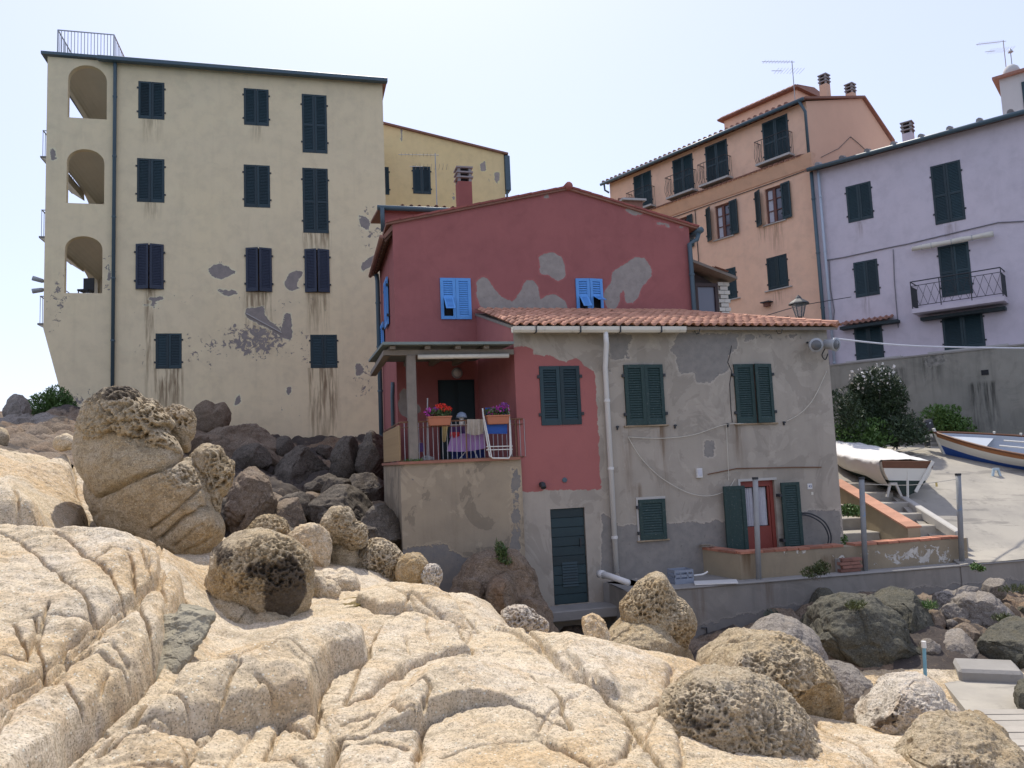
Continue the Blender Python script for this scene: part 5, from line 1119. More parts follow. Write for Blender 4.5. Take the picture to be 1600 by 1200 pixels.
# black hoses by the entry
for k, o in ((0, 0), (1, .04)): cord('hose', ['black hose hooped out of the open shutter door, outer loop', 'black hose hooped out of the open shutter door, inner loop'][k], [HP(*hf.uv(1246 - k * 2, 801 + k * 2), .10), HP(*hf.uv(1262 - k * 3, 803 + k * 3), .16), HP(*hf.uv(1280 - k * 4, 816 + k * 2), .2), HP(*hf.uv(1289 - k * 4, 838), .2), HP(*hf.uv(1285 - k * 4, 858), .2)], .016, IRON, 'hose')

# ------------------------------------------------------------ red gabled house with porch
gf = hf.shifted(-3.4); GP = gf.P
gb = thing('gabled_house', GP(0, -2), 'dark red gabled house with blue shutters and a shaded porch', 'building')
gu0 = gf.uv(616, 450)[0]; gu1 = gf.uv(1081, 430)[0]; ra_ = gf.uv(887, 296); rl_ = gf.uv(603, 351); rr_ = gf.uv(1090, 358)
bw = [gf.rect(688, 736, 435, 499), gf.rect(900, 942, 436, 494)]
gp = lambda *p: pxpoly(gf, p); ge = lambda *a: pxell(gf, *a)
gpeel = [gp((745, 440), (752, 433), (760, 433), (770, 448), (782, 462), (800, 472), (812, 458), (820, 438), (834, 438), (842, 450), (845, 470), (852, 462), (868, 460), (882, 470), (890, 482), (884, 490), (862, 493), (846, 486), (800, 484), (770, 488), (750, 478), (744, 460)),
         gp((843, 400), (852, 396), (865, 394), (878, 402), (884, 420), (884, 432), (872, 440), (858, 430), (844, 428)),
         gp((957, 425), (978, 412), (990, 402), (1008, 402), (1018, 420), (1018, 432), (1003, 448), (998, 462), (990, 475), (978, 472), (976, 455), (970, 450), (968, 470), (962, 484), (948, 482), (942, 460), (955, 440)),
         gp((846, 304), (856, 303), (858, 309), (850, 310)), gp((975, 325), (990, 328), (1005, 334), (998, 338), (980, 332)), gp((1022, 344), (1045, 350), (1048, 356), (1028, 352)), gp((1055, 352), (1068, 355), (1066, 360)),
         gp((625, 612), (632, 606), (640, 612), (642, 625), (656, 634), (660, 642), (648, 650), (640, 655), (626, 648), (621, 632))]
pdoor = gf.rect(686, 744, 593, 726)
wall('wall', gf, gu0, gu1, -1.2, ra_[1] + .1, M_RED, gb, [h + (.12,) for h in bw] + [pdoor + (.12,)], .08, .12, [(ra_, rl_), (rr_, ra_)], gpeel, (), [ge(1010, 340, 50, 14, .5), ge(1060, 352, 30, 8, .6), ge(1000, 430, 40, 50, .3)])
lf = gf.side(gu0); LP = lf.P; LL = 3.7; vl = rl_[1] - .06
wall('side_wall', lf, 0, LL, -1.2, vl, M_RED, gb, (), .1)
m = MB(); m.quad(GP(gu0, -1.2, -LL), GP(gu0, vl, -LL), GP(gu1, vl, -LL), GP(gu1, -1.2, -LL)); m.quad(GP(gu1, -1.2, 0), GP(gu1, rr_[1], 0), GP(gu1, rr_[1], -LL), GP(gu1, -1.2, -LL)); m.build('wall', M_RED, gb)
# roof planes with verge tiles and a ridge
lo, ro = rl_, rr_
def slope(a, b, n):
    m = MB().hexa([GP(a[0], a[1] - .02, .06), GP(b[0], b[1] - .02, .06), GP(b[0], b[1] - .02, -LL), GP(a[0], a[1] - .02, -LL), GP(a[0], a[1] + .05, .06), GP(b[0], b[1] + .05, .06), GP(b[0], b[1] + .05, -LL), GP(a[0], a[1] + .05, -LL)])
    r = m.build('roof', TERRA_D, gb); L = math.hypot(b[0] - a[0], b[1] - a[1]); vt = lib_mesh('verge_tile', MB().obox((0, 0, .0), (L / n * .53, 0, 0), (0, .09, 0), (0, 0, .022)), simple('red_verge_tile', (.30, .095, .075), .9, .2, 6, .3, rnd=.15))
    d = (GP(*b) - GP(*a)).normalized(); y = -gf.N
    for k in range(n):
        p = GP(a[0] + (b[0] - a[0]) * (k + .5) / n, a[1] + (b[1] - a[1]) * (k + .5) / n + .055, .0); tl = .03; x = (d + d.cross(y) * tl * (1 if d.z > 0 else 1)).normalized(); inst('verge_tile', vt, r, basis(p, x, y, x.cross(y)))
    return r
rlp = slope(lo, ra_, 14); rrp = slope(ra_, ro, 12)
MB().tube([GP(ra_[0], ra_[1] + .06, .12), GP(ra_[0], ra_[1] + .06, -LL)], .10, 10).build('ridge_tile', simple('red_verge_tile', (0, 0, 0)), rrp, True)
# left eave with its brown boarded soffit, right eave gutter and pipes
e0 = lf.uv(612, 353); fo = .20
m = MB().hexa([GP(gu0, vl - .06, 0), GP(gu0 - fo, vl - .28, 0), GP(gu0 - fo, vl - .28, -LL), GP(gu0, vl - .06, -LL), GP(gu0, vl + .08, 0), GP(gu0 - fo, vl - .18, 0), GP(gu0 - fo, vl - .18, -LL), GP(gu0, vl + .08, -LL)]); ev = m.build('eave', TERRA_D, gb)
for q in range(14): MB().bar(GP(gu0, vl - .10, -.1 - q * .26), GP(gu0 - fo + .02, vl - .31, -.1 - q * .26), .05, .05).build('rafter', simple('rafter_wood', (.14, .075, .05), .9, .3, 8), ev)
gutter(gb, [GP(gu0 - fo - .06, vl - .24, .02), GP(gu0 - fo - .06, vl - .26, -LL)], .055, TERRA_D)
q0 = gf.uv(599, 420, -3.3); pipe(gb, [GP(gu0 - .12, vl - .3, -3.3), GP(gu0 - .1, vl - .5, -3.3), GP(gu0 - .1, -1.0, -3.3)], .06, ZINC, clamps=5)
pl = lf.uv(609, 640); pipe(gb, [LP(.55, pl[1] + .55, .04), LP(.55, pl[1] + .2, .06), LP(.55, -1.1, .06)], .045, ZINC)
rg = gf.uv(1087, 362); MB().tube([GP(rr_[0] + .02, rr_[1] - .06, .14), GP(rr_[0] + .02, rr_[1] - .06, -LL)], .085, 10).build('gutter', ZINC, gb, True)
pipe(gb, [GP(rr_[0] + .0, rr_[1] - .10, .06), GP(rr_[0] - .08, rr_[1] - .3, .07), GP(gu1 - .05, rr_[1] - .42, .08), GP(gu1 - .02, .5, .08)], .06, ZINC, clamps=3)
# blue shutters; the flaps of the lower panels are pushed out
def blue_window(r, mode):
    a, b, c, d = r; w = (b - a) / 2; fr_ = []
    MB().fbox(gf, a, b, c, d, -.11, -.10).build('window', DARKIN, gb)
    for k in (0, 1):
        ang = (0, 0) if mode == 0 else (.12, .12)
        x0 = a + w * k; x1 = x0 + w; hu = x0 if k == 0 else x1; s = 1 if k == 0 else -1; an = ang[k]
        T = lambda u, v, dd: gf.P(hu + (u - hu) * math.cos(an), v, .0 + dd + abs(u - hu) * math.sin(an))
        def hx(mb, ua, ub, va, vb, d0, d1): return mb.hexa([T(ua, va, d1), T(ub, va, d1), T(ub, va, d0), T(ua, va, d0), T(ua, vb, d1), T(ub, vb, d1), T(ub, vb, d0), T(ua, vb, d0)])
        st = .075; zm = c + (d - c) * .52; flap = (k == 0) if mode == 0 else True
        mb = MB(); hx(mb, x0 + .003, x0 + st, c, d, 0, .04); hx(mb, x1 - st, x1 - .003, c, d, 0, .04); hx(mb, x0 + st, x1 - st, d - st, d, .002, .038); hx(mb, x0 + st, x1 - st, c, c + st, .002, .038)
        if flap: hx(mb, x0 + st, x1 - st, zm, zm + .03, .002, .038)
        leaf = mb.build('shutter', B_SHUT, gb)
        z0 = zm + .03 if flap else c + st; n = int((d - st - z0) / .05)
        for q in range(n):
            va = z0 + q * (d - st - z0) / n; vb = va + .05; MB().hexa([T(x0 + st, va, .036), T(x1 - st, va, .036), T(x1 - st, va, .026), T(x0 + st, va, .026), T(x0 + st, vb, .014), T(x1 - st, vb, .014), T(x1 - st, vb, .006), T(x0 + st, vb, .006)]).build('slat', B_SHUT, leaf)
        if flap:                                                # flap hinged at the top, pushed outwards
            fa = .75 if (mode == 0 or k == 0) else 1.15; L = zm - c - st; ey = lambda t: (zm - L * t * math.cos(fa), .04 + L * t * math.sin(fa)); mb = MB(); fw = .03
            def fx(ua, ub, t0, t1):
                (va, na), (vb, nb) = ey(t0), ey(t1); return mb.hexa([T(ua, vb, nb), T(ub, vb, nb), T(ub, vb + .005, nb + .025), T(ua, vb + .005, nb + .025), T(ua, va, na), T(ub, va, na), T(ub, va + .005, na + .025), T(ua, va + .005, na + .025)])
            fx(x0 + st, x0 + st + fw, 0, 1); fx(x1 - st - fw, x1 - st, 0, 1); fx(x0 + st + fw, x1 - st - fw, .9, 1); fx(x0 + st + fw, x1 - st - fw, 0, .08)
            for q in range(7): t0 = .1 + q * .115; fx(x0 + st + fw, x1 - st - fw, t0, t0 + .08)
            mb.build('flap', B_SHUT, leaf)
blue_window(bw[0], 0); blue_window(bw[1], 1)
for (px, yt, yb_, s) in ((608.5, 430, 508, 1.6), (600, 505, 570, 3.0)):        # blue shutters on the side wall, seen edge on
    v1_ = lf.uv(px, yt)[1]; v0_ = lf.uv(px, yb_)[1]; shutter(gb, lf, s - .45, s + .35, max(v0_, v1_ - 1.35), v1_, B_SHUT, n=.03)
# rear wing with its own tiled eave
wf = gf.shifted(-LL - .1); w0 = wf.uv(597, 326); w1 = wf.uv(760, 330)
wall('rear_wall', wf, w0[0], w1[0] + 1.5, 0, w0[1] - .05, M_RED, gb, (), .2)
wr = MB().hexa([wf.P(w0[0] - .1, w0[1] - .04, .12), wf.P(w1[0] + 1.5, w0[1] - .04, .12), wf.P(w1[0] + 1.5, w0[1] + .5, -3), wf.P(w0[0] - .1, w0[1] + .5, -3), wf.P(w0[0] - .1, w0[1] + .02, .12), wf.P(w1[0] + 1.5, w0[1] + .02, .12), wf.P(w1[0] + 1.5, w0[1] + .56, -3), wf.P(w0[0] - .1, w0[1] + .56, -3)]).build('roof', TERRA_D, gb)
tile_field(wr, wf.P(w0[0] - .1 + .5, w0[1] + .03, .14), wf.U, -wf.N * .98 + Z * .17, 12, 3, TILE_D, TERRA_D, .24, .36)
MB().tube([wf.P(w0[0] - .15, w0[1] - .03, .18), wf.P(w1[0] + .4, w0[1] - .03, .18)], .075, 8).build('gutter', ZINC, gb, True)
pipe(gb, [wf.P(w0[0] - .02, w0[1] - .05, .26), wf.P(w0[0] + .0, w0[1] - .7, .1)], .06, ZINC)
cq = wf.uv(726, 330, -.8); chimney(gb, wf.P(cq[0], cq[1] - .4, -.8), .42, wf.uv(726, 287, -.8)[1] - cq[1] + .4, simple('red_chimney', (.30, .10, .085), .95, .15, 3), 3, simple('concrete_cowl', (.30, .27, .26), .9), fr=wf)
# side wall of the lean-to end (above and inside the porch)
sf = Frame(hf.P(hu0, 0), 0); sf.o.z = 0; sf.U = -hf.N; sf.N = -hf.U
zt_ = veave + .03
wall('side_wall', sf, .0, 3.4, -1.0, veave + rise, M_RED, hb, (), .12, clips=[((3.4, veave + rise - .02), (0, zt_))])
# porch: base, floor, post, roof
px0 = hf.uv(625, 740)[0]; px1 = hu0; vf = hf.uv(720, 722)[1]; bn = .10
bpol = lambda *p: pxpoly(hf.shifted(bn), p); hfb = hf.shifted(bn)
wall('porch_base', hfb, px0, px1 + .02, -3.3, vf, M_BASE, gb, (), .09, peel=[bpol((800, 730), (812, 730), (812, 905), (790, 905), (800, 830)), bpol((620, 860), (690, 850), (740, 880), (740, 930), (620, 930))], flake=[pxell(hfb, 760, 800, 70, 60, .3), pxell(hfb, 640, 780, 20, 60, .5)])
m = MB(); m.quad(HP(px0, -3.3, bn), HP(px0, vf, bn), HP(px0, vf, -3.4), HP(px0, -3.3, -3.4)).build('porch_base_side', M_BASE, gb); m = MB(); m.quad(HP(px1 + .02, -3.3, bn), HP(px1 + .02, vf, bn), HP(px1 + .02, vf, 0), HP(px1 + .02, -3.3, 0)); m.build('porch_base_side', M_BASE, gb)
MB().fbox(hf, px0 - .04, px1 + .0, vf, vf + .05, -3.38, bn + .05).build('porch_floor', simple('red_floor_tile', (.32, .14, .09), .8, .2, 6), gb)
pr0 = hf.uv(598, 540, .3)[0]; pr1 = hf.uv(803, 541, .3)[0]; vr = hf.uv(700, 534, .3)[1]
m = MB().hexa([HP(pr0, vr - .05, .32), HP(pr1, vr - .05, .32), HP(pr1, vr + .12, -3.38), HP(pr0, vr + .12, -3.38), HP(pr0, vr + .0, .32), HP(pr1, vr + .0, .32), HP(pr1, vr + .17, -3.38), HP(pr0, vr + .17, -3.38)]); prf = m.build('porch_roof', simple('roofing_felt', (.20, .24, .22), .9, .2, 5), gb)
for px in (612, 666, 713, 757):
    u = hf.uv(px, 545)[0] + .0; MB().hexa([HP(u - .05, vr - .115, .2), HP(u + .05, vr - .115, .2), HP(u + .05, vr + .0, -3.3), HP(u - .05, vr + .0, -3.3), HP(u - .05, vr - .055, .2), HP(u + .05, vr - .055, .2), HP(u + .05, vr + .115, -3.3), HP(u - .05, vr + .115, -3.3)]).build('rafter', WOODG, prf)
pbeam = MB().fbox(hf, hf.uv(602, 545)[0], px1 - .02, vr - .21, vr - .112, -.06, .06).build('porch_beam', WOODG, gb)
pu = hf.uv(644, 640)[0]; MB().fbox(hf, pu - .085, pu + .085, vf + .05, vr - .21, -.085, .085).build('porch_post', WOODG, gb, bevel=.01)
MB().fbox(hf, px0 - .25, px0 - .12, vr - .21, vr - .115, -3.3, .05).build('porch_beam', WOODG, gb)
aw = thing('awning_roll', HP(pu + .3, vr - .36, .1), 'rolled cream awning under the porch roof edge', 'awning'); MB().tube([HP(pu + .12, vr - .255, .12), HP(hf.uv(792, 548)[0], vr - .245, .12)], .045, 10).build('roll', CREAMP, aw, True)
# porch door and lamp
a, b, c, d = pdoor; pd = MB().fbox(gf, a, b, c, d, -.10, -.07).build('door', G_SHUT, gb)
for k in (0, 1): MB().fbox(gf, a + .05 + k * (b - a) / 2, a + (b - a) / 2 * (k + 1) - .04, c + .1, d - .06, -.07, -.05).build('panel', G_SHUT, pd)
lp = gf.uv(714, 583); pl_ = thing('porch_lamp', GP(lp[0], lp[1], 0), 'round white bulkhead lamp on the wall above the porch door', 'lamp'); MB().lathe(GP(lp[0], lp[1], 0), [(.13, 0), (.13, .04), (.10, .05)], 16, gf.N).build('ring', GALV, pl_, True); MB().lathe(GP(lp[0], lp[1], .04), [(.095, 0), (.085, .04), (.04, .07), (.01, .075)], 14, gf.N).build('globe', WHITEP, pl_, True)
# porch railing, with its return going back to the gable
rt = hf.uv(730, 657)[1]; rb_ = hf.uv(730, 717)[1]; re = hf.uv(816, 655)[0]
pb = thing('porch_railing', HP(px0, vf + .05, 0), 'thin rusty railing around the porch with bars and a bamboo side screen', 'railing')
MB().tube([HP(px0 + .02, rt - .02, -3.3), HP(px0 + .02, rt, .02), HP(re, rt, .02)], .016, 6).build('handrail', RUST, pb); MB().tube([HP(px0 + .02, rb_, .02), HP(re, rb_, .02)], .010, 6).build('bottom_rail', RUST, pb); MB().tube([HP(px0 + .02, rt - .1, .02), HP(re, rt - .1, .02)], .008, 6).build('rail', RUST, pb)
bm_ = lib_mesh('bar', MB().tube([(0, 0, vf + .06 + EZ), (0, 0, rt + EZ)], .0065, 5), GALV)
for q in range(27):
    if abs(px0 + .1 + q * .088 - pu) > .1: inst('bar', bm_, pb, Matrix.Translation(HP(px0 + .1 + q * .088, -EZ, .02)))
for px in (728.5, 806): u = hf.uv(px, 690)[0]; MB().bar(HP(u, vf - .15, .03), HP(u, rt, .03), .022).build('post', RUST, pb)
BAMB = simple('bamboo_screen', (.33, .23, .12), .9, .25, 14); mesh_ = lib_mesh('cane', MB().tube([(0, 0, vf + .07 + EZ), (0, 0, rt - .05 + EZ)], .02, 5), BAMB)
for q in range(80): inst('cane', mesh_, pb, Matrix.Translation(HP(px0 + .02, -EZ, -.08 - q * .041)))
# ------------------------------------------------------------ terrace, retaining wall, parapet, steps, ramp
cf = Frame(at(985, 921, 14.06), R(12.2)); cf.o.z = 0; CP = cf.P
vt = -2.42; M_CONC = stucco('retaining_concrete', (0.30, 0.275, 0.235), (0.25, 0.235, 0.21), (0.20, 0.19, 0.175), (0.24, 0.225, 0.20), bump=.6, streak=.5, rag=.12)
M_PARA = stucco('parapet_render', (0.33, 0.265, 0.175), (0.29, 0.24, 0.17), (0.62, 0.58, 0.50), (0.50, 0.46, 0.40), bump=.6, streak=.5, rag=.1)
cu1 = cf.uv(1512, 882)[0]; cu2 = cu1 + 6.5
tw_ = thing('retaining_wall', CP(0, -3.3), 'low concrete retaining wall carrying the terrace above the shaded rocks', 'wall')
ce = lambda *a: pxell(cf, *a)
wall('wall', cf, 0, cu2, -3.9, vt, M_CONC, tw_, (), .08, flake=[ce(1100, 960, 60, 40, .2)], stain=[pxstain(cf, 1090, 1100, 920, 1010, .8), pxstain(cf, 1190, 1210, 910, 960, .5)], peel=[pxpoly(cf, [(1060, 985), (1300, 930), (1600, 905), (1600, 990), (1060, 1030)])])
lfw = cf.side(0); wall('wall', lfw, 0, 1.6, -3.9, vt, M_CONC, tw_, (), .15)
MB().fbox(cf, -.03, cu2, vt, vt + .035, -.30, .03).build('coping', CONC, tw_, bevel=.012)
MB().bar(CP(.75, -3.9, .01), CP(.75, vt, .01), .012, .03).build('joint', DARKIN, tw_)
for px in (1103,): u, v = cf.uv(px, 980); MB().tube([CP(u, v - .25, .02), CP(u, v, .02), CP(u - .1, v, .02)], .012, 5).build('hook', IRON, tw_)
m = MB(); Pz = lambda u, n, z=vt + .02: CP(u, z, n)
m.quad(Pz(0, -.29), Pz(cu1 + .3, -.29), Pz(cu1 + .3, -4.5), Pz(-.4, -1.7), Pz(0, -1.7)); tag(m.build('terrace', CONC), kind='structure')
m = MB(); m.prism([HP(.35, vt + .02, 0), HP(.35, vt + .02, -.0), HP(.35, vt + .02, 1.25), HP(-.25, vt + .02, .02)], Z * -1.2); tag(m.build('terrace', CONC), kind='structure')
# drain pipe lying on the terrace edge
a_ = at(937, 899, 14.95); b_ = at(982, 915, 14.15); dp = thing('drain_pipe', b_, 'white plastic drain pipe lying on the terrace edge', 'pipe'); MB().tube([a_ + Z * .03, a_ * .6 + b_ * .4 + Z * .05, b_ + Z * .05], [.07, .058, .055], 10).build('pipe', WHITEP, dp, True); MB().tube([a_ + Z * .03, a_ * .85 + b_ * .15 + Z * .035], .078, 10).build('collar', WHITEP, dp, True)
# parapet wall with brick coping
pf = cf.shifted(-.34); PP = pf.P; pa = pf.uv(1157, 880)[0]; pe = pf.uv(1512, 860)[0]; pt = (pf.uv(1200, 858)[1] + pf.uv(1450, 850)[1]) / 2
pw = thing('parapet', PP(pa, vt), 'low rendered parapet wall with worn brick coping in front of the entry', 'wall')
pe_ = lambda *a: pxell(pf, *a)
pwl = wall('wall', pf, pa, pe, vt, pt, M_PARA, pw, (), .05, flake=[pe_(1440, 870, 90, 22, 1.1), pe_(1340, 868, 60, 14, .8), pe_(1230, 862, 60, 10, .7)], stain=[pxstain(pf, 1160, 1180, 862, 905, .9), pxstain(pf, 1280, 1320, 870, 905, .6)])
m = MB(); m.quad(PP(pa, vt, 0), PP(pa, pt, 0), PP(pa - .25, pt, -1.1), PP(pa - .25, vt, -1.1)); m.quad(PP(pe, vt, 0), PP(pe, vt, -.3), PP(pe, pt, -.3), PP(pe, pt, 0)); m.quad(PP(pa, vt, -.26), PP(pe, vt, -.26), PP(pe, pt, -.26), PP(pa, pt, -.26)); m.quad(PP(pa, pt, 0), PP(pe, pt, 0), PP(pe, pt, -.26), PP(pa, pt, -.26))
m.quad(PP(pa + .24, vt, -.26), PP(pa, vt, -1.1), PP(pa, pt, -1.1), PP(pa + .24, pt, -.26)); m.quad(PP(pa - .25, pt, -1.1), PP(pa, pt, 0), PP(pa + .24, pt, -.26), PP(pa, pt, -1.1)); m.build('wall_back', simple('parapet_plain', (.33, .27, .18), .95, .2, 3, .4), pw)
BRICK = simple('worn_brick', (0.40, 0.17, 0.105), 0.95, 0.3, 9, 0.4, (.30, .22, .16), rnd=.3)
bk = lib_mesh('brick', MB().obox((0, 0, 0), (.115, 0, 0), (0, .145, 0), (0, 0, .022)), BRICK)
u = pa + .12; k = 0
while u < pe - .1:
    if rng.random() > .04: a = rng.normal(0, .02); X = hf.U * 0 + cf.U * math.cos(a) - cf.N * math.sin(a); inst('brick', bk, pw, basis(PP(u, pt + .024 + rng.normal(0, .003), -.13 + rng.normal(0, .006)), X, Z.cross(X), Z))
    u += .243; k += 1
dR = (PP(pa - .25, pt, -1.1) - PP(pa, pt, 0)).normalized()
for q in range(4): X = dR; inst('brick', bk, pw, basis(PP(pa + .12, pt + .024, -.06) + dR * (.2 + q * .245), X, Z.cross(X), Z))
# brick pier stub
bu, bv = cf.uv(1337, 893); bp = thing('brick_pier', CP(bu, vt), 'small stack of bricks built against the parapet foot', 'masonry')
bk2 = lib_mesh('brick', MB().obox((0, 0, 0), (.105, 0, 0), (0, .055, 0), (0, 0, .028)), simple('old_brick', (0.22, 0.105, 0.075), .95, .3, 9, .4, (.2, .17, .15), rnd=.3))
MB().fbox(cf, bu - .2, bu + .2, vt + .035, vt + .28, -.33, -.215).build('mortar', CONC, bp)
for r_i in range(4):
    for q in range(2): inst('brick', bk2, bp, basis(CP(bu - .105 + q * .215 + (.05 if r_i % 2 else 0), vt + .07 + r_i * .066, -.2), cf.U, -cf.N, Z))
# posts with a line
PAINTB = simple('post_grey_paint', (0.25, 0.255, 0.25), .8, .25, 5, .3, (.05, .22, .46))
prev = None
for i, (px, yt, yb_, lean, lab) in enumerate(((1180, 748, 910, .13, 'grey post standing in front of the entry curtain'), (1346, 748, 890, .02, 'grey post with peeling blue paint near the steps'), (1497, 742, 880, .08, 'grey post with blue patches at the parapet end'))):
    fp = cf.shifted(-.2); b_ = fp.P(*fp.uv(px + 6, yb_)); t_ = fp.P(*fp.uv(px, yt)); b_.z = EZ + vt; o = thing('fence_post', b_, lab, 'post', 'posts along the parapet')
    MB().tube([b_, t_], .05, 10).build('pole', PAINTB if i else simple('post_grey', (.30, .30, .29), .8, .2, 5, .3), o, True); MB().tube([t_ - Z * .01, t_ + Z * .03], .058, 10).build('cap', IRON, o)
    if prev is not None and i == 2: cord('rope', 'thin line with a tag between the two outer posts', [prev - Z * .1, (prev + t_) / 2 - Z * .16, t_ - Z * .08], .006)
    prev = t_
tb = fp.P(*fp.uv(1463, 754)); tg_ = thing('tag', tb, 'small yellow tag hanging on the line between the posts', 'tag'); MB().obox(tb - Z * .04, (.02, 0, 0), (0, .004, 0), (0, 0, .04)).build('label', simple('yellow_tag', (.6, .45, .15), .7), tg_)
# stair wall with coping, two flights
s0 = at(1430, 850, 16.35); s1 = at(1304, 800, 20.0); za, zb_ = at(1426, 825, 16.35).z, at(1308, 748, 20.0).z
dS = Vector((s1.x - s0.x, s1.y - s0.y, 0)); nS = Vector((dS.y, -dS.x, 0)).normalized() * -.13
sw = thing('stair_wall', (s0.x, s0.y, vt + EZ), 'sloping rendered stair wall with a terracotta coping', 'wall')
A0 = Vector((s0.x, s0.y, vt + EZ - .2)); A1 = Vector((s1.x, s1.y, vt + EZ - .2)); T0 = Vector((s0.x, s0.y, za)); T1 = Vector((s1.x, s1.y, zb_))
MB().hexa([A0 - nS, A0 + nS, A1 + nS, A1 - nS, T0 - nS, T0 + nS, T1 + nS, T1 - nS]).build('wall', simple('parapet_plain', (0, 0, 0)), sw)
dT = (T1 - T0); LT = dT.length; dT.normalize(); xS = nS.normalized(); bkc = lib_mesh('brick', MB().obox((0, 0, 0), (.165, 0, 0), (0, .148, 0), (0, 0, .018)), simple('terracotta_coping', (.46, .235, .15), .9, .2, 6, .3, rnd=.12))
for q in range(int(LT / .3)): inst('brick', bkc, sw, basis(T0 + dT * (.14 + q * .3) + Z * .02, xS, dT, xS.cross(dT)))
STEPM = simple('stone_steps', (.36, .33, .28), .95, .3, 5, .6, (.22, .20, .17))
st = thing('stone_steps', (s0.x - .8, s0.y, vt + EZ), 'pale stone steps rising between the house corner and the stair wall', 'steps')
uS = dS.normalized()
for k in range(6):
    z = vt + .25 + k * .26 + EZ; c = s0 + uS * (.45 + k * .72); c.z = z; MB().hexa([c - xS * (-.13) * 0 + xS * 1.0 * sg0 + uS * du + Z * dz for sg0, du, dz in ((-1.05, 0, -.9), (-.13, 0, -.9), (-.13, 1.2, -.9), (-1.05, 1.2, -.9), (-1.05, 0, 0), (-.13, 0, 0), (-.13, 1.2, 0), (-1.05, 1.2, 0))] if xS.x > 0 else [c + xS * sg0 + uS * du + Z * dz for sg0, du, dz in ((.13, 0, -.9), (1.05, 0, -.9), (1.05, 1.2, -.9), (.13, 1.2, -.9), (.13, 0, 0), (1.05, 0, 0), (1.05, 1.2, 0), (.13, 1.2, 0))]).build('step', STEPM, st, bevel=.015)
sgn = 1 if xS.x > 0 else -1
st2 = thing('stone_steps', (s0.x + .6, s0.y, vt + EZ), 'narrow stone steps between the stair wall and the boat ramp kerb', 'steps')
for k in range(6):
    z = vt + .42 + k * .215 + EZ; c = s0 + uS * (.2 + k * .62); c.z = z; r0, r1 = .13 * sgn, (1.25 - k * .05) * sgn
    MB().hexa([c + xS * r + uS * du + Z * dz for r, du, dz in ((r0, 0, -.9), (r1, 0, -.9), (r1, 1.2, -.9), (r0, 1.2, -.9), (r0, 0, 0), (r1, 0, 0), (r1, 1.2, 0), (r0, 1.2, 0))]).build('step', STEPM, st2, bevel=.015)
# ramp
RY = [(15.2, -2.405), (16.3, -2.27), (17.1, -1.96), (18.2, -1.52), (20, -.95), (23, -.22), (26, .05), (29, .2)]; XL = [(15.2, 8.5), (15.8, 8.62), (16.3, 8.78), (19.5, 9.1), (20.2, 8.5), (22, 7.2), (28, 7.2)]
def ramp_z(y): return float(np.interp(y, [a for a, b in RY], [b for a, b in RY])) + EZ
M_RAMP = NT('ramp_concrete'); c_ = M_RAMP.coord(); cc = M_RAMP.mix(M_RAMP.mr(M_RAMP.noise(.8, 5, .6, c_), .35, .65), (.40, .365, .30), (.31, .285, .24)); cc = M_RAMP.mix(M_RAMP.math('MULTIPLY', M_RAMP.mr(M_RAMP.noise(2.4, 7, .7, c_), .55, .7), .5), cc, (.17, .16, .14))
cc = M_RAMP.mix(M_RAMP.math('MULTIPLY', M_RAMP.mr(M_RAMP.noise(1.0, 7, .7, M_RAMP.coord((.35, 2.2, 1))), .56, .62), .55), cc, (.15, .14, .125))
M_RAMP = M_RAMP.out(cc, .95, M_RAMP.bump(M_RAMP.noise(25, 5, .7, c_), .6, .01))
yv = np.linspace(15.46, 28, 90); V = []; nx = 60
for y in yv:
    x0 = float(np.interp(y, [a for a, b in XL], [b for a, b in XL]))
    for q in range(nx): x = x0 + (24 - x0) * (q / (nx - 1)) ** 1.3; y2 = y + (x - 8.5) * .216 * max(0, 1 - (y - 15.4) / 6); V.append((x, y2, ramp_z(y)))
V = np.array(V); V[:, 2] += .012 * fbm(V * 1.2, 4, 5); EDGE = [tuple(V[q * nx]) for q in range(len(yv))]; i = (np.arange(len(yv) - 1)[:, None] * nx + np.arange(nx - 1)[None]).ravel()
tag(np_mesh('boat_ramp', V, np.c_[i, i + 1, i + nx + 1, i + nx], M_RAMP), kind='structure')
m = MB(); [m.quad(a, b, (b[0], b[1], b[2] - 1.6), (a[0], a[1], a[2] - 1.6)) for a, b in zip(EDGE[:-1], EDGE[1:])]; tag(m.build('ramp_edge', CONC), kind='structure')
kb = thing('kerb', at(1497, 834, 15.3), 'pale concrete kerb along the edge of the boat ramp', 'kerb'); ka, kc = at(1499, 838, 16.35), at(1392, 770, 19.6); MB().bar(ka, kc, .16, .22).build('kerb_stone', STONE, kb, bevel=.02)
# apron, landing block, planked walkway, blue pole at the water
APZ = -3.16 + EZ
m = MB(); m.prism([at(1400, 1130, 8.6) * 1, Vector((5.2, 9.6, APZ)), Vector((5.6, 10.9, APZ)), Vector((8.6, 11.2, APZ)), Vector((9.5, 9.6, APZ)), Vector((8.0, 8.0, APZ)), Vector((5.0, 7.9, APZ))][1:], (0, 0, -.5)); tag(m.build('landing', M_RAMP), kind='structure')
lb = thing('landing_block', at(1545, 1060, 10.9), 'pale concrete block beside the landing under the rocks', 'block'); c = at(1543, 1057, 10.9); MB().obox(c, (.36, -.12, 0), (.12, .3, 0), (0, 0, .16)).build('block', CONC, lb, bevel=.04)
wk = thing('plank_walkway', Vector((6.3, 8.0, APZ)), 'grey weathered plank walkway leading from the landing', 'walkway')
pk = lib_mesh('plank', MB().obox((0, 0, 0), (.85, 0, 0), (0, .088, 0), (0, 0, .02)), simple('silver_planks', (.40, .365, .31), .9, .2, 6, .4, rnd=.15))
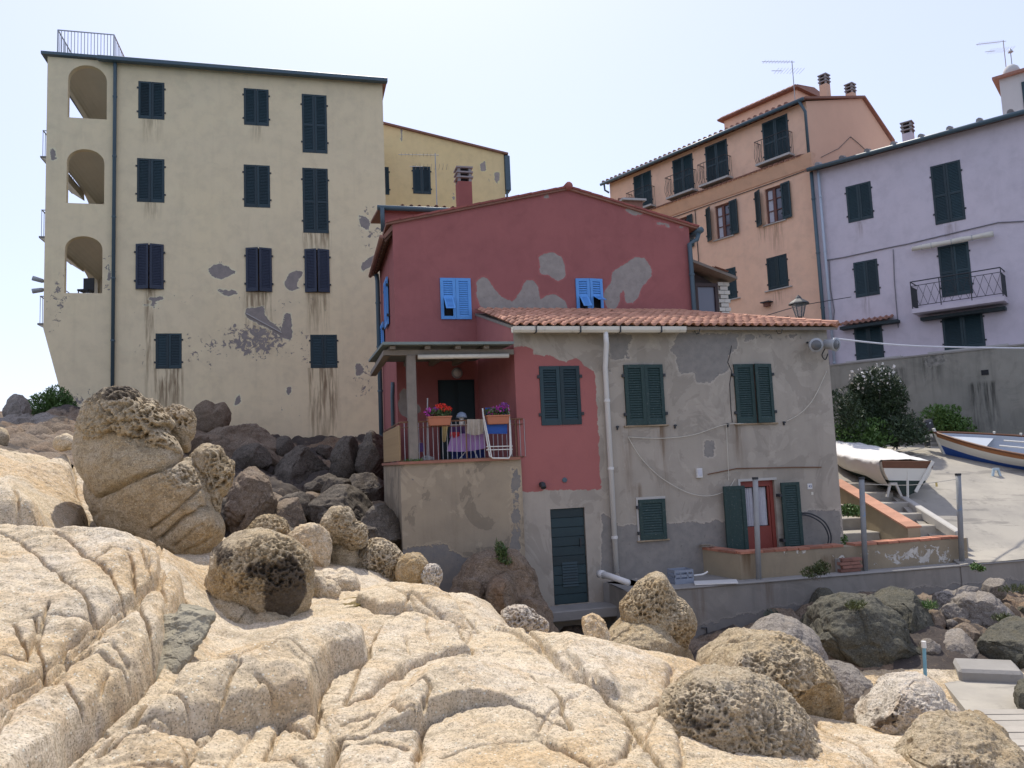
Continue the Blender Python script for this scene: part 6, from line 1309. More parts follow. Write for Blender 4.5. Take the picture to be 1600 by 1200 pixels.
for q in range(12):
    c = Vector((5.95 - q * .035, 9.25 - q * .19, APZ + .04)); a = rng.normal(0, .008) - .09; X = Vector((math.cos(a), math.sin(a), 0)); inst('plank', pk, wk, basis(c, X, Z.cross(X), Z))
for s in (-.6, .6): MB().bar((5.95 + s, 9.3, APZ - .03), (5.5 + s, 7.0, APZ - .03), .08, .1).build('bearer', WOODG, wk)
b_ = at(1445, 1072, 10.2); t_ = at(1444, 1012, 10.2); bpole = thing('pole', b_, 'thin blue pole with a white tip standing by the landing', 'pole'); MB().tube([b_ - Z * .2, t_], .022, 8).build('shaft', simple('faded_blue_paint', (.16, .34, .42), .7, .2, 6), bpole); MB().tube([t_, t_ + Z * .08], .03, 8).build('tip', WHITEP, bpole)
# things on the terrace
cb = at(1063, 897, 14.9); cb.z = vt + .02 + EZ; cr = thing('crate', cb, 'grey blue plastic crate standing on the terrace', 'crate'); CRT = simple('grey_blue_plastic', (.24, .27, .32), .5, .1, 6)
W2, D2, H2 = .19, .16, .25
bx = lambda mb, u0, u1, n0, n1, z0, z1: mb.hexa([cb + hf.U * u - hf.N * n + Z * z for z in (z0, z1) for u, n in ((u0, n0), (u1, n0), (u1, n1), (u0, n1))])
m = MB(); bx(m, -W2, W2, -D2, D2, 0, .02); m.build('base', CRT, cr)
for nm, a in (('side_panel', (-W2, W2, -D2, -D2 + .015)), ('side_panel', (-W2, W2, D2 - .015, D2)), ('end_panel', (-W2, -W2 + .015, -D2 + .015, D2 - .015)), ('end_panel', (W2 - .015, W2, -D2 + .015, D2 - .015))):
    m = MB(); bx(m, *a, .02, .09); bx(m, *a, .12, .165); bx(m, *a, .205, H2)
    u0, u1, n0, n1 = a
    for f in (0, .28, .66, .94): bx(m, u0 + (u1 - u0) * f if u1 - u0 > .1 else u0, u0 + (u1 - u0) * (f + .06) if u1 - u0 > .1 else u1, n0 if n1 - n0 < .1 else n0 + (n1 - n0) * f, n1 if n1 - n0 < .1 else n0 + (n1 - n0) * (f + .06), .09, .205)
    tag(m.build(nm, CRT, cr), kind='stuff')
wb = at(1118, 904, 14.55); wb.z = vt + .055 + EZ; bd = thing('board', wb, 'white flat board lying on the terrace by the crate', 'board'); MB().obox(wb, hf.U * .38 + hf.N * .1, -hf.N * .17 + hf.U * .08, Z * .012).build('board_face', WHITEP, bd, bevel=.003)
cord('pipe', 'short white curved hose lying behind the white board', [at(1083, 901, 14.85) + Z * .02, at(1098, 899, 14.85) + Z * .02, at(1106, 893, 14.85)], .018, WHITEP, 'pipe')
hk = PP(pa - .20, pt + .05, -.95); rl_ = thing('rope_coil', hk, 'tangle of old line lying on the parapet return', 'rope')
m = MB(); m.tube([hk + Vector((.13 * math.cos(a * .9) * (1 - a * .01) + .04 * math.sin(a * 2.3), .07 * math.sin(a * .9), .02 + .008 * (a % 6))) for a in np.arange(0, 26, .5)], .012, 5); m.build('coil', simple('old_line', (.22, .19, .15), .95, .3, 20), rl_)

# ------------------------------------------------------------ leaves and plants
LEAFS = {}
def leaf_mat(name, c1, c2):
    if name in LEAFS: return LEAFS[name]
    t = NT(name); oi = t.noise(3.2, 3, .6, t.coord()); col = t.mix(t.mr(oi, .3, .7), c1, c2); nz = t.noise(26, 2, .6, t.coord()); col = t.mix(t.math('MULTIPLY', nz, .4), col, tuple(x * 1.5 for x in c2))
    LEAFS[name] = t.out(col, .55, None, Transmission_Weight=0.0, Subsurface_Weight=0.0); return LEAFS[name]
def leaf_cloud(name, parent, blobs, n, size, mat, up=.35, ratio=.38, seed=0):
    """n small bent leaves spread through the given ellipsoids (cx,cy,cz,rx,ry,rz)"""
    r = np.random.default_rng(seed); w = np.array([b[3] * b[4] * b[5] for b in blobs]) ** .8; w /= w.sum(); k = r.choice(len(blobs), n, p=w); B = np.array(blobs)[k]
    d = r.normal(size=(n, 3)); d /= np.linalg.norm(d, axis=1)[:, None]; rad = r.random(n) ** .38; P = B[:, :3] + d * B[:, 3:] * rad[:, None]
    P += .18 * B[:, 3:] * np.c_[vnoise(P * 3, 1), vnoise(P * 3, 2), vnoise(P * 3, 3)]
    a = d * .6 + r.normal(size=(n, 3)) * .6 + np.array([0, 0, up]); a /= np.linalg.norm(a, axis=1)[:, None]; b = np.cross(a, r.normal(size=(n, 3))); b /= np.linalg.norm(b, axis=1)[:, None]; c = np.cross(a, b)
    s = size * r.uniform(.6, 1.3, n)[:, None]; wd = s * ratio
    V = np.stack([P - a * s * .5, P + b * wd * .5 + c * s * .06, P + a * s * .5 - c * s * .1, P - b * wd * .5 + c * s * .06], 1).reshape(-1, 3); Q = np.arange(n * 4).reshape(n, 4)
    return tag(np_mesh(name, V, Q, mat, parent, None, False), kind='stuff')
OLE = leaf_mat('oleander_leaf', (.018, .036, .016), (.040, .066, .024)); GRN = leaf_mat('bright_leaf', (.05, .11, .02), (.09, .16, .035)); SUC = leaf_mat('scrub_leaf', (.05, .065, .02), (.085, .10, .03)); DKG = leaf_mat('grass_leaf', (.04, .075, .02), (.07, .11, .03)); GREYL = leaf_mat('grey_leaf', (.05, .065, .045), (.085, .10, .07))
def plant(name, lab, cat, base, blobs, n, size, mat, stems=4, sr=.015, ratio=.38, seed=0, up=.35):
    b = Vector(base); o = thing(name, b, lab, cat); m = MB(); r = random.Random(seed)
    for k in range(stems):
        bl = blobs[k % len(blobs)]; t_ = Vector(bl[:3]) + Vector((r.uniform(-.4, .4) * bl[3], r.uniform(-.4, .4) * bl[4], bl[5] * .3)); m.tube([b + Vector((r.uniform(-.1, .1), r.uniform(-.1, .1), -.05)), (b + t_) / 2 + Vector((r.uniform(-.06, .06), 0, 0)), t_], [sr, sr * .7, sr * .3], 5)
    tag(m.build('stems', WOODG, o), kind='stuff'); leaf_cloud('leaves', o, blobs, n, size, mat, up, ratio, seed); return o
def B_(px, py, Y, rx, ry, rz): p = at(px, py, Y); return (p.x, p.y, p.z, rx, ry, rz)
YO = 23.2
ol = plant('oleander', 'tall dark oleander bush with white blossoms against the concrete wall', 'bush', at(1368, 700, YO), [B_(1368, 602, YO, .78, .6, .55), B_(1392, 625, YO - .1, .5, .5, .5), B_(1345, 635, YO, .6, .5, .6), B_(1375, 655, YO - .1, .9, .6, .55)], 9000, .15, OLE, 9, .022, .22, 3)
leaf_cloud('blossoms', ol, [B_(1370, 592, YO - .25, .75, .45, .5)], 130, .10, simple('white_petals', (.75, .72, .66), .8), .3, .8, 9)
for k, (px, py, rx, rz, n, lab, mt) in enumerate(((1340, 675, .95, .42, 3500, 'low bright green shrub at the foot of the oleander by the house', GRN), (1400, 670, .8, .38, 2600, 'dark green shrub spreading beside the covered boat', OLE), (1470, 655, .62, .5, 2600, 'light green shrub behind the outboard motor', GRN), (1495, 668, .55, .35, 1600, 'small shrub at the foot of the stained concrete wall', GRN), (1318, 650, .5, .8, 2000, 'green bush showing past the corner of the grey house', OLE))):
    YS_ = 24.3 if k in (2, 3) else 22.6; plant('shrub', lab, 'shrub', at(px, 700, YS_), [B_(px, py, YS_, rx, .6, rz), B_(px + 15, py + 14, YS_ - .2, rx * .8, .5, rz * .7)], n, .12, mt, 6, .012, .4, 20 + k)
plant('shrub', 'yellow green scrub growing out of the retaining wall foot', 'shrub', at(1276, 903, 14.3), [B_(1268, 893, 14.25, .22, .12, .10), B_(1284, 888, 14.25, .16, .12, .14)], 420, .09, SUC, 9, .005, .25, 31)
plant('shrub', 'grey green cushion plant on the wall over the smooth boulder', 'shrub', at(1208, 972, 13.3), [B_(1208, 964, 13.3, .18, .15, .14)], 600, .06, GREYL, 6, .005, .3, 32)
plant('weed', 'bright green weed at the outer end of the parapet', 'weed', at(1527, 890, 14.5), [B_(1526, 885, 14.5, .10, .08, .07), B_(1534, 888, 14.5, .08, .08, .05)], 140, .07, GRN, 4, .004, .5, 33)
plant('weed', 'bright green weed growing on the upper stone step', 'weed', at(1325, 800, 17.6), [B_(1325, 796, 17.6, .24, .2, .14), B_(1335, 800, 17.5, .16, .15, .1)], 420, .09, GRN, 6, .005, .5, 34)
plant('weed', 'small yellow green weed at the foot of the house corner', 'weed', at(1320, 850, 16.2), [B_(1320, 844, 16.2, .06, .06, .12)], 90, .06, GRN, 3, .004, .5, 35)
plant('weed', 'spiky green plant rooted on top of the fissured brown rock', 'weed', at(784, 880, 13.2), [B_(784, 866, 13.2, .10, .10, .20), B_(777, 855, 13.2, .05, .05, .18), B_(792, 876, 13.2, .10, .08, .07)], 300, .13, DKG, 6, .005, .16, 36, .9)
plant('bush', 'green sunlit bush on the skyline by the yellow block', 'bush', at(78, 655, 22.5), [B_(72, 632, 22.5, .5, .5, .42), B_(90, 625, 22.6, .35, .4, .42), B_(102, 640, 22.6, .3, .4, .4)], 3600, .12, GRN, 7, .012, .3, 37)
for k, (px, py, Y, lab) in enumerate(((1452, 945, 12.4, 'grass tuft between the dark humped rock and the broken shelf'), (1585, 920, 13.2, 'yellow green grass strip under the ramp edge'), (1340, 945, 11.4, 'faint moss tuft on the dark rock face'), (1565, 965, 12.2, 'grass tuft below the half lit broken rock'))):
    plant('grass_tuft', lab, 'grass', at(px, py + 4, Y), [B_(px, py, Y, .16 + .15 * (k == 1), .12, .06)], 220, .09, [GRN, SUC, SUC, SUC][k], 4, .003, .14, 40 + k, .9)

# ------------------------------------------------------------ boats
def hull(origin, fwd_, L, beam, hgt, sheer, parts, list_=0.0, transom=.65, pitch=0.0, bowrake=.35):
    """stations along the hull; returns point(s, v, side) with s 0 stern..1 bow, v 0 keel..1 gunwale"""
    f = Vector(fwd_).normalized(); up = Vector((0, 0, 1)); sd_ = f.cross(up).normalized(); up = sd_.cross(f)
    rot = Matrix.Rotation(list_, 3, f); sd_ = rot @ sd_; up = rot @ up; o = Vector(origin)
    def pt(s, v, side, inset=0):
        w = beam / 2 * (transom + (1 - transom) * math.sin(min(s / .5, 1) * math.pi / 2)) if s < .5 else beam / 2 * max(0, 1 - ((s - .5) / .5) ** 2.3)
        sh = hgt * (1 + sheer * (abs(s - .38) / .62) ** 2); z = sh * v; wl = w * (math.sin(min(v, 1) * math.pi / 2) ** .62) * (.93 + .07 * v)
        rise = hgt * .30 * max(0, (s - .65) / .35) ** 2 * (1 - v); x = L * s + bowrake * v * s ** 6
        return o + f * x + sd_ * (side * max(wl - inset, 0)) + up * (z + rise)
    def strip(v0, v1, nv=4, ns=22, inset=0, sides=(-1, 1)):
        m = MB()
        for sd in sides:
            for i in range(ns):
                for j in range(nv):
                    a, b = i / ns, (i + 1) / ns; c, d = v0 + (v1 - v0) * j / nv, v0 + (v1 - v0) * (j + 1) / nv; m.quad(pt(a, c, sd, inset), pt(b, c, sd, inset), pt(b, d, sd, inset), pt(a, d, sd, inset))
        return m
    return pt, strip, f, sd_, up
NAVY = simple('boat_blue_paint', (.022, .09, .36), .4, .1, 4); BWHITE = simple('boat_white_paint', (.70, .68, .61), .45, .06, 4); VARN = simple('varnished_wood', (.33, .13, .045), .45, .3, 8, .1); DGRN = simple('boat_green_paint', (.012, .03, .024), .5, .2, 4); INBL = simple('boat_inside_blue', (.42, .46, .51), .6, .1, 4)
bow = at(1457, 688, 22.8); dirb = Vector((-.75, .66, .12)); L = 5.6
bt = thing('rowing_boat', bow, 'blue and white wooden boat with varnished rails on the ramp by the concrete wall', 'boat')
org = bow - dirb.normalized() * (L + .33) - Z * .80; pt, strip, f_, s_, up_ = hull(org, dirb, L, 2.1, .78, .35, None, list_=R(-13), transom=.6)
strip(0, .58).build('hull_bottom', NAVY, bt, True); strip(.58, .86).build('hull_side', BWHITE, bt, True); strip(.86, 1.0, 1).build('sheer_strake', VARN, bt, True); strip(.3, 1.0, 4, 22, .05).build('inside', INBL, bt, True)
m = MB()
for sd in (-1, 1): m.tube([pt(i / 22, 1.0, sd) + up_ * .015 for i in range(23)], .035, 6)
tag(m.build('gunwales', WOODB, bt), kind='stuff'); MB().tube([pt(1, 0, 1), pt(1, .5, 1), pt(1, 1.0, 1) + up_ * .12], .045, 6).build('stem', BWHITE, bt)
for s in (.18, .40, .62): MB().bar(pt(s, .80, -1), pt(s, .80, 1), .2, .03).build('thwart', NAVY if s > .5 else INBL, bt)
m = MB(); m.quad(*[pt(a, .92, sd, .06) for a, sd in ((.80, -1), (.80, 1), (.995, 1), (.995, -1))]); m.build('foredeck', INBL, bt)
for s in (.5, .6, .7, .8): MB().obox(pt(s, 1.0, 1) + up_ * .05, f_ * .03, s_ * .02, up_ * .05).build('rowlock', BWHITE, bt)
for k in (0, 1): MB().tube([pt(.2, .98, -.5 + k), pt(.75, 1.0, -.4 + k * .7)], .022, 6).build('oar', BWHITE, bt)
MB().quad(pt(0, 0, 1), pt(0, .5, 1), pt(0, 1, 1), pt(0, 1, -1), pt(0, .5, -1)).build('transom', NAVY, bt)
# outboard motor upright behind the bow
mo = at(1448, 681, 23.0); mt_ = thing('outboard_motor', mo, 'black outboard motor standing by the bow of the blue boat', 'motor')
MB().obox(mo + Z * .30, (.15, .05, .03), (-.05, .17, 0), (-.02, 0, .17)).build('cowling', simple('black_plastic', (.02, .02, .024), .35, .1, 5), mt_, bevel=.05); MB().bar(mo + Z * -.35, mo + Z * .15, .1, .12).build('leg', IRON, mt_); MB().obox(mo + Z * .0, (.14, 0, 0), (0, .06, 0), (0, 0, .05)).build('bracket', BWHITE, mt_); MB().quad(mo + Vector((-.12, -.2, .36)), mo + Vector((.06, -.17, .40)), mo + Vector((.08, -.17, .36)), mo + Vector((-.1, -.2, .32))).build('stripe', GALV, mt_)
def trestle(lab, c, w, h, mat):
    o = thing('boat_stand', c, lab, 'stand'); c = Vector(c)
    for sx in (-1, 1): MB().bar(c + Vector((sx * w, 0, 0)), c + Vector((sx * w * .4, 0, h)), .05).build('leg', mat, o)
    MB().bar(c + Vector((-w * .5, 0, h)), c + Vector((w * .5, 0, h)), .09, .06).build('top_bar', mat, o); return o
c = at(1558, 755, 20.3); trestle('pale blue trestle under the blue boat', c, .14, .36, simple('pale_blue_paint', (.42, .52, .58), .7, .15, 6))
c = at(1537, 746, 20.5); o = thing('cloth', c, 'crumpled blue cloth lying on the ramp under the blue boat', 'cloth'); MB().hexa([c + Vector(p) for p in ((-.25, -.15, 0), (.2, -.1, 0), (.3, .15, 0), (-.2, .2, 0), (-.15, -.08, .09), (.1, -.05, .05), (.18, .1, .1), (-.12, .12, .06))]).build('fold', NAVY, o, True, bevel=.03)
# covered white boat
ste = at(1416, 770, 18.9); bw2 = at(1311, 733, 23.0); d2 = (bw2 - ste); L2 = d2.length - .2
wbt = thing('rowing_boat', ste, 'white boat with a green bottom and brown transom under a canvas', 'boat')
org = ste - Z * .06; pt, strip, f_, s_, up_ = hull(org, d2, L2, 1.7, .72, .3, None, list_=R(3), transom=.7)
strip(0, .45).build('hull_bottom', DGRN, wbt, True); strip(.45, 1.0).build('hull_side', BWHITE, wbt, True)
poly = [pt(0, v, 1) for v in np.linspace(.02, 1, 9)] + [pt(0, v, -1) for v in np.linspace(1, .02, 9)]
def tr(v0, v1, mat, name, off):
    P_ = [pt(0, v, 1) for v in np.linspace(v0, v1, 7)] + [pt(0, v, -1) for v in np.linspace(v1, v0, 7)]; return MB().prism([p - f_ * off for p in P_], f_ * -.04).build(name, mat, wbt)
tr(.01, .45, DGRN, 'transom_bottom', 0); tr(.45, .82, BWHITE, 'transom', 0); tr(.82, 1.03, WOODB, 'transom_top', .004); MB().tube([pt(0, 0, 1) - f_ * .06 - up_ * .05, pt(0, 1, 0) - f_ * .06 * 0 + up_ * 0], .03, 5).build('stern_post', BWHITE, wbt)
MB().bar(pt(0, .12, .9 * (1 if s_.x > 0 else -1)) - f_ * .07, pt(0, 1.04, .97 * (1 if s_.x > 0 else -1)) - f_ * .06, .04, .07).build('rudder', BWHITE, wbt)
cv = thing('boat_cover', ste + d2 * .5 + Z * .6, 'wrinkled white canvas cover draped over the moored boat', 'cover'); CANV = simple('white_canvas', (.66, .64, .60), .9, .06, 5, .3); ns, nw = 60, 40; V = []
for i in range(ns + 1):
    s = .012 + .96 * i / ns
    for j in range(nw + 1):
        t = -1 + 2 * j / nw; sd = 1 if t >= 0 else -1; e = abs(t)
        if e < .62: g = e / .62; p = pt(s, 1.0, sd).lerp(pt(s, 1.0, 0), 1 - g) + up_ * (.035 + .17 * min(1, .1 + s / .25) * math.cos(g * math.pi / 2) * (1 - .8 * s))
        else:
            g = (e - .62) / .38; drop = (.70 - .6 * s + .10 * math.sin(s * 17)) * (1 - s ** 6) if sd == (-1 if s_.dot(Vector((1, 0, 0))) > 0 else 1) else .16 + .05 * math.sin(s * 23); p = pt(s, 1.0 - min(.9, drop * g), sd) + s_ * sd * (.035 + .02 * g) + up_ * .04 * (1 - g)
        V.append(p[:])
V = np.array(V); V[:, 2] += .022 * fbm(V * np.array([3.5, 3.5, 2.5]), 4, 6) + .012 * np.abs(fbm(V * 5, 2, 9)); V[:, 0] += .02 * fbm(V * 4, 3, 8); i = (np.arange(ns)[:, None] * (nw + 1) + np.arange(nw)[None]).ravel()
np_mesh('canvas', V, np.c_[i, i + 1, i + nw + 2, i + nw + 1], CANV, cv)
c = at(1397, 776, 18.7); trestle('pale grey trestle under the covered boat', c, .17, .30, STONE)
for k, lab in enumerate(('upper mooring line from the blue boat bow', 'middle mooring line from the blue boat bow', 'lower mooring line from the blue boat bow')):
    cord('rope', lab, [at(1455, 688 + k * 9, 22.7), at(1425, 696 + k * 8, 22.2), at(1395, 706 + k * 4, 21.6)], .010)
MB()
# ------------------------------------------------------------ lilac building, peach building, concrete wall behind the ramp
lf_ = Frame(at(1450, 420, 28.5), R(-40)); lf_.o.z = 0; QP = lf_.P
M_LIL = stucco('lilac_render', (0.64, 0.57, 0.60), (0.61, 0.55, 0.585), (0.42, 0.38, 0.39), (0.4, 0.36, 0.37), bump=.2, streak=.10, rag=.05, mottle=.05)
lb_ = thing('lilac_building', QP(0, 2), 'pale lilac building with green shutters and a railed balcony', 'building')
lu0 = lf_.uv(1281, 400)[0]; lu1 = lf_.uv(1600, 300)[0] + 4.0; lt = (lf_.uv(1300, 262)[1] + lf_.uv(1560, 189)[1]) / 2; lu0b = lu0
lw_ = [lf_.rect(1323, 1363, 287, 345), lf_.rect(1457, 1505, 254, 348), lf_.rect(1335, 1373, 407, 463), lf_.rect(1468, 1517, 381, 462), lf_.rect(1336, 1380, 509, 562), lf_.rect(1473, 1538, 488, 545)]
wall('wall', lf_, lu0, lu1, 1.2, lt, M_LIL, lb_, [h + (.14,) for h in lw_], .14, .15, stain=[pxstain(lf_, 1340, 1350, 347, 375, .5), pxstain(lf_, 1480, 1495, 350, 375, .5), pxstain(lf_, 1350, 1360, 464, 500, .5)])
shell(lb_, lf_, lu0, lu1, 1.2, lt, 9, M_LIL)
for i, h in enumerate(lw_): shutter(lb_, lf_, *h, G_SHUT, n=-.02, leaves=2)
ur = (lf_.U * 1.0)
rfl = MB().hexa([QP(lu0 - .2, lt - .03, .3), QP(lu1, lt - .03, .3), QP(lu1, lt + 1.5, -5), QP(lu0 - .2, lt + 1.5, -5), QP(lu0 - .2, lt + .06, .3), QP(lu1, lt + .06, .3), QP(lu1, lt + 1.58, -5), QP(lu0 - .2, lt + 1.58, -5)]).build('roof', TERRA_D, lb_)
MB().tube([QP(lu0 - .1, lt + .0, .38), QP(lu1, lt + .0, .38)], .085, 8).build('gutter', ZINC, lb_, True)
GREYT = simple('grey_roof_tile', (.30, .28, .27), .9, .2, 5, rnd=.25)
cov = lib_mesh('cover_tile', MB().tube([(0, 0, 0), (0, .42, .0)], [.105, .09], 8), GREYT)
n = int((lu1 - lu0) / .95)
for q in range(n): inst('cover_tile', cov, rfl, basis(QP(lu0 + .3 + q * .95, lt + .12, .36), lf_.U, (-lf_.N * .96 + Z * .28), lf_.U.cross(-lf_.N * .96 + Z * .28)))
c_ = lf_.uv(1420, 222, -.8); chimney(lb_, QP(c_[0], c_[1] - .3, -.8), .36, .62, M_LIL, 3, simple('concrete_cowl', (0, 0, 0)), fr=lf_)
for px in (1277, 1288):                                          # pipes at the joint of the two buildings
    u = lf_.uv(px + 2, 400, .1)[0]; pipe(lb_, [QP(u, lt - .05, .15), QP(u, 2.2, .12)], .07 if px < 1280 else .055, ZINC if px < 1280 else simple('pale_pipe', (.42, .47, .52), .5, .1), clamps=4)
# balcony
ba = lf_.uv(1424, 480, .9); bb = lf_.uv(1568, 455, .9); zb2 = (lf_.uv(1424, 487, .9)[1] + lf_.uv(1568, 458, .9)[1]) / 2
bl = MB().fbox(lf_, ba[0], bb[0], zb2 - .16, zb2, 0, .9).build('balcony', M_LIL, lb_)
hr = 1.0; m = MB()
m.tube([QP(ba[0] + .03, zb2 + hr, 0), QP(ba[0] + .03, zb2 + hr, .86), QP(bb[0] - .03, zb2 + hr, .86), QP(bb[0] - .03, zb2 + hr, 0)], .024, 6)
for z in (.1, .84): m.tube([QP(ba[0] + .03, zb2 + z, 0), QP(ba[0] + .03, zb2 + z, .86), QP(bb[0] - .03, zb2 + z, .86), QP(bb[0] - .03, zb2 + z, 0)], .013, 5)
for u in (ba[0] + .03, (ba[0] * 2 + bb[0]) / 3, (ba[0] + 2 * bb[0]) / 3, bb[0] - .03): m.tube([QP(u, zb2, .86), QP(u, zb2 + hr, .86)], .018, 5)
rl2 = tag(m.build('railing', IRON, bl), kind='stuff'); m = MB(); n = 11; W_ = bb[0] - ba[0] - .06
for q in range(n):
    x0 = ba[0] + .03 + W_ * q / n; x1 = x0 + W_ / n; m.tube([QP(x0, zb2 + .1, .86), QP(x1, zb2 + .84, .86)], .007, 4); m.tube([QP(x1, zb2 + .1, .86), QP(x0, zb2 + .84, .86)], .007, 4)
for q in range(9):
    for u in (ba[0] + .03, bb[0] - .03): m.tube([QP(u, zb2 + .1, .1 * q), QP(u, zb2 + .84, .1 * q)], .012, 4)
tag(m.build('lattice', IRON, rl2), kind='stuff')
u0, v0 = lf_.uv(1425, 389, .25); u1, v1 = lf_.uv(1552, 365, .25); a1 = thing('awning_roll', QP(u0, v0, .2), 'rolled cream awning above the lilac balcony door', 'awning'); MB().tube([QP(u0 + (u1 - u0) * k / 8, (v0 + v1) / 2, .22 + .02 * (k % 2)) for k in range(9)], [.085 + .012 * (k % 3) for k in range(9)], 10).build('roll', CREAMP, a1, True)
for k in (1, 2, 4, 6): MB().tube([QP(u0 + (u1 - u0) * k / 8 - .01, (v0 + v1) / 2, .22), QP(u0 + (u1 - u0) * k / 8 + .01, (v0 + v1) / 2, .22)], .112, 10).build('strap', GALV, a1)
# canopies
for (xa, ya, xb, yb_, tile) in ((1312, 512, 1402, 499, 1), (1438, 498, 1570, 478, 0)):
    ua, va = lf_.uv(xa, ya, .4); ub, vb = lf_.uv(xb, yb_, .4); v = (va + vb) / 2; cn = MB().fbox(lf_, ua, ub, v - .09, v + .02, 0, .42).build('canopy', simple('green_black_beam', (.02, .035, .038), .7, .2), lb_)
    if tile: tile_field(cn, QP(ua, v + .04, .46), lf_.U, -lf_.N * .93 + Z * .36, int((ub - ua) / .21), 2, TILE_D, TERRA_D, .21, .3)
for (xa, ya, xb, yb_) in ((1322, 567, 1408, 556), (1450, 552, 1575, 538)):
    ua, va = lf_.uv(xa, ya, .3); ub, vb = lf_.uv(xb, yb_, .3); MB().fbox(lf_, ua, ub, (va + vb) / 2 - .3, (va + vb) / 2 + .03, .02, .35).build('doorstep', STONE, lb_)
qq = lambda L, n=.03: [QP(*lf_.uv(x, y), n) for x, y in L]
m = MB().tube(qq([(1290, 407), (1320, 402), (1385, 388), (1420, 381), (1500, 362), (1560, 348), (1600, 346)]), .022, 5); m.tube(qq([(1296, 407), (1298, 450), (1304, 485), (1302, 510)]), .02, 5); m.tube(qq([(1396, 390), (1398, 440), (1404, 512)]), .018, 5); tag(m.build('cables', simple('grey_cable', (.20, .19, .20), .7), lb_), kind='stuff')
# white roof turret with domed chimney
wt = thing('roof_turret', at(1585, 180, 36), 'white rooftop turret with a round chimney dome beside an aerial', 'turret'); tf = Frame(at(1585, 150, 35), R(-40)); tf.o.z = 0
ua, va = tf.uv(1567, 180); vb = tf.uv(1567, 123)[1]; MB().fbox(tf, ua, ua + 6, va - 2, vb, -4, 0).build('wall', simple('white_render', (.52, .51, .48), .95, .06, 2), wt); MB().fbox(tf, ua - .25, ua + 6, vb, vb + .12, -4.2, .25).build('roof', TERRA_D, wt)
ud, vd = tf.uv(1581, 118, -.5); MB().lathe(tf.P(ud, vb + .1, -.5), [(.36, 0), (.36, .32), (.30, .48), (.18, .60), (.03, .66)], 14).build('chimney_dome', simple('white_render', (0, 0, 0)), wt, True); MB().lathe(tf.P(ud + .05, vb + .74, -.5), [(.02, -.1), (.02, .6), (.12, .62), (.02, .8)], 8).build('vane', GALV, wt)
u_, v_ = tf.uv(1598, 150); MB().fbox(tf, u_, u_ + 1.0, v_ - .7, v_ + .65, 0, .04).build('shutter', G_SHUT, wt)
antenna('tv_antenna', tf.P(ud - .2, vb + .1, -.6), 2.0, 'rusty double aerial mounted beside the white turret dome', -.15, 2, simple('rosy_metal', (.35, .27, .25), .6), 1.2)
# peach building
pk_ = Frame(at(1275, 350, 31.2), R(-51.4)); pk_.o.z = 0; KP = pk_.P
M_PEA = stucco('peach_render', (0.86, 0.56, 0.38), (0.83, 0.545, 0.38), (0.40, 0.33, 0.30), (0.36, 0.30, 0.27), bump=.2, streak=.10, rag=.05, mottle=.05)
pb_ = thing('peach_building', KP(-5, 2), 'peach coloured building with balconies along its top floor', 'building')
ku0 = pk_.uv(953, 300)[0]; kt = (pk_.uv(960, 286)[1] + pk_.uv(1268, 152)[1]) / 2
kw_top = [pk_.rect(991, 1019, 272, 327), pk_.rect(1052, 1084, 246, 305), pk_.rect(1103, 1138, 222, 285), pk_.rect(1192, 1233, 182, 250)]
kw_mid = [pk_.rect(1062, 1076, 343, 398), pk_.rect(1118, 1141, 320, 372), pk_.rect(1196, 1222, 290, 348)]
kw_low = [pk_.rect(1199, 1231, 399, 451), pk_.rect(1128, 1151, 420, 468), pk_.rect(1204, 1234, 496, 540)]
top_ = max(w[2] for w in kw_top) ; bot_ = min(w[2] for w in kw_top); kmean = sum(w[2] for w in kw_top) / 4; ktt = sum(w[3] for w in kw_top) / 4
kw_top = [(a, b, kmean, ktt) for a, b, c, d in kw_top]
mm = sum(w[2] for w in kw_mid[1:]) / 2; mt2 = sum(w[3] for w in kw_mid[1:]) / 2; kw_mid = [(a, b, mm, mt2) for a, b, c, d in kw_mid]
lm = sum(w[2] for w in kw_low[:2]) / 2; lt2 = sum(w[3] for w in kw_low[:2]) / 2; kw_low = [(a, b, lm, lt2) for a, b, c, d in kw_low[:2]] + kw_low[2:]
kg = Frame(KP(0, 0, 0), 0); kg.o.z = 0; kg.U = -pk_.N; kg.N = pk_.U
wall('wall', pk_, ku0, 0, 1.0, kt, M_PEA, pb_, [h + (.16,) for h in kw_top + kw_mid + kw_low], .16, .16, stain=[pxstain(pk_, 1186, 1196, 349, 380, .9), pxstain(pk_, 1205, 1222, 352, 400, .6), pxstain(pk_, 1210, 1225, 455, 480, .6)])
g = [kg.uv(1275, 149), kg.uv(1347, 154), kg.uv(1392, 222)]; gk = [(0, kt)] + [(max(x[0], .5), x[1]) for x in g[1:]]
m = MB(); gd = gk[2][0]
m.v += [kg.P(0, 1.0), kg.P(gd, 1.0), kg.P(gd, gk[2][1]), kg.P(gk[1][0], gk[1][1]), kg.P(0, kt)]; m.f.append((0, 1, 2, 3, 4)); m.build('gable_wall', simple('peach_plain', (.68, .43, .29), .95, .07, 1.5, .2), pb_)
m = MB(); m.quad(KP(ku0, 1, 0), KP(ku0, 1, -gd), KP(ku0, kt, -gd), KP(ku0, kt, 0)); m.quad(KP(ku0, 1, -gd), KP(0, 1, -gd), KP(0, gk[2][1], -gd), KP(ku0, gk[2][1], -gd)); m.build('wall', M_PEA, pb_)
rid = gk[1]
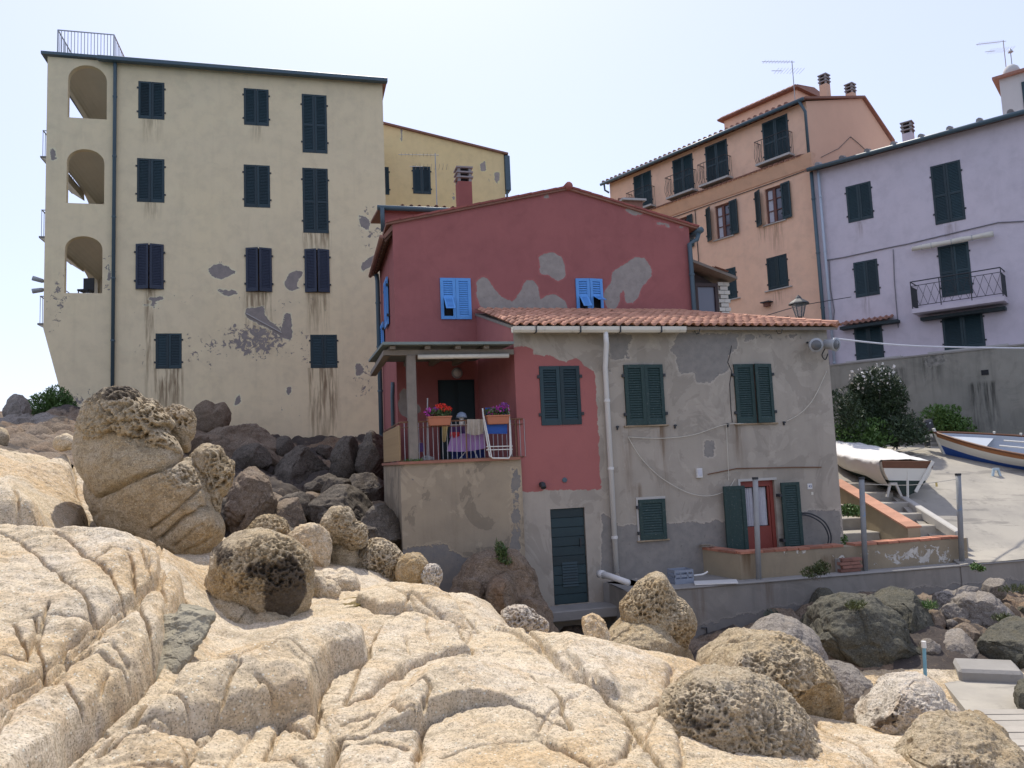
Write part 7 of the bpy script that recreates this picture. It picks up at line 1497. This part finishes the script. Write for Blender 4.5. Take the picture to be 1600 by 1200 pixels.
rp1 = MB().hexa([KP(ku0 - .25, kt - .02, .3), KP(.15, kt - .02, .3), KP(.15, rid[1], -rid[0]), KP(ku0 - .25, rid[1], -rid[0]), KP(ku0 - .25, kt + .07, .3), KP(.15, kt + .07, .3), KP(.15, rid[1] + .09, -rid[0]), KP(ku0 - .25, rid[1] + .09, -rid[0])]).build('roof', TERRA_D, pb_)
MB().hexa([KP(ku0, rid[1], -rid[0]), KP(.15, rid[1], -rid[0]), KP(.15, gk[2][1], -gd - .1), KP(ku0, gk[2][1], -gd - .1), KP(ku0, rid[1] + .09, -rid[0]), KP(.15, rid[1] + .09, -rid[0]), KP(.15, gk[2][1] + .09, -gd - .1), KP(ku0, gk[2][1] + .09, -gd - .1)]).build('roof', TERRA_D, pb_)
nE = int((0 - ku0) / .3)
for q in range(nE): inst('cover_tile', lib_mesh('cover_tile', MB().tube([(0, 0, 0), (0, .42, 0)], [.09, .075], 6), TERRA_D) if q == 0 else rp1.children[0].data, rp1, basis(KP(ku0 - .15 + q * .3, kt + .09, .34), pk_.U, -pk_.N, Z))
MB().tube([KP(ku0 - .3, kt - .02, .36), KP(.1, kt - .02, .36)], .075, 8).build('gutter', ZINC, pb_, True)
pipe(pb_, [KP(-.1, kt - .05, .36), KP(.02, kt - .5, .15), KP(.02, kmean - .3, .15)], .06, ZINC); MB().tube([KP(ku0 - .1, kt - .05, .3), KP(ku0 - .12, kt - .35, .25), KP(ku0 + .02, kt - .5, .08)], .05, 6).build('downpipe', ZINC, pb_)
# string course with its own row of tiles
sc = kmean - .32; scm = MB().hexa([KP(ku0 + 0, sc - .5, .05), KP(.05, sc - .5, .05), KP(.05, sc - .5, 0), KP(ku0, sc - .5, 0), KP(ku0, sc, .38), KP(.25, sc, .38), KP(.25, sc, 0), KP(ku0, sc, 0)]).build('string_course', M_PEA, pb_)
ct = lib_mesh('cover_tile', MB().obox((0, .22, 0), (.10, 0, 0), (0, .22, .06), (0, -.01, .03)), TERRA_D)
for q in range(int((0 - ku0) / .26)): inst('cover_tile', ct, scm, basis(KP(ku0 + .15 + q * .26, sc + .06, .44), pk_.U, -pk_.N, Z))
MB().tube([KP(ku0, sc - .62, .04), KP(-2, sc - .60, .04), KP(.1, sc - .56, .04)], .018, 5).build('cable', IRON, pb_)
ucv = pk_.uv(1090, 380)[0]; MB().tube([KP(ucv, sc - .6, .03), KP(ucv + .05, 2.5, .03)], .018, 5).build('cable', IRON, pb_)
for i, (a, b, c, d) in enumerate(kw_top):
    shutter(pb_, pk_, a, b, c, d, G_SHUT, n=-.02)
    st_ = MB().fbox(pk_, a - .2, b + .2, c - .10, c - .01, 0, .42).build('balcony', STONE, pb_); m = MB()
    prof = [(0, .40), (.25, .52), (.5, .50), (.75, .42), (1.0, .45)]
    for q in range(10):
        u = a - .15 + (b - a + .3) * q / 9; m.tube([KP(u, c + z * .95, n) for z, n in prof], .010, 4)
    for q in range(4):
        for u in (a - .15, b + .15): m.tube([KP(u + (0 if u < a else 0), c + z * .95, n * q / 4) for z, n in prof], .010, 4)
    m.tube([KP(a - .15, c + .95, 0), KP(a - .15, c + .95, .45), KP(b + .15, c + .95, .45), KP(b + .15, c + .95, 0)], .018, 5); tag(m.build('railing', IRON, st_), kind='stuff')
REDF = simple('red_brown_frame', (.16, .065, .045), .6, .2, 6)
for (a, b, c, d) in kw_mid:
    w = MB().fbox(pk_, a, b, c, d, -.17, -.15).build('window', MGLASS, pb_)
    fr2 = MB().fbox(pk_, a, a + .07, c, d, -.15, -.08).fbox(pk_, b - .07, b, c, d, -.15, -.08).fbox(pk_, (a + b) / 2 - .06, (a + b) / 2 + .06, c, d, -.148, -.085).fbox(pk_, a + .07, b - .07, d - .07, d, -.15, -.082).fbox(pk_, a + .07, b - .07, c, c + .07, -.15, -.082)
    for f in (.36, .68): fr2.fbox(pk_, a + .07, b - .07, c + (d - c) * f - .015, c + (d - c) * f + .015, -.145, -.10)
    tag(fr2.build('frame', REDF, w), kind='stuff')
    m = MB(); m.fbox(pk_, a + .07, a + .07 + (b - a) * .26, c + .07, d - .07, -.149, -.147); m.build('curtain', CURT, w)
    ww = (b - a) / 2 + .06; shutter(pb_, pk_, a - ww * 1.0 - .02, a - .02, c, d, G_SHUT, n=.03, leaves=1, swing=(.5,), cross=False); shutter(pb_, pk_, b + .02, b + ww + .02, c, d, G_SHUT, n=.03, leaves=1, swing=(.10,), cross=False)
    sill(pb_, pk_, a - .1, b + .1, c - .01)
for (a, b, c, d) in kw_low: shutter(pb_, pk_, a, b, c, d, G_SHUT, n=-.02); sill(pb_, pk_, a - .1, b + .1, c - .01)
# rooftop room behind the eave
rr = pk_.shifted(-2.6); ra2 = rr.uv(1132, 200); rb2 = rr.uv(1262, 160); zt3 = (rr.uv(1132, 186)[1] + rr.uv(1240, 142)[1]) / 2
MB().fbox(rr, ra2[0], rr.uv(1245, 150)[0], kt - .2, zt3, -3, 0).build('roof_room', M_PEA, pb_); rr2 = MB().hexa([rr.P(ra2[0] - .2, zt3 - .04, .25), rr.P(rr.uv(1245, 150)[0] + .2, zt3 - .04, .25), rr.P(rr.uv(1245, 150)[0] + .2, zt3 - .04, -3.2), rr.P(ra2[0] - .2, zt3 - .04, -3.2), rr.P(ra2[0] - .2, zt3 + .06, .25), rr.P(rr.uv(1245, 150)[0] + .2, zt3 + .06, .25), rr.P(rr.uv(1245, 150)[0], zt3 + .5, -1.6), rr.P(ra2[0], zt3 + .5, -1.6)]).build('roof', TERRA_D, pb_)
for q in range(int((rr.uv(1245, 150)[0] - ra2[0]) / .28) + 1): inst('cover_tile', ct, rr2, basis(rr.P(ra2[0] - .1 + q * .28, zt3 + .06, .30), pk_.U, (-pk_.N * .95 + Z * .3), pk_.U.cross(-pk_.N * .95 + Z * .3)))
for px, py, hh in ((1290, 152, .85), (1330, 155, .55)):
    u_, v_ = kg.uv(px, py, -.3); chimney(pb_, kg.P(u_, v_ - .4, -.3), .33, hh - .1 + .4 - .2, simple('peach_plain', (0, 0, 0)), 3, simple('concrete_cowl', (0, 0, 0)), fr=kg)
antenna('tv_antenna', KP(pk_.uv(1243, 165, -1.8)[0], pk_.uv(1243, 165, -1.8)[1], -1.8), 2.1, 'thin double aerial on the peach building roof', .1, 2, GALV, 1.4)
m = MB(); m.tube([kg.P(*kg.uv(x, y), .03) for x, y in ((1282, 246), (1310, 232), (1328, 214), (1340, 224), (1352, 235))], .014, 4); m.build('cable', IRON, pb_)
# brick chimney stub in front of the peach building
c1_ = at(984, 324, 30); bcs = thing('chimney', c1_, 'low brick chimney top showing above the red roof slope', 'chimney'); MB().obox(c1_ - Z * .6, hf.U * .38, -hf.N * .38, Z * .75).build('stack', TERRA_D, bcs)
MB().obox(c1_ + Z * .17, hf.U * .5, -hf.N * .5, Z * .04).build('slab', STONE, bcs); MB().tube([c1_ + Z * .28 - hf.U * .45, c1_ + Z * .34, c1_ + Z * .28 + hf.U * .45], .09, 8).build('cap_tile', TERRA_D, bcs)
# concrete retaining wall behind the ramp
wf2 = Frame(at(1450, 620, 25.6), R(-40)); wf2.o.z = 0; zc2 = (wf2.uv(1310, 570)[1] + wf2.uv(1590, 541)[1]) / 2
M_CW = stucco('mossy_concrete', (0.30, 0.285, 0.24), (0.235, 0.23, 0.195), (0.12, 0.12, 0.105), (0.30, 0.285, 0.25), bump=.6, streak=.6, rag=.2, stain=(.07, .07, .06))
cw = thing('concrete_wall', wf2.P(0, 0), 'tall stained concrete wall below the lilac building', 'wall'); we = lambda *a: pxell(wf2, *a)
wall('wall', wf2, wf2.uv(1285, 600)[0] - 1, wf2.uv(1600, 600)[0] + 7, -1.5, zc2, M_CW, cw, (), .12, flake=[we(1450, 590, 25, 15, .6), we(1535, 610, 25, 40, .4), we(1548, 660, 20, 50, .6), we(1500, 640, 60, 30, .3)], stain=[pxstain(wf2, 1440, 1470, 556, 610, 1), pxstain(wf2, 1520, 1560, 600, 700, 1), pxstain(wf2, 1535, 1550, 620, 690, 1), pxstain(wf2, 1400, 1415, 575, 640, .8)], peel=[pxpoly(wf2, [(1440, 557), (1478, 552), (1475, 568), (1450, 572)])])
MB().fbox(wf2, wf2.uv(1285, 600)[0] - 1, wf2.uv(1600, 600)[0] + 7, zc2, zc2 + .05, -.6, .03).build('coping', CONC, cw)
u_, v_ = wf2.uv(1539, 582); MB().fbox(wf2, u_ - .1, u_ + .1, v_ - .08, v_ + .08, -.02, .02).build('drain_hole', DARKIN, cw)
m = MB(); m.quad(wf2.P(-12, zc2 + .01, -.01), wf2.P(20, zc2 + .01, -.01), wf2.P(20, zc2 + .01, -30), wf2.P(-12, zc2 + .01, -30)); tag(m.build('village_ground', CONC), kind='structure')
m = MB(); m.quad((-60, 33.5, 2.0 + EZ), (60, 33.5, -1.0 + EZ), (60, 120, 1 + EZ), (-60, 120, 2.5 + EZ)); tag(m.build('village_ground', M_BROWN), kind='structure')
m = MB(); u0, v0 = wf2.uv(1372, 705, 1.2); u1, v1 = wf2.uv(1440, 700, 1.2)
lw2 = thing('low_wall', wf2.P(u0, -.3, 1.2), 'low grey wall between the shrubs and the bow of the blue boat', 'wall'); MB().fbox(wf2, u0, u1, -.6, wf2.uv(1420, 688, 1.2)[1], .9, 1.2).build('wall', CONC, lw2, bevel=.02)
# small veranda beside the red gable
vf_ = gf.shifted(-1.2); VP = vf_.P; a = vf_.uv(1086, 450)[0]; b = vf_.uv(1112, 450)[0]; x1 = vf_.uv(1139, 450)[0]
xa = vf_.uv(1121, 450)[0]; vb_ = vf_.uv(1110, 496)[1] - .3; vtop = vf_.uv(1110, 448)[1]
vd_ = thing('veranda', VP(a, vb_), 'small dark wooden veranda with a glazed side and whitewashed brick pier', 'veranda')
MB().fbox(vf_, a - .3, xa, vb_, vb_ + .36, -.1, 0).build('sill_wall', simple('brown_dark_wood', (.05, .03, .025), .6, .2), vd_)
v496 = vf_.uv(1100, 489)[1]; v448 = vf_.uv(1100, 448)[1]
fr3 = MB().fbox(vf_, a, a + .07, v496, v448, -.08, .02).fbox(vf_, xa - .09, xa, v496, v448, -.08, .02).fbox(vf_, a, xa, v448, v448 + .1, -.08, .022).fbox(vf_, a, xa, v496 - .06, v496, -.08, .022).build('window', simple('brown_dark_wood', (0, 0, 0)), vd_)
MB().fbox(vf_, a + .07, xa - .09, v496, v448, -.04, -.03).build('pane', MGLASS, fr3)
WBK = simple('whitewashed_brick', (.60, .58, .50), .9, .12, 8, .3, rnd=.1); wbm = lib_mesh('brick', MB().obox((0, 0, 0), (.085, 0, 0), (0, .05, 0), (0, 0, .05)), WBK)
vpt = vf_.uv(1130, 442)[1]; pr = MB().fbox(vf_, xa + .01, x1, vb_, vpt, -.28, -.06).build('pier', simple('pale_mortar', (.33, .32, .28), .9), vd_); z = vb_ + .06; k = 0
while z < vpt:
    for q in range(2 if k % 2 == 0 else 1):
        inst('brick', wbm, pr, basis(VP(xa + .02 + (x1 - xa) * ((.25 + .5 * q) if k % 2 == 0 else .5), z, -.045), vf_.U * (1 if k % 2 == 0 else 1.35), -vf_.N, Z))
    z += .118; k += 1
r0_, r1_ = vf_.uv(1080, 404, .3), vf_.uv(1152, 432, .3)
vr_ = MB().hexa([VP(r0_[0], r0_[1] - .08, .3), VP(r1_[0], r1_[1] - .08, .3), VP(r1_[0], r1_[1] - .08, -2), VP(r0_[0], r0_[1] - .08, -2), VP(r0_[0], r0_[1], .3), VP(r1_[0], r1_[1], .3), VP(r1_[0], r1_[1], -2), VP(r0_[0], r0_[1], -2)]).build('roof', WOODG, vd_)
dv = (VP(*r1_) - VP(*r0_)).normalized()
for q in range(9): inst('roof_tile', TILE_D, vr_, basis(VP(*r0_) + dv * (dv.dot(VP(*r1_) - VP(*r0_)) + .05 - .0) - vf_.N * (q * .21 - .05 - .2) - dv * .35 + Z * .02, -vf_.N, -dv, (-vf_.N).cross(-dv)))
MB().hexa([VP(r0_[0], v448 + .1, -.2), VP(xa, v448 + .1, -.2), VP(xa, v448 + .1, -1.6), VP(r0_[0], v448 + .1, -1.6), VP(r0_[0], r0_[1] - .1, -.2), VP(xa, r1_[1] - .08, -.2), VP(xa, r1_[1] - .1, -1.6), VP(r0_[0], r0_[1] - .1, -1.6)]).build('gable_board', simple('brown_dark_wood', (0, 0, 0)), vd_)
# street lantern on its bracket
lc = at(1250, 498, 24); sl_ = thing('street_lantern', lc, 'black four sided street lantern rising above the tiled eave', 'street lamp'); MB().tube([lc - Z * 1.5, lc], .04, 8).lathe(lc, [(.04, -.1), (.09, 0), (.05, .06)], 8).build('post', IRON, sl_)
for k in range(4):
    a_ = math.pi / 4 + k * math.pi / 2; d = Vector((math.cos(a_), math.sin(a_), 0)); MB().bar(lc + d * .11 + Z * .05, lc + d * .22 + Z * .47, .025).build('bar', IRON, sl_)
tl = NT('lantern_glass'); tl = tl.out((.30, .31, .31), .15, None, Alpha=.35); MB().lathe(lc, [(.13, .06), (.26, .46)], 4).build('glass', tl, sl_); MB().lathe(lc, [(.33, .46), (.30, .50), (.12, .62), (.08, .68), (.03, .74)], 8).build('cap', IRON, sl_)
# pair of projectors on the house corner
for (px, py, lab, dx) in ((1272, 539, 'grey projector lamp facing the sea at the house corner', -.35), (1297, 538, 'grey projector lamp with its hood out past the house corner', .35)):
    u_, v_ = hf.uv(px, py, .3); c = HP(u_, v_, .3); o = thing('floodlight', c, lab, 'floodlight'); d = (hf.N + hf.U * dx - Z * .18).normalized()
    MB().lathe(c - d * .16, [(.06, 0), (.10, .05), (.115, .18), (.15, .30), (.145, .31)], 14, d).build('housing', GALV, o, True); MB().lathe(c + d * .13, [(.125, 0), (.11, .02), (.02, .035)], 14, d).build('lens', simple('lamp_lens', (.12, .12, .12), .15, .1), o, True); MB().tube([HP(u_ - dx * .15, v_ + .1, 0), c], .025, 6).build('arm', IRON, o)
cord('cable', 'looped black cable hanging under the corner projectors', [HP(*hf.uv(1284, 545), .12), HP(*hf.uv(1279, 556), .12), HP(*hf.uv(1284, 563), .12), HP(*hf.uv(1288, 554), .12)], .012, IRON, 'cable')
cord('cable', 'taut pale cable running from the house corner across the lilac front', [HP(*hf.uv(1296, 530), .1), at(1440, 541, 20), at(1680, 545, 21)], .022, CURT, 'cable')
cord('cable', 'dark cable rising past the street lantern to the lilac building', [at(1185, 497, 27), at(1250, 478, 28), at(1330, 464, 29)], .014, IRON, 'cable')
# street sign on the peach wall
u_, v_ = pk_.uv(1201, 475); so = thing('wall_lamp', KP(u_, v_, .1), 'small dark wall lamp on the peach wall below a lamp wire', 'lamp'); MB().fbox(pk_, u_ - .22, u_ + .22, v_ + .04, v_ + .09, 0, .3).build('hood', IRON, so); MB().fbox(pk_, u_ - .12, u_ + .12, v_ - .12, v_ + .04, .05, .22).build('box', REDF, so)

# ------------------------------------------------------------ things on the porch
def planter(px, py, lab, cols):
    u_, v_ = hf.uv(px, py, .1); c = HP(u_, v_, .13); o = thing('planter', c, lab, 'planter', 'planters hung on the porch railing'); w = .215
    MB().hexa([HP(u_ - w * .9, v_ - .085, .06), HP(u_ + w * .9, v_ - .085, .06), HP(u_ + w * .9, v_ - .085, .2), HP(u_ - w * .9, v_ - .085, .2), HP(u_ - w, v_ + .06, .04), HP(u_ + w, v_ + .06, .04), HP(u_ + w, v_ + .06, .22), HP(u_ - w, v_ + .06, .22)]).build('trough', simple('terracotta_pot', (.45, .17, .09), .8, .12, 5), o, bevel=.008)
    MB().fbox(hf, u_ - w - .01, u_ + w + .01, v_ + .06, v_ + .085, .03, .23).build('rim', simple('terracotta_pot', (0, 0, 0)), o)
    pl_ = leaf_cloud('leaves', o, [(*HP(u_ - .08, v_ + .15, .13), .18, .1, .08), (*HP(u_ + .1, v_ + .15, .13), .14, .1, .09)], 260, .055, GRN if 0 else DKG, .5, .7, int(px))
    for i, (dx, dz, rx, rz, col, n) in enumerate(cols): tag(leaf_cloud('blossoms', o, [(*HP(u_ + dx, v_ + dz, .14), rx, .07, rz)], n, .035, simple('petal_%s' % col, {'magenta': (.50, .06, .40), 'red': (.75, .05, .03), 'violet': (.30, .08, .36)}[col], .7), .3, .95, i + 3), kind='stuff')
planter(686, 658, 'terracotta planter with red and magenta geraniums', [(-.20, .17, .10, .08, 'magenta', 90), (.06, .25, .13, .08, 'red', 150), (-.06, .22, .07, .05, 'violet', 40), (.19, .22, .06, .05, 'red', 50)])
planter(777, 656, 'terracotta planter with only magenta flowers by the sun chair', [(.04, .20, .2, .07, 'magenta', 150), (.14, .26, .10, .06, 'violet', 70), (-.12, .13, .07, .04, 'magenta', 50)])
# folded sun chair leaning on the railing
cf0 = HP(hf.uv(780, 716)[0], vf + .06, .18); sc_ = thing('sun_chair', cf0, 'folded white tube sun chair with blue cloth leaning on the railing', 'chair')
gx = lambda px, py, n: HP(*hf.uv(px, py, n), n)
m = MB().tube([gx(754, 638, .10), gx(757, 665, .12), gx(765, 712, .2), gx(770, 716, .22), gx(795, 716, .22), gx(799, 708, .2), gx(797, 668, .12), gx(794, 636, .10)], .015, 7); m.build('frame', BWHITE, sc_, True)
for (ya) in (698, 703): MB().tube([gx(760, ya, .2), gx(801, ya - 1, .2)], .010, 6).build('cross_tube', BWHITE, sc_)
MB().tube([gx(756, 650, .15), gx(764, 690, .22), gx(768, 714, .26)], .011, 6).build('leg', BWHITE, sc_); MB().tube([gx(796, 650, .15), gx(797, 690, .22), gx(797, 712, .26)], .011, 6).build('leg', BWHITE, sc_)
BCL = simple('blue_cloth', (.035, .11, .42), .9, .1, 6, .2); m = MB()
for q in range(8): y0, y1 = 637 + q * 5.1, 637 + (q + 1) * 5.1; s0_, s1_ = .05 - .03 * math.sin(q * .8), .05 - .03 * math.sin((q + 1) * .8); m.quad(gx(758 + q * .3, y0, s0_), gx(792 + q * .1, y0, s0_), gx(792 + q * .1, y1, s1_), gx(758 + q * .3, y1, s1_))
m.build('cloth', BCL, sc_, True)
# drying rack with towels
rk = HP(hf.uv(728, 715)[0], vf + .06, -.45); dr_ = thing('drying_rack', rk, 'white folding drying rack on the porch behind the bars', 'rack')
for (xa_, xb_) in ((722, 765), (752, 722)): MB().tube([gx(xa_ - 5, 718, -.4), gx(xb_, 662, -.4)], .012, 6).build('leg', BWHITE, dr_)
for n_ in (-.25, -.45, -.65): MB().tube([gx(700, 664, n_), gx(758, 663, n_)], .008, 5).build('bar', BWHITE, dr_)
def towel(lab, pts, col, n0, name='towel', amp=.03):
    m = MB(); N1, N2 = 14, 8; (tl_, tr_, br_, bl_2) = pts
    g = lambda i, j: gx((tl_[0] + (tr_[0] - tl_[0]) * i / N1) * (1 - j / N2) + (bl_2[0] + (br_[0] - bl_2[0]) * i / N1) * j / N2, (tl_[1] + (tr_[1] - tl_[1]) * i / N1) * (1 - j / N2) + (bl_2[1] + (br_[1] - bl_2[1]) * i / N1) * j / N2 + 3 * math.sin(i / N1 * math.pi) * j / N2, n0 + amp * math.sin(i * 1.35) * (.3 + j / N2))
    for i in range(N1):
        for j in range(N2): m.quad(g(i, j), g(i + 1, j), g(i + 1, j + 1), g(i, j + 1))
    b0 = g(0, 0); m.v = [v - b0 for v in m.v]; o = m.build(name, col, None, True); o.location = b0; ROOT[o.name] = b0; return tag(o, lab, 'towel')
towel('lilac towel draped wide over the drying rack', [(706, 678), (757, 676), (759, 700), (698, 705)], simple('lilac_cloth', (.36, .22, .44), .95, .08, 6, .2), -.2)
towel('dark purple cloth hung behind the lilac towel', [(704, 664), (732, 664), (734, 684), (702, 684)], simple('purple_cloth', (.11, .06, .17), .95, .1, 6, .2), -.3)
towel('red strip of cloth above the lilac towel', [(704, 675), (718, 675), (718, 681), (703, 681)], simple('red_cloth', (.5, .05, .06), .95, .1, 6, .2), -.17)
towel('pale checked cloth hung over the middle of the railing', [(730, 655), (755, 655), (755, 677), (729, 677)], simple('checked_cloth', (.42, .37, .30), .95, .2, 18, .2), .05)
towel('cream patterned cloth hung under the red flowers', [(691, 666), (700, 666), (697, 688), (691, 688)], simple('cream_cloth', (.50, .40, .20), .95, .25, 22, .2), .04)
towel('deep blue bundle low behind the railing', [(704, 706), (757, 702), (757, 718), (706, 720)], simple('deep_blue_cloth', (.02, .035, .15), .95, .2, 8, .2), -.6)
u_, v_ = hf.uv(721, 648, -.1); hb_ = HP(u_, v_ - .06, -.1); ht = thing('bowl', hb_, 'pale blue plastic bowl upturned on the rack behind the rail', 'bowl'); MB().lathe(hb_, [(.11, 0), (.10, .04), (.075, .085), (.03, .11), (.01, .112)], 14).build('shell', simple('pale_blue_plastic', (.20, .25, .32), .5, .1), ht, True); MB().lathe(hb_ - Z * .02, [(.05, -.1), (.04, 0), (.06, .03)], 10).build('foot', BWHITE, ht)
pb2 = HP(hf.uv(669, 716)[0], vf + .06, -.15); lc2 = thing('parasol_pole', pb2, 'thin bare parasol pole tied to the porch railing', 'pole'); MB().tube([pb2, gx(668, 622, -.05)], .012, 6).build('shaft', GALV, lc2); MB().lathe(pb2, [(.12, 0), (.12, .05), (.03, .09)], 10).build('base', CONC, lc2)
bxp = HP(hf.uv(655, 716)[0], vf + .06, -.5); bk_ = thing('folded_chair', bxp, 'folded dark chair propped in the shade at the porch post', 'chair')
MB().tube([gx(652, 718, -.4), gx(657, 688, -.55), gx(664, 718, -.4)], .012, 6).build('frame', GALV, bk_); MB().quad(gx(654, 692, -.5), gx(661, 692, -.5), gx(663, 706, -.45), gx(653, 706, -.45)).build('seat', simple('purple_cloth', (0, 0, 0)), bk_)
mg = thing('grass_tuft', HP(px0 + .1, vf + .05, .1), 'moss and grass growing on the porch ledge by the post', 'grass'); leaf_cloud('blades', mg, [(*HP(px0 + .22, vf + .07, .08), .2, .06, .03)], 160, .06, GRN, .8, .2, 77)
# rock pool between the slabs
pw_ = ground_pt(548, 938); tpw = NT('pool_water'); tpw = tpw.out((.16, .12, .035), .05, None); o = thing('rock_pool', (pw_[0], pw_[1], float(base_h(np.array([pw_[0] / pw_[1]]), np.array([pw_[1]]))[0]) + EZ - .04), 'tiny olive green rock pool between the crest rocks', 'puddle')
c = Vector(o.location) + Z * .02; MB().prism([c + Vector((.17 * math.cos(a) * (1 + .2 * math.sin(3 * a)), .26 * math.sin(a), 0)) for a in np.linspace(0, 2 * math.pi, 18)[:-1]], (0, 0, -.03)).build('water', tpw, o)
